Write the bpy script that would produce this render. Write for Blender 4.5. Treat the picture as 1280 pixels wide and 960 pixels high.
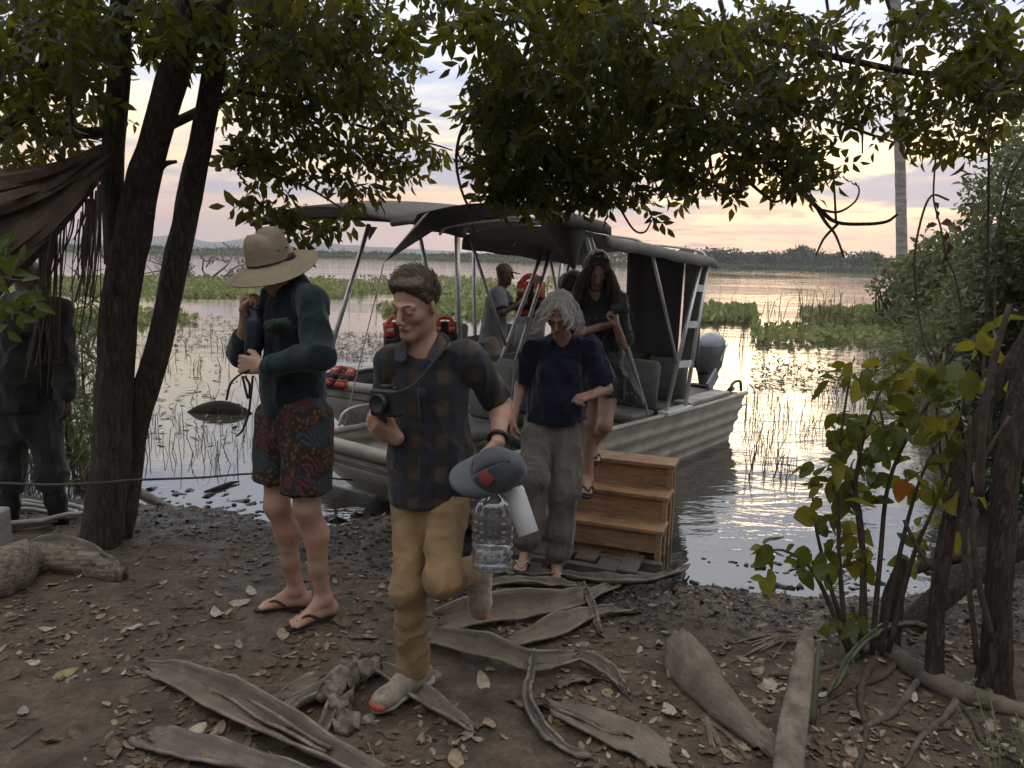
import bpy, bmesh, math, random
import numpy as np
from mathutils import Vector, Matrix
rnd = random.Random(7)
rng = np.random.default_rng(7)
for _o in list(bpy.data.objects): bpy.data.objects.remove(_o)
SC = bpy.context.scene
COL = SC.collection

# ---------------------------------------------------------------- camera
FPX, HC = 962.0, 1.72
PITCH, ROLL = math.atan((480-322)/FPX), math.radians(1.35)
_F = np.array([0, math.cos(PITCH), -math.sin(PITCH)]); _R0 = np.array([1., 0, 0]); _U0 = np.array([0, math.sin(PITCH), math.cos(PITCH)])
_R = _R0*math.cos(ROLL)+_U0*math.sin(ROLL); _U = _U0*math.cos(ROLL)-_R0*math.sin(ROLL); CAM = np.array([0, 0, HC])
def ray(x, y): return _F+_R*(x-640)/FPX+_U*(480-y)/FPX
def P(x, y, Y):
    d = ray(x, y); return CAM+d*(Y/d[1])
def PZ(x, y, z):
    d = ray(x, y); return CAM+d*((z-HC)/d[2])
def proj(v):
    d = np.asarray(v, float)-CAM; k = d@_F
    return np.stack([640+FPX*(d@_R)/k, 480-FPX*(d@_U)/k], -1)
cd = bpy.data.cameras.new('camera'); cam = bpy.data.objects.new('camera', cd); COL.objects.link(cam)
cd.sensor_fit = 'HORIZONTAL'; cd.sensor_width = 36.0; cd.lens = 36.0*FPX/1280; cd.clip_start = 0.05; cd.clip_end = 20000
M = Matrix.Identity(4)
for i in range(3):
    M[i][0] = _R[i]; M[i][1] = _U[i]; M[i][2] = -_F[i]; M[i][3] = CAM[i]
cam.matrix_world = M
SC.camera = cam

# ---------------------------------------------------------------- sky, sun, exposure
SUN_AZ, SUN_EL = math.radians(18), math.radians(9.5)      # azimuth right of +Y
SUND = (math.sin(SUN_AZ)*math.cos(SUN_EL), math.cos(SUN_AZ)*math.cos(SUN_EL), math.sin(SUN_EL))
class NT:
    """small node-tree writer"""
    def __init__(s, nt): s.nt = nt; nt.nodes.clear()
    def n(s, t, ins=None, **kw):
        nd = s.nt.nodes.new(t)
        for k, v in kw.items(): setattr(nd, k, v)
        for k, v in (ins or {}).items(): s.set(nd, k, v)
        return nd
    def set(s, nd, k, v):
        sk = nd.inputs[k]
        if isinstance(v, tuple) and len(v) == 2 and hasattr(v[0], 'outputs'): s.nt.links.new(v[0].outputs[v[1]], sk)
        elif hasattr(v, 'outputs'): s.nt.links.new(v.outputs[0], sk)
        elif hasattr(v, 'is_output'): s.nt.links.new(v, sk)
        else:
            if sk.type == 'RGBA' and len(v) == 3: v = (*v, 1)
            sk.default_value = v
    def math(s, op, a, b=0.0, c=0.0, clamp=False):
        nd = s.nt.nodes.new('ShaderNodeMath'); nd.operation = op; nd.use_clamp = clamp
        s.set(nd, 0, a); s.set(nd, 1, b)
        if op in ('MULTIPLY_ADD', 'SMOOTH_MIN'): s.set(nd, 2, c)
        return nd
    def mix(s, fac, a, b, mode='MIX'):
        nd = s.nt.nodes.new('ShaderNodeMix'); nd.data_type = 'RGBA'; nd.blend_type = mode
        s.set(nd, 0, fac); s.set(nd, 6, a); s.set(nd, 7, b)
        return (nd, 2)
    def ramp(s, fac, stops, interp='LINEAR'):
        nd = s.nt.nodes.new('ShaderNodeValToRGB'); cr = nd.color_ramp; cr.interpolation = interp
        while len(cr.elements) < len(stops): cr.elements.new(0.5)
        for e, (p, c) in zip(cr.elements, stops):
            e.position = p; e.color = (*c, 1) if len(c) == 3 else c
        s.set(nd, 0, fac); return nd
    def mapr(s, v, a, b, c=0.0, d=1.0, smooth=True):
        nd = s.nt.nodes.new('ShaderNodeMapRange'); nd.interpolation_type = 'SMOOTHSTEP' if smooth else 'LINEAR'
        s.set(nd, 0, v); s.set(nd, 1, a); s.set(nd, 2, b); s.set(nd, 3, c); s.set(nd, 4, d); return nd
    def noise(s, vec, scale, detail=4.0, rough=0.55, dist=0.0):
        nd = s.nt.nodes.new('ShaderNodeTexNoise')
        if vec is not None: s.set(nd, 'Vector', vec)
        s.set(nd, 'Scale', scale); s.set(nd, 'Detail', detail); s.set(nd, 'Roughness', rough); s.set(nd, 'Distortion', dist); return nd
    def vscale(s, vec, sc):
        nd = s.nt.nodes.new('ShaderNodeVectorMath'); nd.operation = 'MULTIPLY'; s.set(nd, 0, vec); s.set(nd, 1, sc); return nd

W = bpy.data.worlds.new('World'); SC.world = W; W.use_nodes = True
t = NT(W.node_tree)
tc = t.n('ShaderNodeTexCoord')
sep = t.n('ShaderNodeSeparateXYZ', {0: (tc, 'Generated')})
el = t.math('MAXIMUM', (sep, 2), 0.0)
# cloud sheet seen in perspective
den = t.math('ADD', el, 0.07)
cx = t.math('DIVIDE', (sep, 0), den); cy = t.math('DIVIDE', (sep, 1), den)
cv = t.n('ShaderNodeCombineXYZ', {0: cx, 1: cy, 2: 3.1})
n1 = t.noise(cv, 0.55, 6, 0.58, 0.3)
n2 = t.noise(cv, 1.5, 5, 0.6, 0.2)
# clear air colour with height, sunset side and opposite side
warm = t.ramp(el, [(0.0, (4.6, 3.5, 3.7)), (0.035, (5.4, 3.4, 3.1)), (0.075, (5.7, 3.9, 3.0)), (0.11, (6.4, 4.9, 3.2)), (0.15, (5.8, 5.1, 4.0)), (0.20, (4.3, 4.5, 5.2)), (0.30, (3.9, 4.7, 6.6)), (0.5, (6.4, 6.7, 7.4)), (1.0, (9.0, 8.5, 8.0))])
cool = t.ramp(el, [(0.0, (1.6, 1.5, 1.7)), (0.12, (1.8, 1.7, 2.0)), (0.32, (2.3, 2.5, 3.1)), (0.6, (5.0, 5.0, 5.2)), (1.0, (9.0, 8.5, 8.0))])
dsun = t.n('ShaderNodeVectorMath', {0: (tc, 'Generated'), 1: SUND}, operation='DOT_PRODUCT')
side = t.mapr((dsun, 'Value'), -0.4, 0.85)
air = t.mix(side, cool, warm)
sky = t.n('ShaderNodeTexSky', sky_type='NISHITA', sun_disc=False, sun_elevation=SUN_EL, sun_rotation=SUN_AZ, altitude=500.0, air_density=1.3, dust_density=2.0)
air = t.mix(0.85, sky, air)
# grey-blue cloud bodies and bright warm edges
cl = t.mapr((n1, 0), 0.44, 0.57)
clh = t.math('MULTIPLY', cl, t.mapr(el, 0.015, 0.07))
cloudcol = t.ramp(el, [(0.0, (3.6, 3.0, 3.3)), (0.05, (3.0, 2.7, 3.3)), (0.10, (2.5, 2.6, 3.5)), (0.20, (3.0, 3.4, 4.6)), (0.35, (5.4, 5.7, 6.3)), (1.0, (8.5, 8.2, 7.9))])
c1 = t.mix(t.math('MULTIPLY', clh, 0.85), air, cloudcol)
edge = t.math('MULTIPLY', t.mapr((n2, 0), 0.48, 0.66), t.math('SUBTRACT', 1.0, t.math('MULTIPLY', cl, 0.55)))
edgecol = t.ramp(el, [(0.0, (5.8, 3.5, 3.0)), (0.05, (7.0, 3.6, 2.5)), (0.09, (8.0, 5.2, 2.7)), (0.15, (8.4, 6.9, 4.2)), (0.28, (7.4, 7.2, 7.0)), (1.0, (9.2, 8.8, 8.3))])
edgef = t.math('MULTIPLY', edge, t.math('MULTIPLY', side, 0.9))
c2 = t.mix(edgef, c1, edgecol)
bgd = t.n('ShaderNodeBackground', {0: c2, 1: 0.088})
t.n('ShaderNodeOutputWorld', {0: bgd})

sl = bpy.data.lights.new('sun', 'SUN'); sl.energy = 0.06; sl.angle = math.radians(10); sl.color = (1.0, 0.74, 0.42)
so = bpy.data.objects.new('sun', sl); COL.objects.link(so)
so.rotation_euler = Vector(SUND).to_track_quat('Z', 'Y').to_euler(); so.location = (10, 60, 30)
SC.view_settings.view_transform = 'Standard'; SC.view_settings.look = 'None'; SC.view_settings.gamma = 1; SC.view_settings.use_curve_mapping = False
SC.view_settings.exposure = 1.3
SC.render.engine = 'CYCLES'
SC.cycles.max_bounces = 8; SC.cycles.transparent_max_bounces = 12; SC.cycles.volume_bounces = 0
SC.cycles.use_denoising = True

# ---------------------------------------------------------------- helpers: objects
def link(name, me, mat=None, parent=None, smooth=False):
    o = bpy.data.objects.new(name, me); COL.objects.link(o)
    if mat is not None:
        me.materials.clear(); me.materials.append(mat)
    if smooth and hasattr(me, 'polygons'): me.polygons.foreach_set('use_smooth', np.ones(len(me.polygons), bool))
    if parent is not None: o.parent = parent
    return o
def tag(o, label, cat, group=None):
    o['label'] = label; o['category'] = cat
    if group: o['group'] = group
    return o
def kind(o, k): o['kind'] = k; return o
def thing(name, label, cat, loc=(0, 0, 0), group=None):
    o = bpy.data.objects.new(name, None); COL.objects.link(o); o.empty_display_size = .1
    o.location = tuple(float(v) for v in loc)
    return tag(o, label, cat, group)
def adopt(o, parent):
    """parent without moving (parents carry only a location)"""
    o.parent = parent
    base = Vector(parent.location)
    pp = parent.parent
    while pp is not None:
        base += Vector(pp.location); pp = pp.parent
    o.location = Vector(o.location)-base
    return o
def mesh_np(name, V, Fq):
    me = bpy.data.meshes.new(name); V = np.asarray(V, np.float32)
    Fq = np.asarray(Fq, np.int32); k = Fq.shape[1]
    me.vertices.add(len(V)); me.vertices.foreach_set('co', V.ravel())
    me.loops.add(Fq.size); me.loops.foreach_set('vertex_index', Fq.ravel())
    me.polygons.add(len(Fq)); me.polygons.foreach_set('loop_start', np.arange(0, Fq.size, k, dtype=np.int32))
    me.update(calc_edges=True); me.validate(); return me
class MB:
    """collects vertices and faces"""
    def __init__(s): s.v = []; s.f = []
    def add(s, V, F):
        b = len(s.v); s.v.extend([tuple(float(c) for c in v) for v in V]); s.f.extend([tuple(i+b for i in q) for q in F]); return s
    def tube(s, pts, r, n=8, cap=True, squash=None):
        pts = [np.asarray(p, float) for p in pts]; m = len(pts)
        rs = r if hasattr(r, '__len__') else [r]*m
        T = [pts[min(i+1, m-1)]-pts[max(i-1, 0)] for i in range(m)]
        T = [v/(np.linalg.norm(v)+1e-12) for v in T]
        ref = np.array([0, 0, 1.]) if abs(T[0][2]) < .9 else np.array([1., 0, 0])
        N = np.cross(T[0], ref); N /= np.linalg.norm(N); V = []; F = []
        for i in range(m):
            N = N-T[i]*(N@T[i]); N /= np.linalg.norm(N)+1e-12; B = np.cross(T[i], N)
            for k in range(n):
                a = 2*math.pi*k/n; V.append(pts[i]+rs[i]*(math.cos(a)*N+math.sin(a)*B*(squash or 1)))
        for i in range(m-1):
            for k in range(n): F.append((i*n+k, i*n+(k+1) % n, (i+1)*n+(k+1) % n, (i+1)*n+k))
        if cap: F.append(tuple(range(n-1, -1, -1))); F.append(tuple((m-1)*n+k for k in range(n)))
        return s.add(V, F)
    def box(s, c, ax, ay, az):
        """centre and three half-axis vectors"""
        c, ax, ay, az = [np.asarray(q, float) for q in (c, ax, ay, az)]
        V = [c+sx*ax+sy*ay+sz*az for sx in (-1, 1) for sy in (-1, 1) for sz in (-1, 1)]
        return s.add(V, [(0, 1, 3, 2), (4, 6, 7, 5), (0, 4, 5, 1), (2, 3, 7, 6), (0, 2, 6, 4), (1, 5, 7, 3)])
    def grid(s, G):
        """G: array [m,n,3]"""
        m, n = len(G), len(G[0]); V = [G[i][j] for i in range(m) for j in range(n)]
        return s.add(V, [(i*n+j, (i+1)*n+j, (i+1)*n+j+1, i*n+j+1) for i in range(m-1) for j in range(n-1)])
    def lathe(s, base, axis, prof, n=20, ref=None):
        """prof: (dist along axis, radius)"""
        base = np.asarray(base, float); A = np.asarray(axis, float); A /= np.linalg.norm(A)
        rf = np.array([0, 0, 1.]) if abs(A[2]) < .9 else np.array([1., 0, 0])
        N = np.cross(A, rf); N /= np.linalg.norm(N); B = np.cross(A, N); V = []; F = []
        for (h, r) in prof:
            for k in range(n):
                a = 2*math.pi*k/n; V.append(base+A*h+max(r, 1e-4)*(math.cos(a)*N+math.sin(a)*B))
        for i in range(len(prof)-1):
            for k in range(n): F.append((i*n+k, i*n+(k+1) % n, (i+1)*n+(k+1) % n, (i+1)*n+k))
        F.append(tuple(range(n-1, -1, -1))); F.append(tuple((len(prof)-1)*n+k for k in range(n)))
        return s.add(V, F)
    def build(s, name, mat, parent=None, smooth=False, bevel=0, origin=None, sub=0, solid=0):
        me = bpy.data.meshes.new(name); me.from_pydata(s.v, [], s.f); me.validate()
        bm = bmesh.new(); bm.from_mesh(me); bmesh.ops.recalc_face_normals(bm, faces=bm.faces)
        if bevel: bmesh.ops.bevel(bm, geom=list(bm.edges), offset=bevel, segments=1, affect='EDGES', profile=.6, clamp_overlap=True)
        bm.to_mesh(me); bm.free()
        o = link(name, me, mat, None, smooth)
        if origin is None and parent is None and len(s.v):
            a = np.array(s.v); origin = (a[:, 0].mean(), a[:, 1].mean(), a[:, 2].min())
        if origin is not None:
            me.transform(Matrix.Translation(-Vector([float(c) for c in origin]))); o.location = tuple(float(c) for c in origin)
        if parent is not None: adopt(o, parent)
        if solid:
            md = o.modifiers.new('solid', 'SOLIDIFY'); md.thickness = solid; md.offset = 0
        if sub:
            md = o.modifiers.new('sub', 'SUBSURF'); md.levels = sub; md.render_levels = sub
        return o
def smooth_path(pts, n=6):
    """Catmull-Rom through rows of any width"""
    p = np.asarray(pts, float); p = np.vstack([2*p[0]-p[1], p, 2*p[-1]-p[-2]]); out = []
    for i in range(1, len(p)-2):
        for k in range(n):
            u = k/n; out.append(.5*((2*p[i])+(-p[i-1]+p[i+1])*u+(2*p[i-1]-5*p[i]+4*p[i+1]-p[i+2])*u*u+(-p[i-1]+3*p[i]-3*p[i+1]+p[i+2])*u**3))
    out.append(p[-2]); return np.array(out)
def unit(v):
    v = np.asarray(v, float); return v/(np.linalg.norm(v)+1e-12)
# value noise
_perm = rng.permutation(4096)
def _h(i, j, k=0): return _perm[(_perm[(_perm[i & 4095]+j) & 4095]+k) & 4095]/4095.0
def vn2(x, y):
    x = np.asarray(x, float); y = np.asarray(y, float); i = np.floor(x).astype(int); j = np.floor(y).astype(int)
    u = x-i; v = y-j; u = u*u*(3-2*u); v = v*v*(3-2*v)
    return (_h(i, j)*(1-u)+_h(i+1, j)*u)*(1-v)+(_h(i, j+1)*(1-u)+_h(i+1, j+1)*u)*v
def fbm2(x, y, o=4):
    s = 0; a = .5
    for k in range(o): s = s+a*(vn2(x*2**k+17*k, y*2**k+31*k)-.5); a *= .5
    return s
def vn3(x, y, z):
    i = np.floor(x).astype(int); j = np.floor(y).astype(int); k = np.floor(z).astype(int)
    u = x-i; v = y-j; w = z-k; u = u*u*(3-2*u); v = v*v*(3-2*v); w = w*w*(3-2*w); r = 0
    for a in (0, 1):
        for b in (0, 1):
            for c in (0, 1):
                r = r+_h(i+a, j+b, k+c)*(u if a else 1-u)*(v if b else 1-v)*(w if c else 1-w)
    return r

# ---------------------------------------------------------------- materials
def pmat(name, col, rough=.7, metal=0.0, var=.25, vscale=8.0, bump=0.0, bscale=40.0, col2=None, stretch=None, spec=.5, coords='Object', sheen=0.0, trans=0.0, bdist=.01, alpha=None):
    m = bpy.data.materials.new(name); m.use_nodes = True; t = NT(m.node_tree)
    tc = t.n('ShaderNodeTexCoord'); v = (tc, coords)
    if stretch: v = (t.vscale(v, stretch), 0)
    n = t.noise(v, vscale, 5, .6)
    c2 = col2 or tuple(c*(1-var) for c in col); c1 = col if col2 else tuple(min(1, c*(1+var*.6)) for c in col)
    cc = t.mix(t.mapr((n, 0), .32, .68), c2, c1)
    b = t.n('ShaderNodeBsdfPrincipled', {'Base Color': cc, 'Roughness': rough, 'Metallic': metal, 'Specular IOR Level': spec})
    if sheen: t.set(b, 'Sheen Weight', sheen); t.set(b, 'Sheen Roughness', .5)
    if trans: t.set(b, 'Transmission Weight', trans)
    if bump:
        nb = t.noise(v, bscale, 5, .65); bm_ = t.n('ShaderNodeBump', {'Strength': bump, 'Distance': bdist, 'Height': (nb, 0)}); t.set(b, 'Normal', bm_)
    t.n('ShaderNodeOutputMaterial', {0: b}); m['bsdf'] = 1
    return m
def leafmat(name, col, tcol, rough=.45, var=.4, vs=3.0, tw=.35):
    m = bpy.data.materials.new(name); m.use_nodes = True; t = NT(m.node_tree)
    geo = t.n('ShaderNodeNewGeometry'); tc = t.n('ShaderNodeTexCoord')
    n = t.noise((tc, 'Object'), vs, 3, .6)
    r = t.math('ADD', t.math('MULTIPLY', (geo, 'Random Per Island'), .7), t.math('MULTIPLY', (n, 0), .5))
    cc = t.mix(r, tuple(c*(1-var) for c in col), tuple(c*(1+var) for c in col))
    b = t.n('ShaderNodeBsdfPrincipled', {'Base Color': cc, 'Roughness': rough, 'Specular IOR Level': .35})
    tr = t.n('ShaderNodeBsdfTranslucent', {0: t.mix(r, tuple(c*(1-var) for c in tcol), tuple(c*(1+var*.6) for c in tcol))})
    mx = t.n('ShaderNodeMixShader', {0: tw, 1: b, 2: tr}); t.n('ShaderNodeOutputMaterial', {0: mx}); return m
# ---------------------------------------------------------------- ground and water
ZW = -0.32
def shore_y(x):
    """near waterline distance as a function of x"""
    return np.interp(x, [-9, -4, -2.4, -1.4, -.6, .3, 1.2, 1.8, 2.4, 3.2, 6], [6.4, 5.95, 5.8, 5.45, 5.0, 4.55, 4.62, 4.5, 4.55, 4.8, 5.2])
def right_bank(y):
    return .50*y+.75+.5*np.sin(y*.35)+.6*np.sin(y*.11+1)
FAR = np.array([[-700, 500], [-194, 405], [-15, 360], [78, 306], [160, 255], [260, 170], [420, 60]], float)
def far_y(x): return np.interp(x, FAR[:, 0], FAR[:, 1])
def gh(x, y, detail=True):
    x = np.asarray(x, float); y = np.asarray(y, float)
    sy = shore_y(x)+.25*fbm2(x*1.3+5, y*1.3, 3)
    d = sy-y                                            # >0 on the bank
    bank = np.where(d > 0, ZW+(0-ZW)*(1-np.exp(-np.clip(d, 0, 50)/.62))/(1-math.exp(-2.0/.62)), ZW+np.clip(d, -60, 0)*.12)
    bank = np.minimum(bank, .04+.02*np.clip(3-y, 0, 6))
    bank = np.maximum(bank, -1.6)
    rb = x-right_bank(y)
    land = np.where(rb > 0, ZW+.5*(1-np.exp(-np.clip(rb, 0, 50)/1.2)), ZW+np.clip(rb, -30, 0)*.1)
    h = np.where(y > 4.0, np.maximum(bank, land), bank)
    fr = (y-far_y(x))
    h = np.where(y > 40, np.maximum(h, np.where(fr > 0, ZW+np.clip(fr*.03, 0, 1.2), -1.6)), h)
    # mud ramp the bow rests on
    mound = .26*np.exp(-(((x+.72)/.42)**2+((y-5.15)/.55)**2))
    h = h+mound
    if detail:
        near = np.clip((9-np.abs(y))/3, 0, 1)*np.clip((8-np.abs(x))/3, 0, 1)
        wet = np.clip(1-np.abs(d-.5)/.9, 0, 1)
        h = h+near*(.075*fbm2(x*2.2, y*2.2, 3)+.035*fbm2(x*9, y*9, 3)+(.012+.03*wet)*fbm2(x*26, y*30, 3))
    return h
def grow(a, b, step, far, f=1.18):
    """even steps in [a,b], then growing out to far on both sides"""
    c = list(np.arange(a, b, step)); s = step; v = b; hi = []
    while v < far[1]: hi.append(v); s *= f; v += s
    s = step; v = a-step; lo = []
    while v > far[0]: lo.append(v); s *= f; v -= s
    return np.array(lo[::-1]+c+hi+[far[1]])
gx = grow(-3.6, 3.0, .024, (-2200, 2200)); gy = grow(2.0, 6.1, .024, (-60, 2600))
XX, YY = np.meshgrid(gx, gy); ZZ = gh(XX, YY)
V = np.stack([XX, YY, ZZ], -1).reshape(-1, 3); ny, nx = XX.shape
I = np.arange(ny*nx).reshape(ny, nx)
Fq = np.stack([I[:-1, :-1], I[:-1, 1:], I[1:, 1:], I[1:, :-1]], -1).reshape(-1, 4)

m = bpy.data.materials.new('mud_and_soil'); m.use_nodes = True; t = NT(m.node_tree)
tc = t.n('ShaderNodeTexCoord'); ov = (tc, 'Object'); sep = t.n('ShaderNodeSeparateXYZ', {0: ov})
na = t.noise(ov, 1.4, 5, .6); nb = t.noise(ov, 7, 6, .65); nc = t.noise(ov, 45, 5, .7); nd = t.noise(ov, 160, 3, .6)
soil = t.ramp((nb, 0), [(.25, (.065, .046, .032)), (.5, (.165, .122, .088)), (.75, (.28, .215, .158))])
soil = t.mix(t.mapr((nc, 0), .35, .7), t.mix(.45, soil, (.03, .022, .016)), soil); soil = t.mix(t.mapr((na, 0), .46, .62, 0, .65), soil, t.mix(.6, soil, (.035, .027, .020)))
mudc = t.ramp((nc, 0), [(.3, (.007, .006, .005)), (.6, (.018, .015, .012)), (.8, (.042, .036, .029))])
wetm = t.mapr(t.math('ADD', (sep, 2), t.math('MULTIPLY', t.math('SUBTRACT', (na, 0), .5), .22)), -.005, -.085)
col = t.mix(wetm, soil, mudc)
farm = t.mapr((sep, 1), 7, 14); grass = t.ramp((nb, 0), [(.3, (.03, .045, .016)), (.7, (.075, .10, .035))])
col = t.mix(farm, col, grass)
rg = t.math('SUBTRACT', .9, t.math('MULTIPLY', wetm, t.mapr((nb, 0), .35, .62, .25, .68)))
hgt = t.math('ADD', t.math('MULTIPLY', (nc, 0), 1.0), t.math('MULTIPLY', (nd, 0), .4))
bp = t.n('ShaderNodeBump', {'Strength': .9, 'Distance': .022, 'Height': hgt})
b = t.n('ShaderNodeBsdfPrincipled', {'Base Color': col, 'Roughness': rg, 'Normal': bp, 'Specular IOR Level': .5})
t.n('ShaderNodeOutputMaterial', {0: b}); M_GROUND = m
ground = kind(link('ground', mesh_np('ground', V, Fq), m, None, True), 'structure')

m = bpy.data.materials.new('lake_water'); m.use_nodes = True; t = NT(m.node_tree)
tc = t.n('ShaderNodeTexCoord'); ov = (tc, 'Object')
w1 = t.noise(t.vscale(ov, (1.0, 2.2, 1)), 1.6, 4, .55, .4); w2 = t.noise(t.vscale(ov, (1.0, 2.5, 1)), .22, 3, .5); w3 = t.noise(t.vscale(ov, (1, 1.6, 1)), 9, 3, .5)
hh = t.math('ADD', t.math('MULTIPLY', (w1, 0), .026), t.math('ADD', t.math('MULTIPLY', (w2, 0), .08), t.math('MULTIPLY', (w3, 0), .003)))
calm = t.mapr((t.noise(t.vscale(ov, (.35, 1.0, 1)), .12, 3, .6), 0), .42, .58, .15, .65)
bp = t.n('ShaderNodeBump', {'Strength': calm, 'Distance': 1.0, 'Height': hh})
dif = t.n('ShaderNodeBsdfDiffuse', {0: (.045, .042, .034)})
gl = t.n('ShaderNodeBsdfGlossy', {0: (.95, .95, .95), 1: .02, 'Normal': bp})
fr = t.n('ShaderNodeFresnel', {0: 2.4, 'Normal': bp})
mx = t.n('ShaderNodeMixShader', {0: fr, 1: dif, 2: gl}); t.n('ShaderNodeOutputMaterial', {0: mx}); M_WATER = m
mb = MB(); mb.add([(-2000, 3.9, ZW), (2000, 3.9, ZW), (2000, 900, ZW), (-2000, 900, ZW)], [(0, 1, 2, 3)])
water = kind(mb.build('lake_water', M_WATER, origin=(0, 0, 0)), 'structure')

# ---------------------------------------------------------------- far hills
def ridge(name, pts, Y, mat, depth=500):
    """pts: (px, py_top) of the skyline at distance Y"""
    pts = smooth_path(pts, 8); G = []
    for (px, py) in pts:
        q = P(px, py, Y); top = q[2]+2.2*float(fbm2(np.array(px*.09), np.array(Y*.01), 3))*Y/900
        G.append([(q[0], Y-depth, -1.2), (q[0], Y-depth*.45, top*.55), (q[0], Y, top), (q[0]*1.05, Y+depth, -1.2)])
    return kind(MB().grid(G).build(name, mat, smooth=True, origin=(0, 0, 0)), 'structure')
M_HILL = pmat('wooded_hill', (.05, .06, .04), .95, var=.4, vscale=.02)
ridge('hills', [(-300, 296), (60, 297), (150, 301), (215, 294), (270, 303), (330, 296), (420, 305), (520, 311), (600, 317), (700, 324)], 2300, M_HILL)
ridge('hills', [(640, 325), (780, 330), (870, 325), (915, 317), (955, 315), (985, 320), (1030, 329), (1120, 331), (1300, 330), (1700, 326)], 1500, M_HILL, 300)

# ---------------------------------------------------------------- foliage builders
def leaf_cloud(C, L, Wd, dirs, nor, fold=.25, curve=.18):
    """flat folded leaflets: centre base C, length L, width Wd, direction, normal -> V,F (6 verts, 4 tris each as 2 quads + tips)"""
    C = np.asarray(C); n = len(C); d = dirs/(np.linalg.norm(dirs, axis=1, keepdims=True)+1e-9)
    s = np.cross(d, nor); s /= np.linalg.norm(s, axis=1, keepdims=True)+1e-9; u = np.cross(s, d)
    L = np.broadcast_to(L, n)[:, None]; Wd = np.broadcast_to(Wd, n)[:, None]
    p0 = C; p1 = C+d*L*.42+s*Wd*.5+u*Wd*fold; p2 = C+d*L*.42-s*Wd*.5+u*Wd*fold; pm = C+d*L*.42
    p3 = C+d*L-u*L*curve; q1 = C+d*L*.75+s*Wd*.33+u*(Wd*fold*.6-L*curve*.4); q2 = C+d*L*.75-s*Wd*.33+u*(Wd*fold*.6-L*curve*.4); qm = C+d*L*.75-u*L*curve*.5
    V = np.stack([p0, p1, pm, p2, q1, qm, q2, p3], 1).reshape(-1, 3); b = np.arange(n)[:, None]*8
    T = np.array([[0, 1, 2], [0, 2, 3], [1, 4, 5], [1, 5, 2], [2, 5, 6], [2, 6, 3], [4, 7, 5], [5, 7, 6]])
    F = (b[:, None, :]*0+b[:, :, None]+T[None]).reshape(-1, 3)
    return V, F
def rdir(n, zb=0.0):
    v = rng.normal(size=(n, 3)); v[:, 2] += zb; return v/np.linalg.norm(v, axis=1, keepdims=True)
def clump_faces(C, size, n, flat=.6):
    """cheap far foliage: n single quads around each centre"""
    C = np.repeat(C, n, 0); size = np.repeat(size, n)[:, None]
    C = C+rng.normal(size=C.shape)*size*np.array([.55, .55, .45]); a = rdir(len(C)); b_ = np.cross(a, rdir(len(C))); b_ /= np.linalg.norm(b_, axis=1, keepdims=True)+1e-9
    a = a*size*.42; b_ = b_*size*.24
    V = np.stack([C-a, C-b_, C+a, C+b_], 1).reshape(-1, 3); F = np.arange(len(V)).reshape(-1, 4); return V, F

M_FARTREE = leafmat('far_foliage', (.045, .062, .028), (.07, .09, .02), .7, .45, .06, .2)
M_FARREED = leafmat('far_reeds', (.095, .115, .045), (.1, .12, .03), .7, .35, .05, .2)
M_BARK_FAR = pmat('far_bark', (.09, .075, .06), .9)
# far wood along the other shore
xs = rng.uniform(-330, 300, 5200); ys = far_y(xs)+rng.uniform(4, 60, 5200)
tall = np.interp(xs, [-330, -60, 40, 75, 150, 300], [2.2, 3.0, 4.2, 6.2, 6.6, 7])*(.55+.9*vn2(xs*.05, xs*0+3))
hs = rng.uniform(.1, 1, 5200)*tall
Vc, Fc = clump_faces(np.stack([xs, ys, hs+.2], -1), rng.uniform(1.0, 2.0, 5200)*np.interp(xs, [-330, 50, 80], [.75, .8, 1.0]), 13)
kind(link('far_wood', mesh_np('far_wood', Vc, Fc), M_FARTREE), 'stuff')
xs = rng.uniform(-330, 200, 9000); ys = far_y(xs)+rng.uniform(-14, 4, 9000)*np.interp(xs, [-300, 0, 100], [1.6, 1, .5])
Vc, Fc = clump_faces(np.stack([xs, ys, ZW+rng.uniform(.2, 1.1, 9000)], -1), rng.uniform(.7, 1.5, 9000), 4)
kind(link('far_reeds', mesh_np('far_reeds', Vc, Fc), M_FARREED), 'stuff')
fars = [(1003, 311, 330, 7.5, 'tall broad far tree standing above the wood across the lake'), (965, 321, 325, 5.5, 'low spreading far tree beside the tall one across the lake'),
        (912, 322, 320, 5, 'rounded far tree across the lake behind the boat stern'), (1040, 322, 318, 5.2, 'far rounded tree right beside the palm trunk across the lake'),
        (1085, 318, 310, 6.2, 'dark far tree across the lake near the leaning palm')]
for (px, py, Y, r, lab) in fars:
    q = P(px, py, Y); tr = thing('far_tree', lab, 'tree', (q[0], Y, 0), 'trees across the lake')
    top = q[2]+.6
    MB().tube([(q[0], Y, -.2), (q[0]+.3, Y, top*.5), (q[0]+.1, Y, top*.8)], [.5, .35, .15], 6).build('trunk', M_BARK_FAR, tr, origin=(q[0], Y, 0))
    n = 170; a = rdir(n); C = np.array([q[0], Y, top*.62])+a*np.array([r, r*.8, top*.40])*rng.uniform(.35, 1, (n, 1))**.5
    C[:, 2] += fbm2(C[:, 0]*.4, C[:, 2]*.4)*2
    Vc, Fc = clump_faces(C, rng.uniform(.7, 1.4, n), 16)
    o = link('crown', mesh_np('crown', Vc, Fc), M_FARTREE); adopt(o, tr)

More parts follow.
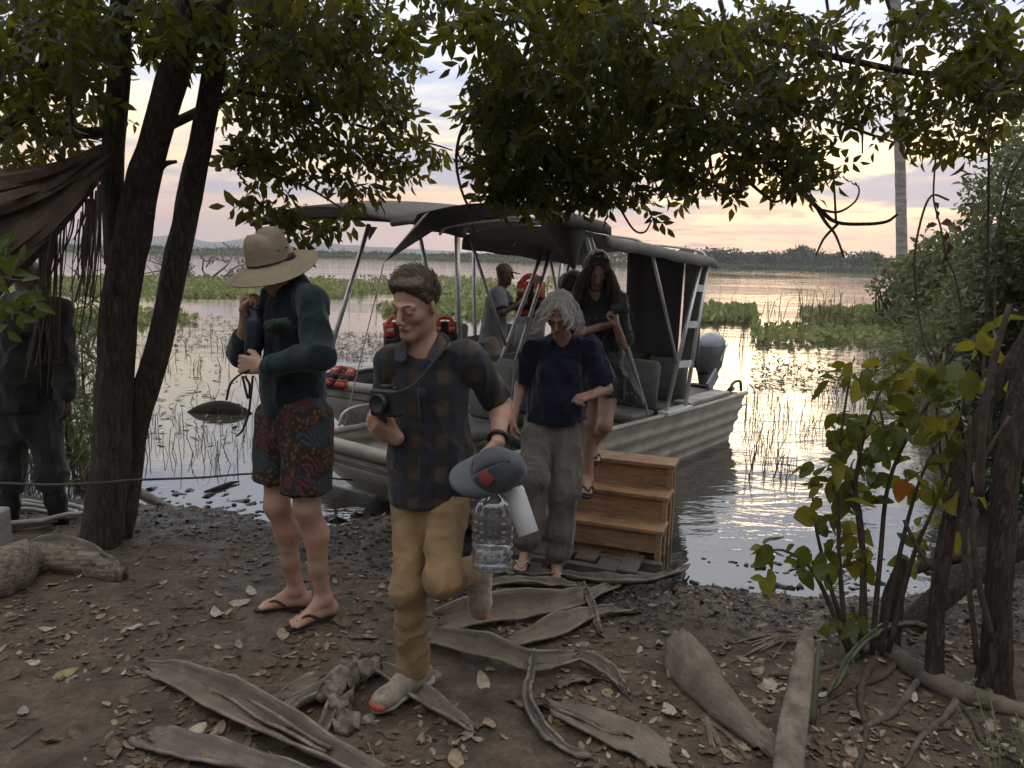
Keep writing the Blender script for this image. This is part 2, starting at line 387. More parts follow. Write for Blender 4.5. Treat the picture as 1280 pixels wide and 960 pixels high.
# ---------------------------------------------------------------- floating plants on the lake
M_HYA = leafmat('water_hyacinth', (.19, .215, .085), (.22, .24, .06), .5, .35, .7, .3)
M_SEDGE = leafmat('wet_sedge', (.16, .135, .09), (.10, .09, .05), .6, .4, 1.0, .25)
def mat_patch(name, boxes, mat, size, thr, kind_label=None, seed=3, dens=1.0, up=.22, flat=False):
    """boxes: (px0,px1,py0,py1,count) on the water; only where the noise is above thr"""
    C = []
    for (x0, x1, y0, y1, n) in boxes:
        q = []
        while len(q) < n*dens:
            px, py = rng.uniform(x0, x1), rng.uniform(y0, y1)
            w = PZ(px, py, ZW)
            ed = min(1, (px-x0)/(.22*(x1-x0)), (x1-px)/(.22*(x1-x0)))*min(1, (py-y0)/(.2*(y1-y0)), (y1-py)/(.25*(y1-y0)))
            if vn2(w[0]*.16+seed, w[1]*.10+seed)*.6+vn2(w[0]*.7+seed, w[1]*.5)*.25+.25*ed-.08 > thr: q.append(w)
            else: q.append(None)
        C += [w for w in q if w is not None]
    C = np.array(C); n = len(C); sc = size*(.7+.6*rng.random(n))
    d = rdir(n, 1.2); C[:, 2] += rng.uniform(0, up, n)*.6; nn_ = rdir(n)
    if flat: d[:, 2] *= .12; nn_ = rdir(n, 6.0); C[:, 2] += .006
    V, F = leaf_cloud(C, sc, sc*(.35 if flat else .8), d, nn_, .1, .1)
    return kind(link(name, mesh_np(name, V, F), mat), 'stuff')
mat_patch('water_hyacinth', [(-140, 760, 347, 372, 11000)], M_HYA, .26, .38, seed=3, up=.12)
mat_patch('water_hyacinth', [(150, 760, 374, 398, 6500), (-50, 420, 386, 408, 1500), (400, 640, 402, 426, 2600)], M_HYA, .22, .50, seed=7, up=.10)
mat_patch('water_hyacinth', [(872, 945, 386, 404, 900)], M_HYA, .28, .36, seed=11)
mat_patch('water_hyacinth', [(1000, 1190, 384, 410, 2400), (940, 1130, 408, 430, 600)], M_HYA, .22, .47, seed=23)
mat_patch('floating_debris', [(-80, 420, 392, 440, 2200), (-80, 330, 430, 510, 260), (410, 560, 415, 452, 1000), (940, 1230, 420, 490, 1900), (160, 330, 490, 570, 60)], M_SEDGE, .13, .36, seed=5, up=.01, flat=True)
# thin stems standing in the shallows
M_STEM = pmat('dry_stem', (.11, .09, .055), .8, var=.4)
def stems(name, boxes, hr, lean=.35, wid=.004):
    V = []; F = []
    for (x0, x1, y0, y1, n) in boxes:
        for _ in range(n):
            w = PZ(rng.uniform(x0, x1), rng.uniform(y0, y1), ZW)
            if vn2(w[0]*.9, w[1]*.6) < .38: continue
            h = rng.uniform(*hr); L = rng.normal(size=2)*lean*h; r = wid*(.6+.8*rng.random())*max(1, w[1]/9)
            mid = w+np.array([L[0]*.3, L[1]*.3, h*.6]); tip = w+np.array([L[0], L[1], h*(.8 if rng.random() < .7 else .45)])
            s = np.array([r, 0, 0]); s2 = np.array([0, r, 0]); b_ = len(V)
            V += [w-s-[0, 0, .05], w+s-[0, 0, .05], w+s2-[0, 0, .05], mid-s*.8, mid+s*.8, mid+s2*.8, tip]
            F += [(b_, b_+1, b_+4, b_+3), (b_+1, b_+2, b_+5, b_+4), (b_+2, b_, b_+3, b_+5)]
            F += [(b_+3, b_+4, b_+6), (b_+4, b_+5, b_+6), (b_+5, b_+3, b_+6)]
    me = bpy.data.meshes.new(name); me.from_pydata([tuple(v) for v in V], [], F)
    return kind(link(name, me, M_STEM), 'stuff')
stems('shallows_stems', [(165, 330, 470, 590, 150), (165, 320, 410, 480, 110), (60, 130, 420, 640, 160), (930, 1110, 470, 600, 480), (1040, 1200, 480, 640, 160)], (.08, .42), .5)
stems('tall_reeds', [(960, 1080, 398, 420, 110), (1000, 1060, 400, 416, 80), (890, 960, 420, 446, 40)], (.5, 2.0), .2, .0035)
stems('tall_reeds', [(430, 700, 372, 384, 26)], (.8, 2.0), .2, .0025)
# ---------------------------------------------------------------- bank trees
m = bpy.data.materials.new('rough_bark'); m.use_nodes = True; t = NT(m.node_tree)
tc = t.n('ShaderNodeTexCoord'); v = t.vscale((tc, 'Object'), (1, 1, .16))
n1 = t.noise(v, 55, 6, .7, 1.0); n2 = t.noise((tc, 'Object'), 5, 4, .6)
cc = t.ramp((n1, 0), [(.34, (.014, .009, .006)), (.50, (.062, .043, .029)), (.66, (.19, .14, .10))])
cc = t.mix(t.mapr((n2, 0), .4, .7), cc, t.mix(.5, cc, (.10, .09, .075)))
bp = t.n('ShaderNodeBump', {'Strength': 1.0, 'Distance': .06, 'Height': (n1, 0)})
b = t.n('ShaderNodeBsdfPrincipled', {'Base Color': cc, 'Roughness': .9, 'Normal': bp}); t.n('ShaderNodeOutputMaterial', {0: b}); M_BARK = m
M_TWIG = pmat('twig_bark', (.075, .055, .04), .85, var=.4, vscale=30, bump=.4, bscale=90)
M_LEAF = leafmat('canopy_leaf', (.021, .028, .008), (.20, .19, .02), .42, .65, 1.2, .42)
def trunk_tube(path, n=14, rough=.10, step=7, seed=0):
    """path rows: px,py,Y,width_px -> knobbly tapered tube"""
    q = smooth_path(path, step); pts = [P(a[0], a[1], a[2]) for a in q]; rr = [a[3]*np.linalg.norm(p-CAM)/FPX*.38 for a, p in zip(q, pts)]
    mb = MB(); mb.tube(pts, rr, n); V = np.array(mb.v); k = 0
    for i, (c, r) in enumerate(zip(pts, rr)):
        for j in range(n):
            w = V[k]-c; a = j/n*6.283; s = 1+rough*(math.sin(3*a+i*.12+seed)*.6+2.2*float(vn3(np.array(3*math.cos(a)+seed), np.array(3*math.sin(a)), np.array(i*.35)))-1.1)
            V[k] = c+w*s; k += 1
    mb.v = [tuple(x) for x in V]; return mb
gtree = P(128, 700, 4.35)
tree = thing('riverside_tree', 'dark multi-stemmed riverside tree whose leafy crown hangs over the bank', 'tree', (gtree[0], 4.35, -.1))
trunk_tube([(116, 712, 4.33, 77), (123, 690, 4.35, 59), (132, 640, 4.37, 54), (139, 560, 4.4, 52), (142, 470, 4.4, 51), (149, 380, 4.4, 50), (164, 300, 4.4, 50), (177, 240, 4.4, 47), (196, 170, 4.35, 41), (216, 100, 4.3, 41), (238, 20, 4.2, 40), (262, -80, 4.0, 38), (300, -220, 3.7, 32)], 18, .10, 7, 1).build('trunk', M_BARK, tree, True)
trunk_tube([(150, 330, 4.42, 40), (142, 260, 4.42, 32), (140, 200, 4.4, 30), (146, 120, 4.4, 30), (150, 40, 4.35, 28), (150, -60, 4.2, 26), (130, -200, 4.0, 22)], 12, .12, 6, 3).build('limb', M_BARK, tree, True)
trunk_tube([(132, 700, 4.5, 60), (148, 650, 4.52, 44), (160, 580, 4.55, 40), (176, 510, 4.55, 38), (200, 430, 4.55, 37), (218, 340, 4.55, 35), (234, 260, 4.55, 35), (250, 180, 4.5, 33), (263, 110, 4.45, 32), (272, 50, 4.4, 30), (290, -60, 4.3, 28), (330, -180, 4.1, 22)], 14, .10, 7, 5).build('trunk', M_BARK, tree, True)
BR = [ # px,py,Y,width rows
 [(205, 160, 4.9, 16), (253, 137, 5.0, 14), (300, 112, 5.1, 13), (350, 96, 5.2, 12), (392, 90, 5.3, 9), (450, 70, 5.4, 6)],
 [(296, 112, 4.8, 9), (330, 118, 4.9, 9), (367, 123, 5.0, 8), (387, 137, 5.0, 7), (405, 122, 5.0, 5), (404, 95, 5.0, 3)],
 [(367, 123, 5.0, 6), (410, 165, 5.1, 5), (450, 200, 5.2, 4), (475, 225, 5.2, 3)],
 [(275, 190, 4.6, 5), (330, 215, 4.7, 5), (380, 232, 4.8, 4), (430, 262, 4.9, 3)],
 [(283, 196, 4.6, 4), (290, 208, 4.6, 4), (300, 206, 4.6, 3)],
 [(195, 215, 4.4, 14), (206, 205, 4.35, 9), (220, 202, 4.3, 5)],
 [(180, 262, 4.4, 8), (190, 268, 4.35, 3)],
 [(-30, 190, 4.2, 20), (20, 150, 4.3, 18), (48, 120, 4.3, 15), (58, 45, 4.2, 12), (70, -40, 4.1, 9)],
 [(60, 165, 4.3, 12), (95, 166, 4.35, 15), (130, 165, 4.4, 16)],
 [(86, 100, 4.3, 10), (88, 140, 4.3, 12), (87, 166, 4.3, 12)],
 [(30, 30, 4.2, 8), (100, 34, 4.3, 12), (150, 45, 4.4, 14)],
 [(0, 100, 4.0, 6), (25, 60, 4.1, 6), (60, 20, 4.1, 5)],
 [(445, 156, 5.2, 5), (500, 172, 5.3, 4), (540, 180, 5.3, 3), (566, 188, 5.3, 2)],
 [(300, -40, 4.2, 20), (420, -20, 4.4, 17), (560, -10, 4.6, 15), (700, -5, 4.8, 14), (840, 30, 5.0, 12), (960, 52, 5.0, 10), (1056, 74, 4.9, 9), (1152, 92, 4.8, 9), (1250, 92, 4.6, 10), (1330, 80, 4.4, 12)],
 [(690, -30, 4.6, 12), (666, 36, 4.6, 8), (651, 79, 4.55, 7), (616, 118, 4.5, 6), (583, 152, 4.5, 6), (571, 187, 4.5, 5), (573, 223, 4.5, 4.5), (585, 257, 4.5, 4), (604, 273, 4.5, 3.5), (637, 268, 4.5, 3)],
 [(706, -20, 4.8, 8), (713, 65, 4.8, 6), (727, 150, 4.8, 5), (745, 215, 4.8, 5), (774, 259, 4.8, 4), (792, 287, 4.8, 3.5), (806, 290, 4.8, 3), (815, 275, 4.8, 2.5)],
 [(740, 20, 5.0, 14), (780, 80, 5.0, 13), (820, 110, 5.0, 12), (877, 140, 5.0, 11), (907, 171, 4.9, 10), (951, 197, 4.9, 9), (995, 232, 4.8, 8), (1026, 263, 4.8, 7), (1047, 278, 4.8, 5.5), (1082, 280, 4.8, 5), (1108, 277, 4.8, 4.5), (1122, 268, 4.8, 4)],
 [(1020, 258, 4.8, 5), (1032, 278, 4.8, 5), (1044, 293, 4.8, 4), (1055, 321, 4.8, 3)],
 [(1047, 280, 4.8, 5), (1030, 298, 4.8, 4), (1020, 319, 4.8, 3)],
 [(1045, 278, 4.8, 4), (1043, 240, 4.8, 3), (1041, 205, 4.8, 2.5)],
 [(1026, 262, 4.8, 4), (1048, 265, 4.8, 3.5), (1068, 253, 4.8, 3), (1074, 238, 4.8, 2.5), (1069, 228, 4.8, 2)],
 [(880, 142, 4.95, 8), (905, 180, 4.9, 6), (929, 219, 4.9, 5.5), (958, 246, 4.9, 5), (972, 252, 4.9, 4), (990, 240, 4.9, 3)],
 [(990, 140, 4.9, 5), (1047, 153, 4.9, 5), (1085, 167, 4.9, 4), (1118, 178, 4.9, 3)],
 [(1078, 165, 4.9, 3), (1078, 192, 4.9, 2)], [(1100, 172, 4.9, 3), (1100, 179, 4.9, 2)],
 [(1030, -30, 4.9, 5), (1036, 20, 4.9, 4), (1045, 60, 4.9, 4), (1053, 85, 4.9, 4)],
 [(1100, -30, 4.6, 5), (1120, 25, 4.6, 5), (1160, 36, 4.6, 4), (1200, 20, 4.6, 3)],
 [(850, 20, 4.9, 5), (950, 45, 4.9, 4), (1030, 30, 4.9, 3), (1070, 10, 4.9, 3)],
 [(900, 0, 5.2, 7), (915, 50, 5.2, 6), (960, 120, 5.2, 5), (985, 180, 5.2, 4)],
 [(600, 20, 5.0, 7), (560, 0, 5.0, 8), (550, 40, 5.0, 5), (565, 70, 5.0, 3)],
 [(888, 195, 4.8, 3), (893, 230, 4.8, 3), (905, 240, 4.8, 2)],
]
for k, path in enumerate(BR):
    trunk_tube(path, 7, .08, 5, k).build('branch', M_BARK if path[0][3] > 9 else M_TWIG, tree, True)
# crown: compound leaves gathered on twigs, laid in lobes of the crown
LOBES = [ # px,py,rx,ry, Y, dY, compound leaves
 (60, 40, 110, 60, 4.3, .7, 300), (150, 20, 120, 50, 4.6, .8, 300), (70, 110, 90, 55, 4.6, .7, 170), (30, 170, 70, 45, 4.3, .5, 80), (110, 150, 60, 40, 4.9, .4, 50),
 (300, 30, 120, 60, 4.7, .9, 420), (400, 50, 110, 60, 5.0, .8, 380), (330, 110, 70, 50, 5.0, .6, 190), (462, 70, 72, 66, 5.2, .6, 240), (440, 140, 70, 55, 5.2, .5, 190),
 (500, 180, 45, 35, 5.2, .4, 70), (545, 183, 20, 12, 5.3, .2, 10), (470, 215, 40, 28, 5.2, .4, 50), (330, 165, 50, 40, 4.9, .4, 80), (310, 200, 30, 35, 4.8, .3, 36), (330, 245, 28, 34, 4.8, .25, 46), (365, 268, 26, 22, 4.8, .25, 34),
 (385, 195, 45, 35, 4.9, .4, 46), (425, 215, 25, 35, 5.0, .3, 24), (415, 272, 22, 22, 4.9, .2, 26), (440, 245, 22, 18, 5.0, .2, 14), (540, 15, 30, 20, 5.0, .5, 26),
 (690, 30, 120, 60, 4.5, .9, 420), (640, 110, 60, 50, 4.7, .5, 190), (680, 150, 95, 70, 4.8, .8, 440), (640, 200, 60, 45, 4.7, .4, 190), (720, 215, 70, 42, 4.9, .5, 190), (650, 236, 46, 16, 4.6, .25, 50), (760, 225, 50, 35, 4.9, .4, 100), (742, 250, 40, 12, 4.8, .2, 24), (808, 262, 14, 14, 4.8, .1, 6),
 (800, 60, 110, 80, 4.7, 1.0, 480), (800, 160, 80, 60, 4.9, .6, 240), (880, 100, 90, 70, 5.0, .8, 330), (870, 190, 70, 45, 4.9, .5, 170), (900, 225, 40, 20, 4.9, .3, 40), (850, 228, 40, 18, 4.9, .3, 40), (950, 150, 70, 60, 5.0, .6, 220), (985, 200, 45, 35, 4.9, .4, 80), (1000, 225, 40, 16, 4.9, .2, 24),
 (960, 50, 80, 50, 5.0, .7, 170), (1020, 120, 60, 40, 5.0, .5, 100), (1035, 195, 25, 30, 4.9, .2, 24), (1050, 40, 60, 40, 4.8, .6, 46), (1090, 110, 50, 30, 4.8, .4, 50), (1140, 140, 60, 28, 4.8, .4, 80), (1160, 172, 50, 18, 4.8, .3, 40), (1120, 85, 50, 14, 4.8, .3, 20),
 (1200, 40, 80, 50, 4.6, .6, 180), (1250, 90, 60, 50, 4.4, .6, 150), (1190, 100, 40, 30, 4.6, .4, 50), (1250, 150, 40, 24, 4.3, .4, 40), (1150, 20, 40, 20, 4.6, .4, 30),
 (200, -70, 320, 70, 4.3, 1.1, 500), (620, -80, 320, 70, 4.2, 1.1, 500), (1060, -80, 320, 70, 4.2, 1.0, 400), (1400, 40, 110, 90, 4.4, .7, 160), (-110, 60, 110, 90, 4.3, .7, 160), (400, -260, 500, 120, 3.9, 1.2, 240), (950, -260, 450, 120, 3.8, 1.2, 200)]
Cs = []; Ds = []; Ns = []; Ls = []
for (px, py, rx, ry, Y, dY, cnt) in LOBES:
    for _ in range(int(cnt*.45)):
        a = rng.uniform(0, 6.283); r = math.sqrt(rng.random()); jx = 1+.22*(rng.random()-.5)
        base = P(px+rx*r*math.cos(a)*jx, py+ry*r*math.sin(a)*jx, Y+rng.uniform(-dY, dY))
        ax = unit([rng.normal(), rng.normal(), -.55+.5*rng.normal()]); sd = unit(np.cross(ax, rng.normal(size=3)))
        up = np.cross(sd, ax); nl = int(rng.integers(2, 4)); L0 = rng.uniform(.062, .105); rl = .048
        for k in range(nl):
            for sg in (-1, 1):
                Cs.append(base+ax*rl*k); Ds.append(ax*.55+sd*sg*.85+rng.normal(size=3)*.15+[0, 0, -.35]); Ns.append(up+rng.normal(size=3)*.35); Ls.append(L0*(.8+.4*rng.random()))
        Cs.append(base+ax*rl*nl); Ds.append(ax+[0, 0, -.25]); Ns.append(up); Ls.append(L0)
Ls = np.array(Ls)
V, F = leaf_cloud(np.array(Cs), Ls, Ls*rng.uniform(.36, .5, len(Ls)), np.array(Ds), np.array(Ns))
o = link('crown', mesh_np('crown', V, F), M_LEAF); kind(o, 'stuff'); adopt(o, tree)

# unseen trees and leaves added behind and above the viewer to block fill light
M_SHADE = leafmat('added_shade_leaf', (.040, .055, .014), (.12, .13, .02), .5, .4, 1.0, .3)
n = 700; C = np.stack([rng.uniform(-7.5, 7.5, n), rng.uniform(-3.0, 6.5, n), rng.random(n)], -1); C[:, 2] = 2.9+.45*np.clip(C[:, 1], 0, 9)+C[:, 2]*2.4
L_ = rng.uniform(.22, .40, n); V, F = leaf_cloud(C, L_, L_*.55, rdir(n, -.2), rdir(n, .6)); o = link('added_upper_crown', mesh_np('added_upper_crown', V, F), M_SHADE); kind(o, 'stuff'); adopt(o, tree)  # loose leaf layer out of view, added to cut overhead light on the bank
for k, (x, y, r, hgt, lab) in enumerate([(-4.2, -3.5, 3.0, 6, 'broad unseen tree added for shade behind the landing place near the driftwood'), (1.0, -5.5, 3.4, 7, 'tall unseen tree added for shade behind the landing place'), (5.2, -2.5, 3.0, 6, 'dense unseen tree added for shade behind the leafy shrub'), (-7.5, 1.5, 2.4, 5.5, 'unseen tree added for shade beyond the driftwood log'), (7.5, 2.5, 2.4, 5.5, 'unseen tree added for shade beyond the slender trunks')]):
    tb = thing('added_shade_tree', lab, 'tree', (x, y, 0)); MB().tube(smooth_path([(x, y, -.2), (x+.15, y, hgt*.3), (x-.1, y+.1, hgt*.6), (x, y, hgt*.85)], 4), np.linspace(.22, .07, 13), 10).build('trunk', M_BARK, tb, True)
    for j in range(6):
        a = j*1.05+k; MB().tube(smooth_path([(x, y, hgt*(.3+.07*j)), (x+r*.4*math.cos(a), y+r*.4*math.sin(a), hgt*(.42+.07*j)), (x+r*.8*math.cos(a), y+r*.8*math.sin(a), hgt*(.45+.08*j))], 4), np.linspace(.07, .02, 9), 6).build('branch', M_BARK, tb, True)
    n = 2300; a = rdir(n); C = np.array([x, y, hgt*.55])+a*np.array([r, r, hgt*.5])*rng.uniform(.3, 1, (n, 1))**.5; C[:, 2] = np.maximum(C[:, 2], .25); L_ = rng.uniform(.2, .38, n); V, F = leaf_cloud(C, L_, L_*.55, rdir(n, -.2), rdir(n, .5)); o = link('crown', mesh_np('crown', V, F), M_SHADE); kind(o, 'stuff'); adopt(o, tb)

# ---------------------------------------------------------------- palm trunk across the water
M_PALM = pmat('palm_bark', (.26, .235, .21), .9, var=.35, vscale=2, stretch=(1, 1, 4), bump=.6, bscale=9)
pb = PZ(1126, 396, ZW+.2); palm = thing('palm_tree', 'tall bare leaning palm trunk standing among the reeds', 'palm tree', pb)
Yp = pb[1]; q = smooth_path([(1127, 402, Yp, 15), (1128, 380, Yp, 13), (1127, 300, Yp, 11.5), (1125, 200, Yp, 11), (1122, 100, Yp, 12), (1118, 0, Yp, 12), (1112, -120, Yp, 12), (1108, -200, Yp, 13)], 10)
pts = [P(a[0], a[1], a[2]) for a in q]; rr = [a[3]*np.linalg.norm(p-CAM)/FPX*.5*(1+.03*math.sin(i*2.1)) for i, (a, p) in enumerate(zip(q, pts))]
MB().tube(pts, rr, 12).build('trunk', M_PALM, palm, True)
top = pts[-1]; M_PALMLEAF = leafmat('palm_leaf', (.05, .075, .03), (.1, .12, .03), .5, .3)
for k in range(16):
    a = k*2.4; e = rng.uniform(-.3, .9); d = np.array([math.cos(a)*math.cos(e), math.sin(a)*math.cos(e), math.sin(e)])
    mb = MB(); stalk = [top+d*s*1.6-np.array([0, 0, .25*s*s]) for s in (0, .5, 1)]; mb.tube(stalk, [.05, .04, .03], 5); c = stalk[-1]; sd = unit(np.cross(d, [0, 0, 1])); 
    for j in range(11):
        b_ = (j-5)*.28; dd = unit(d*math.cos(b_)+sd*math.sin(b_)); tip = c+dd*1.3-np.array([0, 0, .35]); w = np.cross(dd, [0, 0, 1])*.07
        mb.add([c, c+dd*.7+w, tip, c+dd*.7-w], [(0, 1, 2, 3)])
    mb.build('frond', M_PALMLEAF, palm)

# ---------------------------------------------------------------- shrubs on the right bank
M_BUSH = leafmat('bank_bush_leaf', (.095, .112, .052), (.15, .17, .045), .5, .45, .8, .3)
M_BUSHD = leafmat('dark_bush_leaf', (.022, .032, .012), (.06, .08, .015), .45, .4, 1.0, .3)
def bush(name, lab, blobs, mat, L, grp, Lw=.45, trunks=()):
    """blobs: px,py,rx,ry,Y,dY,n"""
    b0 = blobs[0]; base = PZ(b0[0], b0[1]+b0[3], -.1) if False else P(b0[0], b0[1], b0[4]); gz = float(gh(base[0], b0[4], False))
    tr = thing(name, lab, 'bush', (base[0], b0[4], gz), grp); C = []
    mb = MB()
    for (px, py, rx, ry, Y, dY, n) in blobs:
        cen = P(px, py, Y)
        for k in range(3):
            e = P(px+rng.uniform(-.6, .6)*rx, py+rng.uniform(-.6, .3)*ry, Y+rng.uniform(-.5, .5)*dY); g0 = np.array([base[0]+rng.normal()*.15*Y*.1, b0[4]+rng.normal()*.1, gz-.05])
            mid = (g0+e)/2+rng.normal(size=3)*.08*np.linalg.norm(e-g0); r0 = .012*max(1, Y/7)
            mb.tube(smooth_path([g0, mid, e], 5), np.linspace(r0*1.6, r0*.4, 11), 5)
        for _ in range(n):
            a = rng.uniform(0, 6.283); r = math.sqrt(rng.random())*(1+.2*rng.normal())
            C.append(P(px+rx*r*math.cos(a), py+ry*r*math.sin(a), Y+rng.uniform(-dY, dY)))
    mb.build('stem', M_TWIG, tr, True)
    C = np.array(C); n = len(C); sc = L*(.7+.6*rng.random(n)); d = rdir(n, -.1)
    V, F = leaf_cloud(C, sc, sc*Lw, d, rdir(n, .5)); o = link('foliage', mesh_np('foliage', V, F), mat); kind(o, 'stuff'); adopt(o, tr); return tr
bush('bank_bush', 'pale green feathery bush at the water edge behind the palm trunk', [(1165, 375, 40, 50, 24, 1.5, 1500), (1150, 345, 30, 30, 25, 1.5, 600), (1185, 330, 40, 40, 24, 1.5, 900)], M_BUSH, .26, 'bushes on the right bank')
bush('bank_bush', 'thin reddish sapling growing left of the palm trunk', [(1112, 350, 18, 24, 27, .6, 120), (1100, 362, 14, 14, 27, .6, 60), (1120, 372, 14, 16, 27, .6, 70)], M_BUSH, .24, 'bushes on the right bank')
bush('bank_bush', 'large grey-green bush filling the right bank in front of the palm', [(1205, 395, 46, 50, 14, 1.2, 1300), (1235, 330, 42, 44, 14, 1.2, 1000), (1222, 262, 22, 44, 14, 1, 300), (1265, 240, 36, 56, 14, 1.2, 800), (1270, 180, 22, 40, 14, 1, 260), (1320, 300, 60, 120, 14, 1.2, 1500)], M_BUSH, .15, 'bushes on the right bank')
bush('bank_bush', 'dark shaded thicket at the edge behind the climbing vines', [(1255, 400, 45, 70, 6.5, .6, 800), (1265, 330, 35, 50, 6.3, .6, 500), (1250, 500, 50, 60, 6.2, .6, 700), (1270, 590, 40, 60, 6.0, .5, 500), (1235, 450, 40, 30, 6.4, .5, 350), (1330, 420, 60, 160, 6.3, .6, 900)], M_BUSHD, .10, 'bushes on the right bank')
bush('bank_bush', 'bank of grass-like weeds below the feathery bush', [(1180, 420, 60, 22, 16, 1.2, 900), (1120, 398, 50, 10, 25, 1.0, 500)], M_BUSH, .30, 'bushes on the right bank', .12)
# tall sapling with small leaves and hanging vines
def vine(lab, path, r, leaves, mat, L, name='hanging_vine'):
    pts = [P(*a) for a in smooth_path(path, 6)]; tr = thing(name, lab, 'vine', pts[-1])
    MB().tube(pts, r, 6).build('stem', M_TWIG, tr, True)
    for (px, py, Y, ang, l) in leaves:
        C = np.array([P(px, py, Y)]); d = np.array([[math.cos(ang), .2, -math.sin(ang)]])
        V, F = leaf_cloud(C, l, l*.55, d, np.array([[.2, -1., .5]])); o = link('leaf', mesh_np('leaf', V, F), mat); adopt(o, tr)
    return tr
M_LEAFR = leafmat('withered_leaf', (.07, .035, .018), (.12, .06, .02), .6, .3)
vine('bare arching vine bowing out over the water beside the sapling', [(1186, 250, 3.6), (1164, 245, 3.6), (1150, 280, 3.6), (1143, 330, 3.6), (1148, 390, 3.6), (1158, 440, 3.55), (1168, 480, 3.5), (1180, 620, 3.4)], .005, [], M_LEAFR, .05)
vine('thin hanging vine with a few withered brown leaves', [(1170, 190, 3.6), (1167, 235, 3.6), (1168, 255, 3.6), (1176, 285, 3.6), (1183, 320, 3.6), (1195, 350, 3.6), (1202, 400, 3.6), (1205, 520, 3.5)], .004,
     [(1168, 252, 3.6, .9, .05), (1170, 262, 3.6, 1.2, .05), (1175, 280, 3.6, -.1, .08), (1172, 280, 3.6, 2.9, .05), (1183, 288, 3.6, 1.5, .06), (1186, 302, 3.6, 1.4, .07), (1180, 318, 3.6, 1.4, .05), (1192, 284, 3.6, .3, .06)], M_LEAFR, .05)
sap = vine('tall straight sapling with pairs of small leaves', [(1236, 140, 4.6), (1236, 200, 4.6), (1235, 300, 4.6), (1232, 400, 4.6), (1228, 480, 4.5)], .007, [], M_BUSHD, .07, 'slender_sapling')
for k in range(46):
    px, py = 1236-rng.uniform(-14, 30)*(1 if k % 3 else -.6), 170+k*6.2+rng.normal()*5
    V, F = leaf_cloud(np.array([P(px, py, 4.6+rng.normal()*.06)]), .085*(.7+.5*rng.random()), .034, np.array([[(-1 if px < 1236 else 1), .2*rng.normal(), .2+.4*rng.normal()]]), np.array([[.1, -.4, 1.]]))
    o = link('leaf', mesh_np('leaf', V, F), M_BUSHD); adopt(o, sap)
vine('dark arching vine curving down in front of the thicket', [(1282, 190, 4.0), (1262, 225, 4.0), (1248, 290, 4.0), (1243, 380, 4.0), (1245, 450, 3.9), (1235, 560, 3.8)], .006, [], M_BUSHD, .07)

# ---------------------------------------------------------------- right foreground trunks, stump, log, leafy shrub
def gz_at(px, py):
    z = 0.0
    for _ in range(12):
        w = PZ(px, py, z); z = .5*z+.5*float(gh(w[0], w[1]))
    return PZ(px, py, z)
g = gz_at(1168, 856)
tr = thing('slender_tree', 'slender bare trunk leaning right out of the leafy shrub', 'tree', g); Y0 = g[1]
trunk_tube([(1166, 862, Y0, 38), (1168, 845, Y0, 26), (1170, 790, Y0+.02, 22), (1176, 720, Y0+.05, 21), (1188, 650, Y0+.1, 22), (1206, 580, Y0+.15, 21), (1236, 500, Y0+.2, 19), (1270, 440, Y0+.25, 17), (1330, 350, Y0+.3, 15), (1420, 220, Y0+.4, 12)], 10, .1, 6, 2).build('trunk', M_BARK, tr, True)
trunk_tube([(1176, 720, Y0+.05, 9), (1150, 690, Y0+.1, 7), (1130, 650, Y0+.15, 5)], 6, .1, 4).build('branch', M_TWIG, tr, True)
trunk_tube([(1400, 240, Y0+.4, 10), (1370, 120, Y0+.5, 8), (1390, 20, Y0+.5, 6)], 6, .1, 4).build('branch', M_TWIG, tr, True)
g = gz_at(1246, 866); Y0 = g[1]
tr = thing('slender_tree', 'thicker dark trunk rising at the edge beside the fallen log', 'tree', g)
trunk_tube([(1242, 872, Y0, 58), (1244, 845, Y0, 44), (1247, 780, Y0, 36), (1250, 700, Y0, 34), (1257, 600, Y0+.05, 33), (1268, 520, Y0+.1, 31), (1288, 430, Y0+.15, 28), (1330, 300, Y0+.2, 25), (1400, 120, Y0+.3, 20)], 14, .12, 6, 4).build('trunk', M_BARK, tr, True)
for pth in ([(1222, 830, Y0-.02, 8), (1214, 760, Y0-.02, 7), (1205, 690, Y0, 7), (1210, 610, Y0, 6), (1212, 520, Y0, 5)], [(1240, 800, Y0-.08, 9), (1222, 720, Y0-.08, 8), (1216, 650, Y0-.05, 7), (1228, 580, Y0, 6), (1262, 520, Y0, 5)], [(1224, 620, Y0-.1, 12), (1228, 540, Y0-.1, 11), (1240, 460, Y0-.1, 9), (1262, 380, Y0-.1, 7)]):
    trunk_tube(pth, 6, .1, 5).build('sucker', M_TWIG, tr, True)
g = gz_at(1135, 800); M_LOG = pmat('weathered_log', (.13, .105, .085), .9, var=.5, vscale=6, stretch=(1, 1, 1), bump=.7, bscale=30)
lg = thing('fallen_log', 'dark fallen log leaning across behind the slender trunks', 'log', g); Y0 = g[1]
trunk_tube([(1112, 812, Y0+.1, 30), (1150, 770, Y0+.2, 34), (1200, 728, Y0+.3, 36), (1250, 695, Y0+.35, 38), (1330, 640, Y0+.4, 40)], 12, .12, 6, 8).build('log_body', M_BARK, lg, True)
trunk_tube([(1130, 716, Y0+.35, 16), (1180, 700, Y0+.42, 17), (1240, 690, Y0+.45, 16), (1320, 672, Y0+.5, 16)], 8, .12, 5, 8).build('branch', M_BARK, lg, True)
g = gz_at(1110, 808); Y0 = g[1]
st = thing('broken_stump', 'short broken stump standing in the middle of the leafy shrub', 'stump', g)
trunk_tube([(1106, 815, Y0, 46), (1110, 790, Y0, 32), (1116, 750, Y0+.03, 28), (1124, 715, Y0+.05, 20), (1130, 698, Y0+.05, 8)], 9, .22, 4, 6).build('stump_body', M_BARK, st, True)
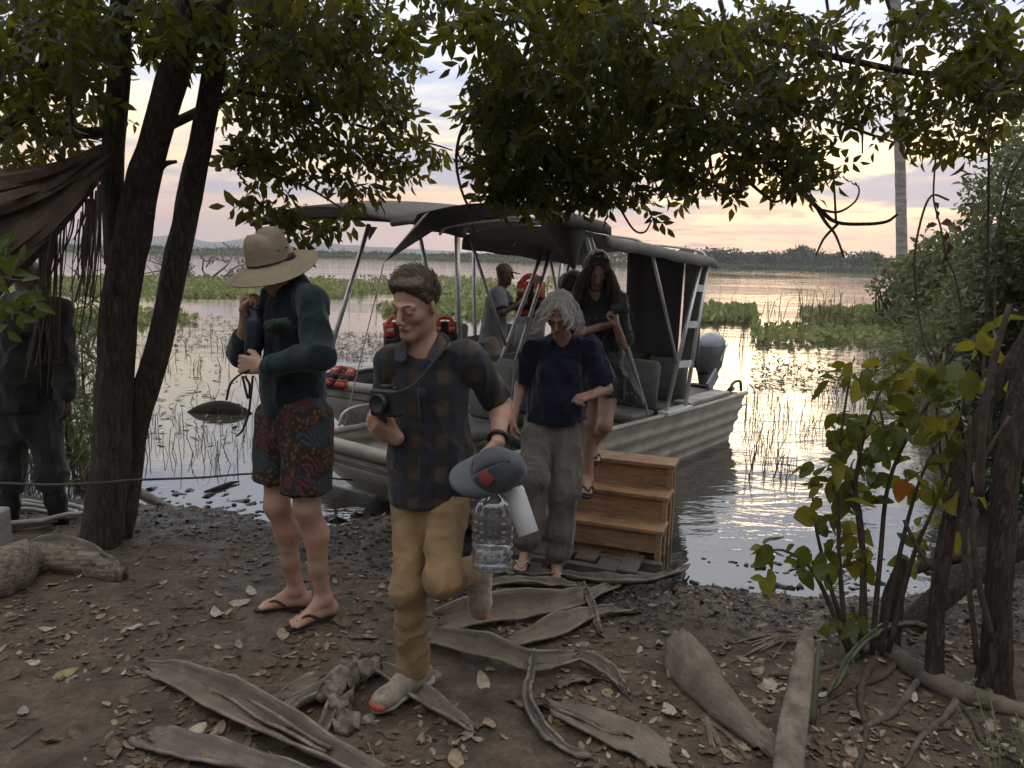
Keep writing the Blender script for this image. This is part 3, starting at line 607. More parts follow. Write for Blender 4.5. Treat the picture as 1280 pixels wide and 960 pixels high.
g = gz_at(1150, 830)
rt = thing('surface_root', 'grey root running out of the shrub base over the mud', 'root', g)
def ground_tube(path, n=8, lift=.3, rough=.15, seed=0):
    """path rows: px,py,width_px; lies on the ground"""
    q = smooth_path(path, 6); pts = []; rr = []
    for a in q:
        w = gz_at(a[0], a[1]); r = a[2]*np.linalg.norm(w-CAM)/FPX*.5; pts.append(w+np.array([0, 0, r*lift])); rr.append(r)
    mb = MB(); mb.tube(pts, rr, n); V = np.array(mb.v)
    V += (np.stack([vn3(V[:, 0]*40+seed, V[:, 1]*40, V[:, 2]*40), vn3(V[:, 0]*40, V[:, 1]*40+seed+7, V[:, 2]*40), vn3(V[:, 0]*40, V[:, 1]*40, V[:, 2]*40+9)], -1)-.5)*rough*np.mean(rr)*2
    mb.v = [tuple(x) for x in V]; return mb
ground_tube([(1095, 800, 16), (1130, 835, 22), (1180, 865, 24), (1240, 885, 20), (1300, 900, 14)], 8, .5).build('root_body', M_LOG, rt, True)
# leafy shrub with big rounded leaves: each leaf its own piece
M_SHL = leafmat('shrub_leaf', (.060, .080, .018), (.22, .24, .025), .4, .4, 2.0, .42)
M_SHY = leafmat('yellowing_leaf', (.20, .19, .03), (.35, .30, .03), .45, .3, 2.0, .45)
M_SHO = leafmat('orange_leaf', (.30, .11, .02), (.45, .16, .02), .5, .3, 2.0, .45)
gsh = gz_at(1085, 822); Y0 = gsh[1]
sh = thing('leafy_shrub', 'leafy shrub with large rounded green leaves at the water edge', 'shrub', gsh)
def big_leaf_mesh(name, mat, seed):
    r = np.random.default_rng(seed); n = 10; G = []
    for i in range(n+1):
        u = i/n; w = .40*(max(0, 1-(2.2*u-.95)**2 if u < .43 else 1-((u-.43)/.57)**1.45))**.75*(1+.05*math.sin(i*2+seed)); z = -.35*u*u+.05*math.sin(u*5+seed)
        G.append([(-w*s, u, z+abs(s)*.10*(1-u*.5)+.03*math.sin(6*u+s*3+seed)) for s in (-1, -.5, 0, .5, 1)])
    mb = MB().grid(G); me = bpy.data.meshes.new(name); me.from_pydata(mb.v, [], mb.f); me.materials.append(mat); me.polygons.foreach_set('use_smooth', np.ones(len(me.polygons), bool)); return me
LM = {'g': [big_leaf_mesh('shrub_leaf', M_SHL, s) for s in range(4)], 'y': [big_leaf_mesh('yellow_leaf', M_SHY, s) for s in range(2)], 'o': [big_leaf_mesh('orange_leaf', M_SHO, 9)]}
STEMS = [[(1060, 815), (1052, 740), (1048, 660), (1050, 560), (1062, 470)], [(1075, 820), (1078, 700), (1070, 600), (1095, 500), (1130, 455)], [(1090, 818), (1100, 700), (1112, 600), (1150, 520), (1190, 470)],
         [(1066, 815), (1040, 740), (1020, 660), (1015, 610)], [(1060, 812), (1020, 720), (985, 690), (955, 688)], [(1100, 815), (1125, 690), (1150, 600), (1180, 540)], [(1110, 815), (1140, 700), (1165, 640), (1200, 560)], [(1082, 800), (1075, 640), (1045, 560)]]
stemY = []
for k, s_ in enumerate(STEMS):
    yo = rng.uniform(-.05, .3); rows = [(a, b_, Y0+yo*(i/(len(s_)-1))) for i, (a, b_) in enumerate(s_)]; pts = [P(*r_) for r_ in smooth_path(rows, 6)]
    MB().tube(pts, np.linspace(.013, .004, len(pts)), 6).build('stem', M_TWIG, sh, True)
CL = [(1070, 470, 38, 22, 10, 'g'), (1120, 462, 36, 24, 12, 'g'), (1165, 475, 34, 22, 12, 'g'), (1195, 485, 22, 16, 6, 'g'), (1050, 535, 26, 22, 9, 'g'), (1090, 520, 34, 24, 12, 'g'), (1140, 520, 40, 30, 14, 'g'),
      (1070, 570, 36, 26, 12, 'g'), (1110, 580, 34, 26, 10, 'g'), (1025, 585, 18, 14, 5, 'g'), (1035, 612, 26, 14, 8, 'g'), (1070, 620, 30, 18, 9, 'g'), (1180, 560, 30, 26, 8, 'g'), (1160, 600, 30, 24, 8, 'g'), (1135, 605, 14, 10, 2, 'o'), (1200, 620, 24, 20, 5, 'y'),
      (1040, 650, 24, 16, 8, 'g'), (1060, 690, 26, 22, 8, 'g'), (1000, 690, 14, 10, 4, 'g'), (965, 690, 16, 14, 5, 'g'), (958, 722, 12, 14, 4, 'y'), (1010, 715, 20, 10, 7, 'g'), (1030, 700, 16, 12, 5, 'g'), (1075, 670, 20, 20, 5, 'y'), (1160, 660, 26, 20, 6, 'y'), (1150, 690, 20, 14, 4, 'g'),
      (1070, 770, 14, 22, 4, 'g'), (1045, 780, 16, 8, 3, 'g'), (1230, 430, 22, 16, 5, 'y'), (1265, 470, 16, 20, 5, 'y'), (1232, 470, 20, 16, 4, 'g'), (1240, 410, 20, 10, 3, 'g'), (1185, 520, 20, 14, 4, 'y')]
for (px, py, rx, ry, n, kd) in CL:
    for _ in range(int(n*1.5)):
        a = rng.uniform(0, 6.283); r = math.sqrt(rng.random()); q = P(px+rx*r*math.cos(a), py+ry*r*math.sin(a), Y0+rng.uniform(-.1, .35))
        kk = kd if rng.random() < .85 else 'y'
        o = bpy.data.objects.new('leaf', rnd.choice(LM[kk])); COL.objects.link(o); o.location = tuple(q)
        L = rng.uniform(.05, .125); o.scale = (L*rng.uniform(.75, 1.05), L, L*rng.uniform(.6, 1.6))
        o.rotation_euler = (rng.normal()*.7-.45, rng.normal()*.6, rng.uniform(0, 6.283)); adopt(o, sh)
# pale weed at the corner
M_WEED = pmat('weed_stem', (.16, .16, .085), .8); M_WEEDL = leafmat('weed_leaf', (.16, .19, .09), (.2, .22, .06), .6, .3)
for k, (bx, tips) in enumerate([((1250, 985), [(1195, 880), (1215, 850), (1235, 860)]), ((1285, 980), [(1270, 890), (1280, 860), (1262, 900)])]):
    g = PZ(bx[0], bx[1], .0); w = thing('weed_tuft', ['thin pale weed leaning away from the roots in the mud', 'thin pale weed standing upright beside the leaning one'][k], 'weed', g, 'pale weeds in the mud')
    for tp in tips:
        pts = [P(a, b_, c) for a, b_, c in smooth_path([(bx[0], bx[1], g[1]), ((bx[0]+tp[0])/2+6, (bx[1]+tp[1])/2+8, g[1]+.1), (tp[0], tp[1], g[1]+.25)], 5)]
        MB().tube(pts, .0022, 4).build('stem', M_WEED, w)
        for j in range(3, len(pts)):
            V, F = leaf_cloud(np.array([pts[j]]*3), .022, .010, rdir(3), rdir(3)); o = link('seed_head', mesh_np('seed_head', V, F), M_WEEDL); adopt(o, w)
# dead tree lying in the lake
M_SNAG = pmat('bleached_wood', (.17, .145, .125), .9, var=.3)
g = PZ(250, 348, ZW); sn = thing('dead_tree', 'bleached dead tree lying in the lake beyond the hyacinth', 'dead tree', g); Yd = g[1]
def snag(a, b_, w, lvl):
    mid = ((a[0]+b_[0])/2+rng.normal()*4, (a[1]+b_[1])/2+rng.normal()*4-2); rows = [(*a, Yd+rng.normal()*.3), (*mid, Yd+rng.normal()*.5), (*b_, Yd+rng.normal()*.8)]
    pts = [P(*r_) for r_ in smooth_path(rows, 4)]; r0 = w*Yd/FPX*.5
    MB().tube(pts, np.linspace(r0, r0*.45, len(pts)), 5).build('branch', M_SNAG, sn)
    if lvl:
        for _ in range(3):
            s = rng.uniform(.35, 1); c = (a[0]+(b_[0]-a[0])*s, a[1]+(b_[1]-a[1])*s); L = math.hypot(b_[0]-a[0], b_[1]-a[1])*.55; an = rng.uniform(-2.9, -.2)
            snag(c, (c[0]+L*math.cos(an), min(346, c[1]+L*.55*math.sin(an))), w*.6, lvl-1)
for a, b_ in [((240, 346), (185, 325)), ((240, 346), (205, 318)), ((245, 347), (215, 340)), ((260, 346), (255, 322)), ((265, 347), (290, 322)), ((280, 347), (318, 332)), ((230, 347), (180, 342)), ((285, 347), (310, 345))]: snag(a, b_, 3.2, 2)
# ---------------------------------------------------------------- things lying on the bank
# weathered sheaths of palm leaves
m = bpy.data.materials.new('dry_palm_sheath'); m.use_nodes = True; t = NT(m.node_tree)
tc = t.n('ShaderNodeTexCoord'); uv = t.n('ShaderNodeUVMap'); v = t.vscale((uv, 0), (1.2, 46, 1))
n1 = t.noise(v, 3.0, 6, .65, .3); n2 = t.noise((tc, 'Object'), 9, 4, .6); n3 = t.noise((tc, 'Object'), 60, 3, .6)
oi = t.n('ShaderNodeObjectInfo')
cc = t.ramp((n1, 0), [(.28, (.06, .05, .042)), (.48, (.20, .178, .15)), (.72, (.46, .42, .36))])
cc = t.mix(t.mapr((n2, 0), .38, .66), t.mix(.5, cc, (.07, .06, .052)), cc)
cc = t.mix(t.math('MULTIPLY', (oi, 'Random'), .6), cc, t.mix(.6, cc, (.26, .19, .13)))
cc = t.mix(t.mapr((n3, 0), .62, .72, 0, .6), cc, (.05, .042, .036))
bp = t.n('ShaderNodeBump', {'Strength': .6, 'Distance': .008, 'Height': (n1, 0)})
b = t.n('ShaderNodeBsdfPrincipled', {'Base Color': cc, 'Roughness': .85, 'Normal': bp}); t.n('ShaderNodeOutputMaterial', {0: b}); M_SHEATH = m
def sheath_mesh(rows, thick=.006, nw=10, seed=0, sub=6, jag=0.0):
    """rows: px,py,lift_m,width_px,tilt(rad),curl ; a curved trough-like strip, with UV along / across"""
    mw = max(r_[3] for r_ in rows); rows = [(r_[0], r_[1], r_[2], max(r_[3], .42*mw), r_[4], r_[5]) for r_ in rows]; q = smooth_path(rows, sub); C = []; Wm = []
    for a in q:
        w = gz_at(a[0], a[1]); C.append(w+np.array([0, 0, max(a[2], 0)+.008])); Wm.append(a[3]*.85*np.linalg.norm(w-CAM)/FPX)
    C = np.array(C); n = len(C); T = np.gradient(C, axis=0); T /= np.linalg.norm(T, axis=1, keepdims=True)
    V = []; UVs = []
    for i in range(n):
        side = unit(np.cross(T[i], [0, 0, 1])); up = np.cross(side, T[i]); tl = q[i][4]; cu = q[i][5]*2.1
        if side@(CAM-C[i]) > 0: tl = -tl
        s2 = side*math.cos(tl)+up*math.sin(tl); u2 = -side*math.sin(tl)+up*math.cos(tl)
        for j in range(nw+1):
            s = j/nw*2-1; e = .007*math.sin(i*.7+j*2.9+seed)+.006*(float(vn2(np.array(i*.5+seed), np.array(j*1.1)))-.5)*2+.003*math.sin(j*5.1)
            if abs(s) > .99 and jag: e += 0; s *= 1+jag*math.sin(i*2.3+seed)*.3
            V.append(C[i]+s2*s*Wm[i]*.5+u2*(cu*Wm[i]*(s*s-.35)+e)); UVs.append((i/n*2, j/nw))
    V = np.array(V); r_ = np.random.default_rng(int(abs(rows[0][0]*7+rows[0][1]))+seed); A_ = V.reshape(n, nw+1, 3); jg = np.repeat(r_.normal(size=(nw+2)//2+1), 2)[:nw+1]*.032
    for e_, k_ in ((0, -1), (1, -1), (2, -1), (n-1, 1), (n-2, 1), (n-3, 1)):
        w_ = (1-(e_ if e_ < 3 else n-1-e_)/3.0); A_[e_] += T[e_]*(k_*jg*w_)[:, None]
    V = A_.reshape(-1, 3); V[:, 2] += .010*(vn2(V[:, 0]*14, V[:, 1]*14)-.5)
    g = gh(V[:, 0], V[:, 1]); V[:, 2] = np.maximum(V[:, 2], g+.003)
    F = [(i*(nw+1)+j, i*(nw+1)+j+1, (i+1)*(nw+1)+j+1, (i+1)*(nw+1)+j) for i in range(n-1) for j in range(nw)]
    me = bpy.data.meshes.new('sheath'); me.from_pydata([tuple(v) for v in V], [], F)
    ul = me.uv_layers.new(name='UVMap'); li = np.empty(len(me.loops), np.int32); me.loops.foreach_get('vertex_index', li)
    ul.data.foreach_set('uv', np.array(UVs)[li].astype(np.float32).ravel()); return me, V
def sheath(lab, rows, name='palm_sheath', parent=None, part='blade', thick=.011, grp='dry palm sheaths on the bank', **kw):
    me, V = sheath_mesh(rows, **kw)
    o = link(part if parent else name, me, M_SHEATH, None, True)
    md = o.modifiers.new('solid', 'SOLIDIFY'); md.thickness = thick; md.offset = 1
    if parent: adopt(o, parent)
    else:
        c = Vector((float(V[:, 0].mean()), float(V[:, 1].mean()), float(V[:, 2].min()))); me.transform(Matrix.Translation(-c)); o.location = c
        tag(o, lab, 'palm sheath', grp)
    return o
g = gz_at(300, 915)
bs = thing('palm_sheath', 'big forked grey-blue palm sheath lying nearest the bare soil', 'palm sheath', g, 'dry palm sheaths on the bank')
sheath('', [(182, 838, .0, 15, .5, 0.11), (230, 858, .03, 35, .6, 0.17), (290, 893, .05, 48, .6, 0.23), (350, 925, .05, 45, .5, 0.29), (410, 955, .03, 35, .3, 0.34), (470, 985, .02, 29, .1, 0.34)], parent=bs)
sheath('', [(262, 866, .03, 12, .4, 0.23), (300, 890, .04, 17, .5, 0.29), (345, 922, .05, 17, .5, 0.34), (400, 950, .04, 12, .4, 0.34)], parent=bs)
sheath('', [(182, 925, .0, 31, .2, 0.11), (215, 938, .01, 43, .2, 0.14), (270, 952, .01, 39, .2, 0.17), (340, 968, .01, 31, .2, 0.17), (420, 985, .0, 23, .1, 0.11)], parent=bs)
g = gz_at(440, 870)
ks = thing('twisted_bark', 'twisted knot of dry bark strips beside the walking shoe', 'bark strip', g, 'dry palm sheaths on the bank')
ground_tube([(478, 842, 14), (455, 846, 26), (432, 858, 30), (420, 876, 30), (424, 896, 24), (436, 915, 12)], 12, .9, .9, 3).build('strip', pmat('twisted_bark', (.21, .175, .14), .9, var=.55, vscale=26, bump=.8, bscale=70), ks, True)
sheath('', [(462, 838, .02, 14, .2, .2), (500, 862, .03, 28, .3, .2), (540, 888, .02, 28, .2, .2), (590, 915, .0, 14, .0, .1)], parent=ks, part='strip')
sheath('', [(455, 850, .02, 12, -.2, .2), (410, 872, .03, 20, -.3, .25), (370, 892, .02, 26, -.2, .2), (330, 912, .0, 20, 0, .1)], parent=ks, part='strip')
sheath('', [(432, 868, .03, 10, .2, .2), (415, 895, .03, 18, .3, .2), (400, 930, .01, 14, .1, .1)], parent=ks, part='strip')
sheath('', [(345, 880, .0, 16, 0, .1), (380, 868, .02, 30, .1, .15), (430, 850, .02, 16, 0, .1)], parent=ks, part='strip')
sheath('grey palm sheath curving from behind the raised shoe toward the stairs', [(545, 790, .03, 34, .7, .2), (600, 778, .05, 44, .8, .2), (660, 772, .05, 42, .7, .22), (715, 762, .04, 32, .5, .2), (750, 745, .02, 16, .3, .1), (778, 730, .0, 8, 0, .1)])
sheath('dark wavy palm sheath lying behind the planted shoe', [(530, 800, .0, 20, .3, .1), (560, 812, .04, 34, .5, .15), (610, 826, .05, 36, .6, .15), (665, 840, .04, 30, .7, .15), (718, 830, .02, 22, .5, .1)])
sheath('brown palm sheath flat on the mud below the grey one', [(615, 818, .0, 8, 0, .1), (650, 806, .01, 26, .2, .12), (700, 792, .03, 36, .4, .15), (745, 772, .02, 20, .3, .1), (790, 768, 0, 8, 0, .1)])
sheath('long narrow palm sheath just below the plank platform', [(600, 738, .02, 14, .2, .2), (650, 737, .03, 20, .2, .25), (700, 740, .03, 18, .2, .25), (735, 741, .01, 8, .1, .2)])
sheath('narrow palm sheath lying under the long narrow one', [(600, 752, .01, 14, .2, .2), (640, 752, .02, 22, .2, .2), (690, 750, .01, 14, .1, .2)])
sheath('palm sheath with an upturned end in front of the stairs', [(640, 722, .02, 14, .1, .2), (700, 728, .03, 20, .1, .25), (760, 735, .03, 22, .1, .25), (810, 735, .04, 16, .1, .2), (845, 728, .05, 9, .1, .2), (858, 720, .06, 4, 0, .1)])
sheath('small upright splinter of sheath crossing the grey one', [(728, 742, .05, 8, .3, .1), (738, 762, .04, 11, .4, .1), (750, 792, .0, 8, .2, .1)])
sheath('small pale curled sheath scrap pointing down the bank', [(715, 830, .02, 10, .3, .2), (740, 838, .03, 24, .4, .2), (765, 852, .02, 20, .3, .2), (783, 868, 0, 6, 0, .1)])
sheath('flat torn scrap of sheath beside the curled one', [(700, 858, .0, 8, 0, .1), (720, 855, .01, 14, .1, .1), (738, 854, 0, 8, 0, .1)])
sheath('thin bark hoop bent round in the leaf litter', [(668, 835, .05, 8, .3, .2), (661, 860, .04, 13, .5, .2), (663, 890, .03, 15, .6, .2), (680, 920, .02, 16, .5, .2), (710, 942, .0, 12, .3, .2), (740, 950, 0, 6, 0, .1)])
sheath('flat brown bark sheet lying in the dirt near the bark hoop', [(690, 885, .0, 30, .05, .05), (740, 910, .01, 56, .05, .05), (800, 935, .0, 60, .05, .05), (830, 962, .0, 40, 0, 0)])
sheath('broad triangular dry sheath standing open toward the water', [(852, 838, .10, 66, .25, -.34), (872, 862, .09, 60, .25, -.36), (900, 890, .06, 44, .2, -.34), (935, 920, .04, 30, .2, -.3), (968, 942, .02, 22, .1, -.2)], nw=12)
sheath('thin stick-like sheath edge under the bark hoop', [(640, 880, .0, 5, 0, .1), (700, 898, .02, 7, .2, .1), (790, 928, .0, 6, 0, .1)])
g = PZ(985, 975, .0)
pl = thing('palm_stub', 'upright pale palm leaf stub pointing at the water', 'palm stub', g)
pts = [P(a[0], a[1], a[2]) for a in smooth_path([(984, 985, g[1]-.05), (988, 930, g[1]+.05), (996, 880, g[1]+.2), (1003, 835, g[1]+.32), (1008, 800, g[1]+.42), (1009, 782, g[1]+.46)], 6)]
rr = [w*2.6/FPX*.5 for w in np.interp(np.linspace(0, 1, len(pts)), [0, .35, .7, .9, 1], [38, 36, 27, 15, 4])]
mb = MB().tube(pts, rr, 14, squash=.45); me_ = mb.build('stub_body', pmat('pale_stub', (.27, .235, .19), .9, var=.45, vscale=14, bump=.7, bscale=50, col2=(.12, .10, .08)), pl, True)
mb = MB(); pts = [P(a, b_, c) for a, b_, c in smooth_path([(1012, 905, g[1]+.2), (1018, 850, g[1]+.3), (1025, 800, g[1]+.4)], 5)]; mb.tube(pts, [.022, .022, .021, .02, .019, .017, .015, .012, .009, .006, .002], 8, squash=.3)
mb.build('side_blade', pmat('green_blade', (.05, .065, .03), .6), pl, True)
sheath_g = sheath('long green strap leaf arching over the shrub roots', [(1036, 874, .02, 6, .2, .2), (1065, 845, .10, 9, .2, .25), (1100, 820, .12, 9, .2, .25), (1140, 808, .10, 8, .1, .2), (1162, 806, .06, 5, 0, .1)], name='strap_leaf', grp=None)
sheath_g['category'] = 'leaf'; sheath_g.data.materials.clear(); sheath_g.data.materials.append(pmat('strap_leaf', (.085, .10, .05), .6, var=.3, bump=.2))
# leaf rib tangles
M_DRY = pmat('dry_fibre', (.20, .165, .12), .85, var=.4)
for lab, (cx_, cy_), dr in [('fan of dry palm ribs trailing toward the leafy shrub', (1005, 800), (-1, .25)), ('loose bundle of dry ribs under the triangular sheath', (880, 900), (.35, 1))]:
    g = gz_at(cx_, cy_); tg = thing('dry_rib_bundle', lab, 'palm ribs', g)
    for k in range(9):
        L = rng.uniform(50, 110); an = math.atan2(dr[1], dr[0])+rng.normal()*.22; e = (cx_+L*math.cos(an), cy_+L*math.sin(an)*.6); md_ = ((cx_+e[0])/2, (cy_+e[1])/2-rng.uniform(2, 10))
        ground_tube([(cx_+rng.normal()*4, cy_+rng.normal()*3, 3), (md_[0], md_[1], 3.5), (e[0], min(e[1], 955), 2)], 5, 1.2, .0).build('rib', M_DRY, tg)
for k, pth in enumerate([[(1090, 830, 9), (1075, 870, 8), (1082, 920, 6), (1070, 965, 5)], [(1150, 850, 8), (1120, 890, 8), (1095, 905, 6), (1040, 930, 4)], [(1120, 830, 7), (1100, 850, 7), (1060, 862, 6), (1020, 885, 4)], [(1200, 870, 8), (1180, 900, 7), (1150, 925, 6), (1130, 960, 4)], [(1180, 862, 6), (1215, 900, 6), (1230, 930, 5), (1275, 955, 4)], [(1085, 815, 8), (1050, 832, 6), (1010, 842, 5), (960, 846, 3)], [(1100, 905, 5), (1140, 915, 5), (1190, 912, 4), (1240, 925, 3)]]):
    o = ground_tube(pth, 7, .6, .3, k).build('thin_root', M_LOG if k % 2 else M_TWIG, None, True); tag(o, 'thin %s root snaking over the mud below the leafy shrub' % ('grey' if k % 2 else 'dark'), 'root', '%s roots below the shrub' % ('grey' if k % 2 else 'dark'))
# log and slab at the left
g = gz_at(60, 725); lg = thing('driftwood_log', 'grey split driftwood log lying at the foot of the tree', 'log', g)
ground_tube([(-60, 760, 50), (0, 735, 56), (40, 715, 42), (90, 712, 30), (130, 720, 24), (155, 727, 12)], 12, .55, .35, 2).build('log_body', pmat('driftwood', (.26, .215, .17), .9, col2=(.085, .066, .05), vscale=7, stretch=(.8, 5, 11), bump=.4, bscale=7), lg, True)
sheath('', [(20, 708, .06, 16, .3, .2), (70, 700, .09, 20, .4, .25), (115, 708, .07, 16, .3, .25), (150, 718, .03, 8, .1, .1)], parent=lg, part='bark')
g = gz_at(2, 690); mb = MB(); c = P(-6, 665, g[1]); mb.box(c, (.07, 0, .0), (0, .05, 0), (0, 0, .14)); sl_ = tag(mb.build('stone_post', pmat('concrete', (.32, .31, .29), .9, bump=.4), None, False, .01), 'short grey concrete post beside the driftwood log', 'post')
# hose coil
g = gz_at(40, 655); hs = thing('hose_coil', 'coiled pale hose lying behind the booted man', 'hose', g); M_HOSE = pmat('hose_rubber', (.30, .29, .27), .5)
for k in range(3):
    r = .26+.05*k; cen = gz_at(30+k*3, 652); pts = []
    for a in np.linspace(0, 2*math.pi, 29): 
        x, y = cen[0]+r*math.cos(a), cen[1]+r*.75*math.sin(a); pts.append((x, y, max(float(gh(x, y)), ZW)+.03+.02*k))
    MB().tube(pts, .016, 7, cap=False).build('loop', M_HOSE, hs, True)
# mooring rope
pts = smooth_path([(-80, 603, 4.2), (0, 604, 4.15), (60, 606, 4.12), (118, 604, 4.1), (170, 600, 4.25), (250, 597, 4.6), (330, 592, 5.0), (440, 600, 5.6)], 6)
ro = MB().tube([P(*a) for a in pts], .007, 6).build('mooring_rope', pmat('rope', (.10, .075, .075), .9, bump=.5, bscale=200), None, True); tag(ro, 'thin dark mooring rope stretched from the tree toward the boat', 'rope')
# sticks in the shallows
for lab, pth, wd, mt in [('pale branch half sunk in the shallows', [(165, 608, 8), (185, 620, 9), (210, 632, 7), (235, 642, 3)], 0, M_SNAG), ('dark forked stick floating near the shore', [(256, 615, 3), (275, 609, 5), (288, 604, 4), (299, 602, 2)], 0, M_BARK), ('dark twig crossing the pale branch', [(160, 638, 3), (185, 634, 4), (213, 627, 3)], 0, M_BARK)]:
    q = smooth_path(pth, 5); pp = [PZ(a[0], a[1], ZW+.015) for a in q]; o = MB().tube(pp, [a[2]*np.linalg.norm(w-CAM)/FPX*.5 for a, w in zip(q, pp)], 7).build('fallen_branch', mt, None, True); tag(o, lab, 'stick')
# dark hump of a sunken log
c = PZ(275, 516, ZW); mb = MB(); pts = [c+np.array([d*.42, 0, .085*math.cos(d*1.45)-.03]) for d in np.linspace(-1, 1, 9)]
mb.tube(pts, [.02, .06, .085, .10, .105, .10, .085, .06, .02], 10); tag(mb.build('mud_hump', pmat('wet_mud_hump', (.03, .026, .02), .95, bump=.5, spec=.1), None, True), 'dark rounded hump rising out of the shallows', 'mud hump')
# pale board under the bow
mb = MB(); q = [PZ(398, 585, -.10), PZ(430, 588, -.10), PZ(470, 618, -.17), PZ(455, 616, -.17), PZ(410, 605, -.15)]
mb.add(q+[x-np.array([0, 0, .012]) for x in q], [(0, 1, 2, 3, 4), (9, 8, 7, 6, 5)]+[(i, (i+1) % 5, (i+1) % 5+5, i+5) for i in range(5)])
tag(mb.build('pale_board', pmat('pale_board', (.42, .41, .40), .6)), 'pale flat board wedged in the mud under the bow', 'board')

# ---------------------------------------------------------------- leaf litter, clods, twigs
def litter_leaf(seed):
    r = np.random.default_rng(seed); n = 5; G = []; cu = r.uniform(-.5, .9); tw = r.uniform(-.8, .8)
    for i in range(n+1):
        u = i/n; w = .26*math.sin(math.pi*(u*.94+.03))**.8; z = cu*(u-.5)**2; row = []
        for s in (-1, 0, 1): row.append((s*w, u-.5, z+abs(s)*.10*cu+s*w*tw*(u-.5)+.04*r.normal()))
        G.append(row)
    mb = MB().grid(G); return np.array(mb.v), mb.f
LV = [litter_leaf(s) for s in range(8)]
LCOL = [pmat('litter_tan', (.29, .225, .15), .75, var=.35, vscale=3), pmat('litter_grey', (.24, .215, .185), .8, var=.35, vscale=3), pmat('litter_brown', (.12, .085, .055), .8, var=.4, vscale=3), pmat('litter_yellow', (.27, .23, .09), .7, var=.3, vscale=3), pmat('litter_pale', (.40, .355, .28), .75, var=.25, vscale=3), pmat('litter_dark', (.016, .012, .009), .5, spec=.3, var=.4, vscale=3)]
LMS = []
for ci, mt in enumerate(LCOL[:5]):
    for k in range(3):
        v, f = LV[(ci*3+k) % 8]; me = bpy.data.meshes.new('fallen_leaf'); me.from_pydata([tuple(x) for x in v], [], f); me.materials.append(mt); me.polygons.foreach_set('use_smooth', np.ones(len(me.polygons), bool)); LMS.append(me)
WORDS = ['tan', 'grey', 'brown', 'yellow', 'pale']
def on_ground(n, x0, x1, y0, y1):
    px = rng.uniform(x0, x1, n); py = rng.uniform(y0, y1, n); z = np.zeros(n); out = []
    for _ in range(10):
        d = _F[None]+_R[None]*((px-640)/FPX)[:, None]+_U[None]*((480-py)/FPX)[:, None]; k = (z-HC)/d[:, 2]; w = CAM+d*k[:, None]; z = .5*z+.5*gh(w[:, 0], w[:, 1])
    w[:, 2] = gh(w[:, 0], w[:, 1]); kp_ = vn2(w[:, 0]*2.6+4, w[:, 1]*2.6)+.30*rng.random(n) > .62; return w[kp_] if n > 200 else w
pos = np.vstack([on_ground(80, 0, 480, 720, 955), on_ground(70, 540, 1000, 790, 955), on_ground(30, 980, 1270, 800, 955)])
for i, w in enumerate(pos):
    k = int(rng.choice(15, p=np.array([3]*3+[2.4]*3+[2.5]*3+[.7]*3+[1.6]*3)/30.6)); o = bpy.data.objects.new('fallen_leaf', LMS[k]); COL.objects.link(o)
    L = rng.uniform(.03, .10)*(.8 if rng.random() < .6 else 1.1); o.scale = (L, L, L*.8); o.location = tuple(w+[0, 0, .006]); o.rotation_euler = (rng.normal()*.25, rng.normal()*.25, rng.uniform(0, 6.283))
    tag(o, f'small dry {WORDS[k//3]} fallen leaf lying on the bank', 'fallen leaf', f'{WORDS[k//3]} fallen leaves on the bank')
def scatter(name, w, mat, L, flat=.25, lift=.004):
    n = len(w); Vs = []; Fs = []; b_ = 0
    for i in range(n):
        v, f = LV[i % 8]; l = L*(.5+rng.random()); a = rng.uniform(0, 6.283); c, s = math.cos(a), math.sin(a); t1 = rng.normal()*flat
        x = v[:, 0]*l; y = v[:, 1]*l; z = v[:, 2]*l*.7+y*t1
        Vs.append(np.stack([c*x-s*y+w[i, 0], s*x+c*y+w[i, 1], z+w[i, 2]+lift], -1)); Fs += [tuple(q+b_ for q in ff) for ff in f]; b_ += len(v)
    return kind(link(name, mesh_np(name, np.vstack(Vs), np.array(Fs)), mat, None, True), 'stuff')
scatter('leaf_litter', on_ground(600, -60, 1340, 705, 960), LCOL[0], .035)
scatter('leaf_litter', on_ground(2600, -60, 1340, 690, 960), LCOL[2], .04)
scatter('leaf_litter', on_ground(400, -60, 1340, 700, 960), LCOL[1], .03)
scatter('leaf_litter', on_ground(210, 560, 1340, 780, 960), LCOL[4], .028)
def shore_pts(n, lo, hi):
    x = rng.uniform(-3.4, 3.0, n); y = shore_y(x)-rng.uniform(lo, hi, n); return np.stack([x, y, gh(x, y)], -1)
scatter('wet_leaf_litter', shore_pts(3600, -.12, 1.1), LCOL[5], .036, .15, .002)
scatter('wet_leaf_litter', shore_pts(900, .25, 1.5), LCOL[2], .045, .3, .006)
scatter('wet_leaf_litter', shore_pts(160, .1, 1.2), LCOL[1], .045, .3, .008)
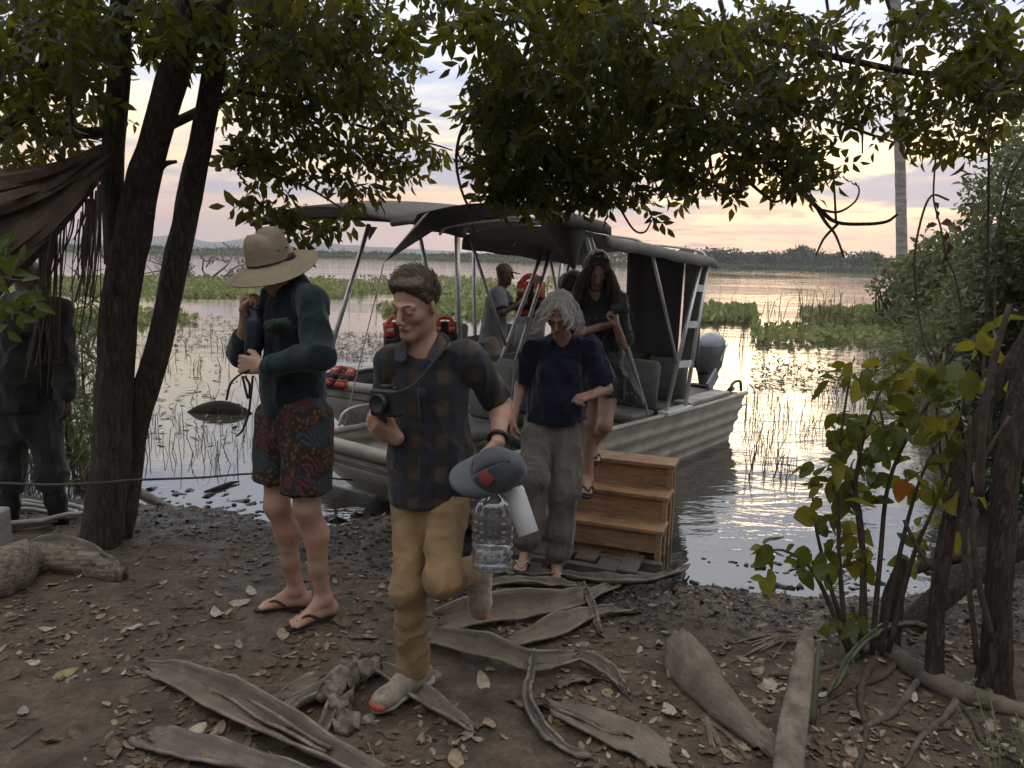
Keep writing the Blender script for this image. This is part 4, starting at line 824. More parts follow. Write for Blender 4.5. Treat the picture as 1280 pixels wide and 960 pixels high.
# clods of wet mud along the water line
M_CLOD = pmat('wet_mud', (.012, .010, .008), .38, spec=.35, var=.5, vscale=20, bump=.7, bscale=60)
def clods(name, w, r, flat=.6):
    base = np.array([(1, 0, 0), (-1, 0, 0), (0, 1, 0), (0, -1, 0), (0, 0, 1), (0, 0, -1), (.6, .6, .5), (-.6, .6, .5), (-.6, -.6, .5), (.6, -.6, .5)]); f = [(0, 6, 4), (6, 2, 4), (2, 7, 4), (7, 1, 4), (1, 8, 4), (8, 3, 4), (3, 9, 4), (9, 0, 4), (0, 2, 6), (2, 1, 7), (1, 3, 8), (3, 0, 9)]
    Vs = []; Fs = []
    for i, q in enumerate(w):
        s = r*(.35+rng.random()**2*1.3); v = base*(1+.35*rng.normal(size=(10, 1)))*s*np.array([1.3, 1, flat]); a = rng.uniform(0, 6.28); c, sn_ = math.cos(a), math.sin(a)
        Vs.append(np.stack([c*v[:, 0]-sn_*v[:, 1], sn_*v[:, 0]+c*v[:, 1], v[:, 2]], -1)+q); Fs += [tuple(k+i*10 for k in ff) for ff in f]
    return kind(link(name, mesh_np(name, np.vstack(Vs), np.array(Fs)), M_CLOD, None, True), 'stuff')
clods('mud_clods', shore_pts(600, -.22, .25), .018, .40)
w = shore_pts(260, -.6, .0); w[:, 2] = ZW; clods('mud_clods', w, .03, .5)
# twigs
tw_ = on_ground(70, 0, 1280, 720, 955)
for i, q in enumerate(tw_[:40]):
    a = rng.uniform(0, 3.14); L = rng.uniform(.05, .16); d = np.array([math.cos(a), math.sin(a), 0]); p0 = q-d*L*.5; p1 = q+d*L*.5; pm = q+np.array([rng.normal()*.01, rng.normal()*.01, .01])
    for p_ in (p0, p1): p_[2] = float(gh(p_[0], p_[1]))+.006
    pm[2] = max(pm[2], float(gh(pm[0], pm[1]))+.006)
    o = MB().tube(smooth_path([p0, pm, p1], 3), rng.uniform(.002, .005), 5).build('twig', M_DRY if i % 2 else M_LOG); tag(o, 'short dry %s twig lying on the bank' % ('tan' if i % 2 else 'dark'), 'twig', '%s twigs on the bank' % ('tan' if i % 2 else 'dark'))

# ---------------------------------------------------------------- dead palm frond hanging at the left
M_FROND = pmat('dead_frond', (.085, .058, .038), .85, var=.45, vscale=6, stretch=(1, 1, 1), bump=.5, bscale=60)
fr = thing('dead_palm_frond', 'big folded dead palm frond hanging beside the tree trunk', 'palm frond', P(40, 260, 3.9))
for k in range(26):
    u = k/25; p0 = P(128+rng.normal()*4, 182+u*34, 4.2+rng.normal()*.05); p1 = P(60, 210+u*90, 3.9+rng.normal()*.05); p2 = P(-30-rng.uniform(0, 30), 225+u*165, 3.6+rng.normal()*.06); mb = MB(); G = []
    pp = smooth_path([p0, p1, p2], 6)
    for i, c in enumerate(pp):
        T_ = unit(pp[min(i+1, len(pp)-1)]-pp[max(i-1, 0)]); n_ = unit(np.cross(T_, [0.2*rng.normal()*.2, -1, .3])); w = (.010+.035*i/len(pp)); dp = np.array([0, -.022, .01])
        G.append([c-n_*w, c+dp*(1 if k % 2 else .6), c+n_*w])
    mb.grid(G); mb.build('leaflet', M_FROND, fr, solid=.002)
for k in range(56):
    x0 = rng.uniform(50, 128); y0 = 338-x0*.85+rng.uniform(-10, 25); L = rng.uniform(50, 190); Yh = 4.1+rng.normal()*.12; w = rng.uniform(.5, 2.2)*4.1/FPX
    pts = [P(a, b_, Yh) for a, b_ in smooth_path([(x0, y0), (x0-rng.uniform(0, 8), y0+L*.5), (x0-rng.uniform(0, 24), y0+L)], 5)]
    mb = MB(); mb.grid([[c-np.array([w*(1-.6*i/len(pts)), 0, 0]), c+np.array([0, -.004, 0]), c+np.array([w*(1-.6*i/len(pts)), .0, 0])] for i, c in enumerate(pts)]); mb.build('hanging_strip', M_FROND, fr, solid=.002)
# leafy twig in front of the booted man
M_LEAFL = leafmat('near_twig_leaf', (.06, .085, .02), (.16, .2, .02), .4, .3, 2, .4)
tg = thing('leafy_twig', 'green leafy twig hanging in front of the booted man', 'twig', P(20, 400, 3.2))
MB().tube([P(*a) for a in smooth_path([(-40, 330, 3.2), (0, 345, 3.2), (30, 350, 3.2), (48, 335, 3.2)], 5)], .004, 5).build('stem', M_TWIG, tg)
MB().tube([P(*a) for a in smooth_path([(-30, 400, 3.2), (10, 385, 3.2), (40, 385, 3.2)], 5)], .004, 5).build('stem', M_TWIG, tg)
for k in range(36):
    c = P(rng.uniform(-20, 45), rng.uniform(310, 430), 3.2+rng.normal()*.08); d = np.array([rng.normal()*.6+.5, rng.normal()*.4, rng.normal()*.7]); V, F = leaf_cloud(c[None], .09*(.7+.5*rng.random()), .04, d[None], np.array([[.1, -1, .5]])+rng.normal(size=(1, 3))*.4); o = link('leaf', mesh_np('leaf', V, F), M_LEAFL); adopt(o, tg)
# brush behind the booted man
stems('shore_brush', [(20, 125, 470, 640, 500)], (.3, 1.6), .5, .005)
bush('reed_clump', 'thin green reeds at the water edge behind the booted man', [(105, 440, 26, 90, 6.5, .5, 260), (70, 520, 40, 60, 6.3, .4, 200), (110, 560, 20, 50, 6.2, .3, 120)], M_BUSH, .22, 'bushes on the left shore', .10)
# ---------------------------------------------------------------- boats
M_ALU = pmat('worn_aluminium', (.40, .36, .30), .55, metal=.2, var=.22, vscale=5, bump=.15, bscale=30, col2=(.27, .24, .20))
M_ALUD = pmat('stained_aluminium', (.30, .28, .25), .6, metal=.25, var=.4, vscale=4, bump=.2, bscale=25)
M_TUBE = pmat('alloy_tube', (.52, .51, .49), .4, metal=.6, var=.15, vscale=10)
M_DECK = pmat('boat_floor', (.10, .095, .09), .8, var=.3, vscale=6)
M_CANVAS = pmat('grey_canvas', (.075, .070, .062), .9, var=.22, vscale=3, bump=.25, bscale=14, bdist=.02)
M_CANVASL = pmat('pale_canvas', (.155, .145, .128), .9, var=.2, vscale=3, bump=.25, bscale=14, bdist=.02)
M_SEAT = pmat('seat_vinyl', (.125, .125, .115), .55, var=.2, vscale=8, bump=.15, bscale=30)
M_PIPE = pmat('seat_piping', (.30, .285, .26), .6)
M_BROWN = pmat('console_brown', (.10, .062, .040), .5, var=.25)
M_BLACK = pmat('black_plastic', (.018, .018, .02), .45, var=.2)
M_MOTOR = pmat('motor_grey', (.085, .088, .095), .35, var=.12)
M_MOTORL = pmat('motor_light', (.20, .225, .27), .3, var=.1)
M_WHITE = pmat('white_paint', (.62, .62, .60), .5, var=.12)
M_ROPE = pmat('pale_rope', (.34, .32, .29), .9, bump=.4, bscale=200)
class Frame:
    def __init__(s, O, a, hand=1): s.O = np.array([*O, 0.]); a = unit([*a, 0]); s.a = a; s.b = np.array([-a[1], a[0], 0]); s.z = np.array([0, 0, 1.])
    def __call__(s, u, v, z): return s.O+s.a*u+s.b*v+s.z*z
def hull(B, root, L, Wd, mat, zg0=.30, zg1=.22, name='hull', zb=-.46, rake=.95, inset=.14, ribs=5):
    nu, ns = 44, 31
    def zg(u): return zg0+(zg1-zg0)*min(1, u/L*1.3)
    def zbot(u): return zb+(max(0, 1-u/rake)**1.6)*(zg(u)-.16-zb)
    for side in (0, 1):
        G = []
        for i in range(nu):
            u = L*i/(nu-1); row = []
            for j in range(ns):
                s = j/(ns-1); z = zg(u)+(zbot(u)-zg(u))*s; rib = .022*max(0, math.sin(s*ribs*2*math.pi+.6))**.6*min(1, (1-s)*8)*min(1, s*10) if s < .86 else 0
                ins = inset*s**1.2-rib; ub = u-(.16*s if i == nu-1 else .16*s*(u/L)**6)
                row.append(B(ub, ins if side == 0 else Wd-ins, z))
            G.append(row)
        MB().grid(G).build(name, mat, root, True, solid=.008)
    G = [[B(L*i/30-(.16*(i/30)**6), inset+(Wd-2*inset)*j/8, zbot(L*i/30)) for j in range(9)] for i in range(31)]
    MB().grid(G).build('bottom', mat, root, True, solid=.008)
    G = [[B(L-.16*s, inset*s**1.2+(Wd-2*inset*s**1.2)*j/8, zg(L)+(zb-zg(L))*s) for j in range(9)] for s in np.linspace(0, 1, 6)]
    MB().grid(G).build('transom', mat, root, solid=.012)
    G = [[B(.03*s, inset*s*.6+(Wd-2*inset*s*.6)*j/8, zg(0)-.16*s) for j in range(9)] for s in (0, .5, 1)]
    MB().grid(G).build('bow_plate', mat, root, solid=.01)
    mb = MB(); mb.grid([[B(.5+(L-.7)*i/10, .1+(Wd-.2)*j/4, -.14) for j in range(5)] for i in range(11)]); mb.build('floor', M_DECK, root, solid=.01)
    return zg
def seat(B, root, u, v, z, w=.46, h=.50, face=-1, logo=False, tilt=.10):
    """seat with back; face=-1 looks toward the bow (back at larger u)"""
    bu = u-face*.0
    st = thing_part('seat', root, B(u, v, z))
    mb = MB(); c = B(u+face*.22, v, z-.02); mb.box(c, B.a*.22, B.b*w/2, np.array([0, 0, .05])); mb.build('cushion', M_SEAT, st, True, .02)
    mb = MB(); ax = unit(np.array([0, 0, 1.])-B.a*face*tilt); mb.box(B(u, v, z+.03)+ax*h/2, unit(np.cross(B.b, ax))*.04, B.b*w/2, ax*h/2); o = mb.build('backrest', M_SEAT, st, True, .03)
    q = [B(u, v+s*w/2, z+.03)+ax*hh for s, hh in [(-1, .03), (-1, h-.05), (-.85, h-.01), (.85, h-.01), (1, h-.05), (1, .03)]]
    MB().tube(q, .011, 6).build('piping', M_PIPE, st, True)
    mb = MB(); mb.tube([B(u+face*.2, v, z-.07), B(u+face*.2, v, -.13)], .04, 8); mb.build('pedestal', M_TUBE, st)
    if logo:
        n_ = unit(np.cross(B.b, ax)); n_ = n_ if n_@(CAM-B(u, v, z)) > 0 else -n_; c = B(u, v, z+.03)+ax*h*.62+n_*.0425; mb = MB(); mb.lathe(c, n_, [(0, .055), (.002, .055)], 18); mb.build('emblem', pmat('seat_emblem', (.22, .26, .24), .6), st)
        mb = MB(); mb.box(c+n_*.003, B.b*.006, ax*.022, n_*.001); mb.box(c+n_*.003+ax*.022, B.b*.013, ax*.006, n_*.001); mb.build('emblem_mark', M_SEAT, st)
    return st
def thing_part(name, root, loc):
    o = bpy.data.objects.new(name, None); COL.objects.link(o); o.location = tuple(float(x) for x in loc); o.empty_display_size = .05; adopt(o, root); return o

# --- boat A with the canvas awning
BA = Frame((-.426, 4.97), (.628, .778)); WA = 1.5
boat = thing('river_boat', 'flat-bowed ribbed aluminium boat with canvas awning nosed onto the mud', 'boat', BA(2.5, .75, ZW))
zgA = hull(BA, boat, 5.0, WA, M_ALU)
for v in (0, WA):
    MB().tube([BA(u, v, zgA(u)) for u in np.linspace(-.02, 5.05, 20)], .030, 10, squash=.8).build('gunwale', M_ALU, boat, True)
MB().tube([BA(-.02, v, .295) for v in np.linspace(-.04, WA+.04, 9)], .052, 12).build('bow_rail', M_ALU, boat, True)
mb = MB(); mb.box(BA(0, WA/2, .20), BA.a*.012, BA.b*WA/2, np.array([0, 0, .022])); mb.build('bow_strip', M_ALUD, boat, False, .006)
mb = MB(); mb.box(BA(.32, WA/2, .13), BA.a*.28, BA.b*(WA/2-.05), np.array([0, 0, .012])); mb.build('bow_deck', M_ALUD, boat)
mb = MB(); mb.box(BA(.62, WA/2, .02), BA.a*.012, BA.b*(WA/2-.06), np.array([0, 0, .12])); mb.build('bow_bulkhead', M_ALUD, boat)
MB().tube(smooth_path([BA(.30, WA, .33), BA(.34, WA, .42), BA(.44, WA, .46), BA(.62, WA, .46), BA(.72, WA, .42), BA(.76, WA, .33)], 4), .014, 8).build('grab_rail', M_TUBE, boat, True)
MB().tube(smooth_path([BA(4.70, .05, .24), BA(4.74, .05, .34), BA(4.85, .05, .37), BA(4.98, .05, .35), BA(5.02, .05, .24)], 4), .016, 8).build('grab_rail', M_BLACK, boat, True)
mb = MB(); mb.box(BA(4.55, .55, .20), BA.a*.42, BA.b*.48, np.array([0, 0, .018])); mb.build('stern_deck', M_DECK, boat, False, .006)
mb = MB(); mb.box(BA(4.10, .10, .27), BA.a*.5, BA.b*.10, np.array([0, 0, .02])); mb.build('side_deck', M_ALUD, boat, False, .006)
MB().tube([BA(4.95, .1, 0.02), BA(5.35, .1, .04)], .012, 6).build('trim_rod', M_TUBE, boat)
# mooring knot at the stern rail
mb = MB(); kn = smooth_path([BA(4.72+.05*math.sin(k*1.7), .05+.03*math.cos(k*2.3), .27+.025*(k % 3)) for k in range(9)], 4); mb.tube(kn, .009, 6); mb.build('tied_rope', M_BLACK, boat, True)
# frame: near and far ladder struts with rungs, stays
def ladder(v, u0, u1, tops, bots, rungs):
    for (ub, zb_), (ut, zt) in zip(bots, tops): MB().tube([BA(ub, v, zb_), BA(ut, v, zt)], .021, 8).build('awning_post', M_TUBE, boat, True)
    for s in rungs:
        p = [BA(b_[0]+(t_[0]-b_[0])*s, v, b_[1]+(t_[1]-b_[1])*s) for b_, t_ in zip(bots, tops)]; c = (p[0]+p[1])/2; mb = MB(); mb.box(c, (p[1]-p[0])/2, np.array([0, 0, .035]), BA.b*.008); mb.build('gusset', M_WHITE, boat)
ladder(0, 0, 0, [(3.67, 1.765), (3.81, 1.755)], [(3.08, .27), (3.48, .25)], [.30, .56, .80])
ladder(WA, 0, 0, [(3.0, 1.80), (3.14, 1.80)], [(2.12, .30), (2.42, .30)], [.52, .80])
for pts in ([BA(2.60, 0, 1.86), BA(3.26, 0, .72)], [BA(1.62, 0, 1.90), BA(2.10, 0, 1.26), BA(2.72, 0, .30)], [BA(1.86, WA, 1.88), BA(2.44, WA, .80)], [BA(3.55, WA, 1.80), BA(3.2, WA, .9), BA(2.95, WA, .30)], [BA(1.55, 0, 1.92), BA(1.85, 0, 1.45)], [BA(3.1, WA, 1.8), BA(3.3, WA, 1.3), BA(3.6, WA, .3)]):
    MB().tube(pts, .016, 8).build('awning_stay', M_TUBE, boat, True)
mb = MB(); mb.box(BA(3.28, .0, .26), BA.a*.26, BA.b*.06, np.array([0, 0, .02])); mb.build('post_foot', M_WHITE, boat, False, .005)
for u, zt in ((1.45, 1.97), (2.5, 1.90), (3.75, 1.83)):
    MB().tube(smooth_path([BA(u, 0, zt-.06), BA(u, .12, zt+.01), BA(u, WA/2, zt+.06), BA(u, WA-.12, zt+.01), BA(u, WA, zt-.06)], 5), .014, 7).build('awning_bow', M_TUBE, boat, True)
# canvas
def zc(u, v): return 2.0-.075*(u-1.45)+.075*math.sin(math.pi*min(1, max(0, v/WA)))-.010*abs(math.sin((u-1.45)*math.pi/1.15))-.025
for nm, ua, ub, dz in (('awning', 1.18, 1.86, .085), ('rear_awning', 1.80, 3.92, -.02)):
    G = []
    for u in np.linspace(ua, ub, 9 if nm == 'awning' else 22):
        row = [BA(u, -.05, zc(u, 0)+dz-.11-.006*math.sin(u*13)), BA(u, -.045, zc(u, 0)+dz-.04)]
        row += [BA(u, v, zc(u, v)+dz) for v in np.linspace(0, WA, 11)]
        row += [BA(u, WA+.045, zc(u, WA)+dz-.05), BA(u, WA+.05, zc(u, WA)+dz-.13-.006*math.sin(u*11))]
        G.append(row)
    MB().grid(G).build(nm, M_CANVAS if nm == 'awning' else M_CANVASL, boat, True, solid=.004)
def flap(pts3, name='awning_flap', mat=None):
    a, b_, tip, back = pts3; G = []
    for i in range(9):
        s = i/8; l = a+(tip-a)*s; r = b_+(tip-b_)*s; m_ = back+(tip-back)*s; G.append([l*(1-k)**2+2*m_*k*(1-k)+r*k*k for k in np.linspace(0, 1, 9)])
    MB().grid(G).build(name, mat or M_CANVAS, boat, True, solid=.004)
flap([BA(1.185, .30, zc(1.2, .30)+.083), BA(1.50, -.048, zc(1.5, 0)+.0), P(718, 340, BA(1.40, .02, 0)[1]), BA(1.16, -.06, 2.04)])
flap([BA(1.185, WA-.14, zc(1.2, WA-.14)+.083), BA(1.45, WA+.05, zc(1.45, WA)-.02), P(480, 328, BA(.80, WA, 0)[1]), BA(1.16, WA+.06, 2.03)], mat=M_CANVASL)
MB().tube([P(480, 328, BA(.80, WA, 0)[1]), BA(.36, WA, .34)], .005, 5).build('awning_rope', M_ROPE, boat)
MB().tube([P(718, 340, BA(1.40, .02, 0)[1]), P(716, 365, BA(1.36, .02, 0)[1]), BA(1.2, .0, .32)], .005, 5).build('awning_rope', M_ROPE, boat)
# stern curtain with folds
for v0, v1, m_, nm in ((.30, .98, M_CANVAS, 'stern_curtain'), (.06, .28, M_CANVASL, 'curtain_edge')):
    G = []
    for s in np.linspace(0, 1, 11): G.append([BA(3.86+.015*math.sin(v*26+s*3), v, 1.80-(1.80-.62)*s+.0*v) for v in np.linspace(v0, v1, 21)])
    MB().grid(G).build(nm, m_, boat, True, solid=.004)
# seats, console, wheel, motor
seat(BA, boat, 3.10, .36, .24, .46, .48, -1, True); seat(BA, boat, 3.75, .38, .22, .46, .46, -1)
seat(BA, boat, 1.50, .92, .26, .46, .52, -1); seat(BA, boat, 2.10, 1.15, .22, .44, .50, -1); seat(BA, boat, 2.10, .62, .10, .44, .46, -1); seat(BA, boat, 4.62, .98, .40, .46, .46, -1, True); seat(BA, boat, 2.75, 1.12, .30, .44, .5, -1)
cn = thing_part('console', boat, BA(3.8, .92, -.1))
mb = MB(); mb.box(BA(3.80, .92, .36), BA.a*.16, BA.b*.26, np.array([0, 0, .36])); mb.build('console_box', M_BROWN, cn, False, .02)
c = BA(3.63, .76, .62); n_ = -BA.a; mb = MB(); mb.lathe(c, n_, [(0, .045), (.006, .045), (.007, .036)], 18); mb.build('gauge', M_WHITE, cn)
mb = MB(); cw = BA(4.04, .92, .84); ax = unit(BA.a*.75+np.array([0, 0, .65])); e1 = BA.b; e2 = unit(np.cross(ax, e1)); mb.tube([cw+.19*(math.cos(a)*e1+math.sin(a)*e2) for a in np.linspace(0, 2*math.pi, 33)], .014, 8, cap=False)
wh = mb.build('steering_wheel', M_BLACK, cn, True)
mb = MB(); mb.tube([cw-ax*.18, cw], .018, 8)
for k in range(3): mb.tube([cw, cw+.19*(math.cos(k*2.09)*e1+math.sin(k*2.09)*e2)], .008, 6)
mb.build('wheel_spoke', M_TUBE, cn)
mo = thing_part('outboard_motor', boat, BA(5.1, .72, -.2))
prof = [(0.0, .06), (.02, .13), (.10, .165), (.26, .18), (.38, .17), (.46, .13), (.50, .05)]
def cowl(name, mat, z0, prof, su, sv, u0, tilt):
    G = []
    for (h, r) in prof: G.append([BA(u0+.08+1.12*su*r*math.cos(a)*(1.25 if math.cos(a) > 0 else 1)+tilt*h, .56+sv*r*math.sin(a), z0+h) for a in np.linspace(0, 2*math.pi, 25)])
    MB().grid(G).build(name, mat, mo, True)
cowl('cowl', M_MOTOR, .36, prof, 1.15, .85, 5.10, .12)
cowl('cowl_cap', M_MOTORL, .72, [(0, .174), (.04, .170), (.10, .14), (.15, .06), (.155, .001)], 1.16, .86, 5.14, .12)
cowl('midsection', M_MOTOR, -.50, [(0, .05), (.2, .07), (.5, .09), (.75, .10), (.88, .13)], 1.2, .7, 5.08, 0)
mb = MB(); mb.box(BA(5.04, .56, .12), BA.a*.05, BA.b*.13, np.array([0, 0, .14])); mb.build('clamp_bracket', M_BLACK, mo, False, .015)
mb = MB(); mb.box(BA(4.90, .36, .34), unit(BA.a*.8+np.array([0, 0, .6]))*.14, BA.b*.015, unit(np.array([0, 0, 1.])-BA.a*.7)*.07); mb.build('fuel_flap', M_MOTORL, mo, False, .006)
mb = MB()
for k in range(7): mb.box(BA(5.20+.035*k, .56-.158+.004*k, .56+.028*k), BA.a*.012, BA.b*.002, np.array([0, 0, .02]))
mb.build('cowl_lettering', M_WHITE, mo)

# --- boat B moored behind
BB = Frame((-.95, 7.52), (.50, .866)); WB = 1.5
boatb = thing('river_boat', 'dark-sided boat with a hard grey roof moored behind the awning boat', 'boat', BB(2.5, .75, ZW))
hull(BB, boatb, 5.2, WB, M_ALUD, .36, .30)
for v in (0, WB): MB().tube([BB(u, v, .36-.06*u/5) for u in np.linspace(-.02, 5.2, 20)], .03, 10, squash=.8).build('gunwale', M_ALUD, boatb, True)
MB().tube([BB(-.02, v, .355) for v in np.linspace(-.04, WB+.04, 9)], .05, 12).build('bow_rail', M_ALU, boatb, True)
mb = MB(); mb.box(BB(0, WB/2, .26), BB.a*.012, BB.b*WB/2, np.array([0, 0, .03])); mb.build('bow_strip', M_ALUD, boatb)
mb = MB(); mb.box(BB(1.3, WB/2, .56), BB.a*.02, BB.b*(WB/2-.03), np.array([0, 0, .20])); mb.build('bulkhead', M_BLACK, boatb)
for v in (0.02, WB-.02):
    mb = MB(); mb.box(BB(2.9, v, .46), BB.a*1.6, BB.b*.012, np.array([0, 0, .13])); mb.build('side_board', M_BLACK, boatb)
mb = MB(); G = []
for u in np.linspace(-.55, 3.9, 19):
    e = min(1, (u+.55)/.8); G.append([BB(u, v, 2.06+.14*math.sin(math.pi*(v+.15)/(WB+.3))+.10*math.sin(math.pi*min(1, max(0, (u+.55)/4.45)))-.05*(1-e)) for v in np.linspace(-.15, WB+.15, 11)])
mb.grid(G).build('hard_roof', M_CANVAS, boatb, True, solid=.03)
q = []
for v in (-.15, WB+.15): q.append(MB().tube([BB(u, v, 2.045+.10*math.sin(math.pi*min(1, max(0, (u+.55)/4.45)))-.05*(1-min(1, (u+.55)/.8))) for u in np.linspace(-.55, 3.9, 16)], .03, 8).build('roof_edge', M_CANVAS, boatb, True))
for (v, ub, zb_, ut, zt) in ((WB, .25, .34, 1.06, 2.06), (0.0, .78, .34, .68, 2.08), (WB, 2.6, .34, 2.0, 2.1), (0.0, 2.9, .34, 3.2, 2.12), (WB, 3.4, .34, 3.3, 2.12)):
    MB().tube([BB(ub, v, zb_), BB(ut, v, zt)], .028, 8).build('roof_post', M_TUBE, boatb, True)
    mb = MB(); tp = BB(ut, v, zt-.02); mb.add([tp+BB.a*(-.03)+BB.b*d for d in (-.006, .006)]+[tp+BB.a*.15+BB.b*d for d in (-.006, .006)]+[tp-np.array([0, 0, .16])+BB.b*d for d in (-.006, .006)], [(0, 2, 4), (1, 5, 3), (0, 1, 3, 2), (2, 3, 5, 4), (4, 5, 1, 0)]); mb.build('gusset', M_ALUD, boatb)
seat(BB, boatb, 2.4, .5, .36, .44, .5, -1); seat(BB, boatb, 3.0, .4, .36, .44, .5, -1); seat(BB, boatb, 2.2, 1.1, .34, .44, .5, -1)

# ---------------------------------------------------------------- life jackets
M_ORANGE = pmat('orange_nylon', (.50, .07, .03), .6, var=.2, vscale=6, bump=.3, bscale=20)
M_STRAP = pmat('black_webbing', (.016, .016, .018), .7)
M_REFL = pmat('reflective_tape', (.55, .50, .48), .4)
def life_jacket(lab, c, right, up, s=1.0, tilt=0.0):
    """hangs with its back against something: c centre top, right and up unit vectors, front = right x up"""
    right = unit(right); up = unit(up-right*(np.asarray(up)@right)); fr = np.cross(right, up); fr = fr if fr@(CAM-c) > 0 else -fr
    j = thing('life_jacket', lab, 'life jacket', c-up*.5*s, 'orange life jackets in the boats')
    def panel(nm, x0, x1, y0, y1, d, th, mt):
        G = []; n = 9
        for i in range(n):
            a = i/(n-1); row = []
            for k in range(n):
                b_ = k/(n-1); e = min(1, 7*min(a, 1-a))*min(1, 7*min(b_, 1-b_)); w = 1-.12*abs(b_-.5)
                row.append(c+right*s*((x0+x1)/2+(x1-x0)*(a-.5)*w)+up*s*(y0+(y1-y0)*b_)+fr*s*(d+th*e**.6+.006*math.sin(9*a+7*b_)))
            G.append(row)
        MB().grid(G).build(nm, mt, j, True, solid=.012)
    panel('back_panel', -.20, .20, -.50, 0, -.03, .02, M_STRAP)
    for sg in (-1, 1):
        panel('shoulder_panel', sg*.20, sg*.06, -.20, .0, .0, .045, M_ORANGE); panel('side_panel', sg*.22, sg*.02, -.34, -.21, .0, .05, M_STRAP); panel('front_panel', sg*.22, sg*.02, -.50, -.35, .0, .05, M_ORANGE)
        panel('tape', sg*.17, sg*.08, -.13, -.09, .05, .004, M_REFL)
    mb = MB(); mb.tube(smooth_path([c+right*s*x+up*s*y+fr*s*d for x, y, d in ((-.14, -.02, .02), (-.09, .05, -.01), (0, .07, -.03), (.09, .05, -.01), (.14, -.02, .02))], 5), .035*s, 8); mb.build('collar', M_ORANGE, j, True)
    for yy in (-.27, -.42): mb = MB(); mb.box(c+up*s*yy+fr*s*.062, right*s*.19, up*s*.013, fr*s*.004); mb.build('strap', M_STRAP, j)
    return j
zz = np.array([0, 0, 1.])
life_jacket('orange and black life jacket hung on the seat behind the plaid shirt', P(497, 402, 6.9), np.array([.9, .3, .1]), zz+np.array([-.25, .1, 0]), .66)
life_jacket('orange life jacket showing past the shoulder of the plaid shirt', P(556, 402, 7.2), np.array([.9, .2, 0]), zz, .55)
life_jacket('red life jacket lying flat on the bow of the moored boat', P(432, 462, 8.2), np.array([1., -.2, -.08]), np.array([0, .85, .35]), .7)
life_jacket('orange life jacket held up by the man in the grey shirt', P(664, 352, 9.35), np.array([.75, -.6, 0]), zz, .98)

# ---------------------------------------------------------------- stairs and platform
m = bpy.data.materials.new('varnished_plank'); m.use_nodes = True; t = NT(m.node_tree)
tc = t.n('ShaderNodeTexCoord'); oi = t.n('ShaderNodeObjectInfo'); off = t.n('ShaderNodeVectorMath', {0: (tc, 'Object'), 1: t.math('MULTIPLY', (oi, 'Random'), 20.0)}, operation='ADD')
n1 = t.noise(t.vscale(off, (1.2, 14, 14)), 5, 6, .6, 1.2); n2 = t.noise((off, 0), 6, 4, .6)
cc = t.ramp((n1, 0), [(.25, (.16, .085, .040)), (.5, (.36, .205, .105)), (.75, (.50, .31, .17))])
cc = t.mix(t.math('MULTIPLY', (oi, 'Random'), .45), cc, t.mix(.5, cc, (.22, .13, .07)))
cc = t.mix(t.mapr((n2, 0), .48, .75, 0, .6), cc, (.10, .065, .04))
bp = t.n('ShaderNodeBump', {'Strength': .35, 'Distance': .006, 'Height': (n1, 0)})
b = t.n('ShaderNodeBsdfPrincipled', {'Base Color': cc, 'Roughness': .55, 'Normal': bp}); t.n('ShaderNodeOutputMaterial', {0: b}); M_PLANK = m
SA = Frame((0, 0), (.94, -.34)); SA.O = np.array([1.03, 4.96, 0])      # a = to the right along a tread, b = depth away
stairs = thing('wooden_steps', 'three-tread wooden plank steps standing in the mud beside the boat', 'steps', SA(-.4, .3, -.4))
def plank(nm, u0, u1, d0, d1, z0, z1, bev=.004, mat=None, root=None):
    r = root or stairs; mb = MB(); mb.box((0, 0, 0), ((u1-u0)/2, 0, 0), (0, (d1-d0)/2, 0), (0, 0, (z1-z0)/2)); o = mb.build(nm, mat or M_PLANK, None, False, bev, origin=(0, 0, 0))
    o.location = tuple(SA((u0+u1)/2, (d0+d1)/2, (z0+z1)/2)); o.rotation_euler = (0, 0, math.atan2(SA.a[1], SA.a[0])); adopt(o, r); return o
SW = .98; TD = .195
for k, zt in enumerate((-.075, .105, .285)):
    d0 = TD*k
    for j in range(2): plank('tread_plank', -SW, .012, d0-.012+j*(TD/2+.008), d0-.012+(j+1)*(TD/2+.008)-.004+(.036 if j else 0), zt-.028, zt-(.002 if j else 0))
    plank('riser_board', -SW+.03, -.035, d0+.02, d0+.036, zt-.028-.148, zt-.0285)
    for u in (-SW, -.04): plank('leg', u, u+.04, d0, d0+.045, -.52, zt-.03, .003)
    plank('side_rail', -.036, -.006, d0+.046, d0+TD-.002, zt-.085, zt-.03, .003)
plank('lower_board', -SW+.03, -.16, .06, .078, -.34, -.16, .004); plank('lower_board', -.155, -.045, .06, .078, -.34, -.16, .004, pmat('dark_board', (.05, .035, .025), .7))
for u in (-SW, -.04): plank('leg', u, u+.04, 3*TD-.05, 3*TD-.005, -.52, .255, .003)
M_GREYPL = pmat('wet_grey_plank', (.10, .085, .07), .55, var=.45, vscale=6, stretch=(2, 14, 14), bump=.4, bscale=30)
pf = thing('plank_platform', 'low platform of wet grey boards below the wooden steps', 'platform', SA(-.5, -.2, -.3))
for k in range(6): plank('board', -1.0+k*.155, -1.0+k*.155+.13+.018*math.sin(k*5), -.30+.07*math.sin(k*2.4), -.03, -.285+.018*math.sin(k*3), -.263+.018*math.sin(k*3), .004, M_GREYPL, pf)
plank('joist', -.95, .03, -.33, -.27, -.34, -.265, .004, M_GREYPL, pf); plank('joist', -.95, .03, -.12, -.06, -.34, -.265, .004, M_GREYPL, pf)
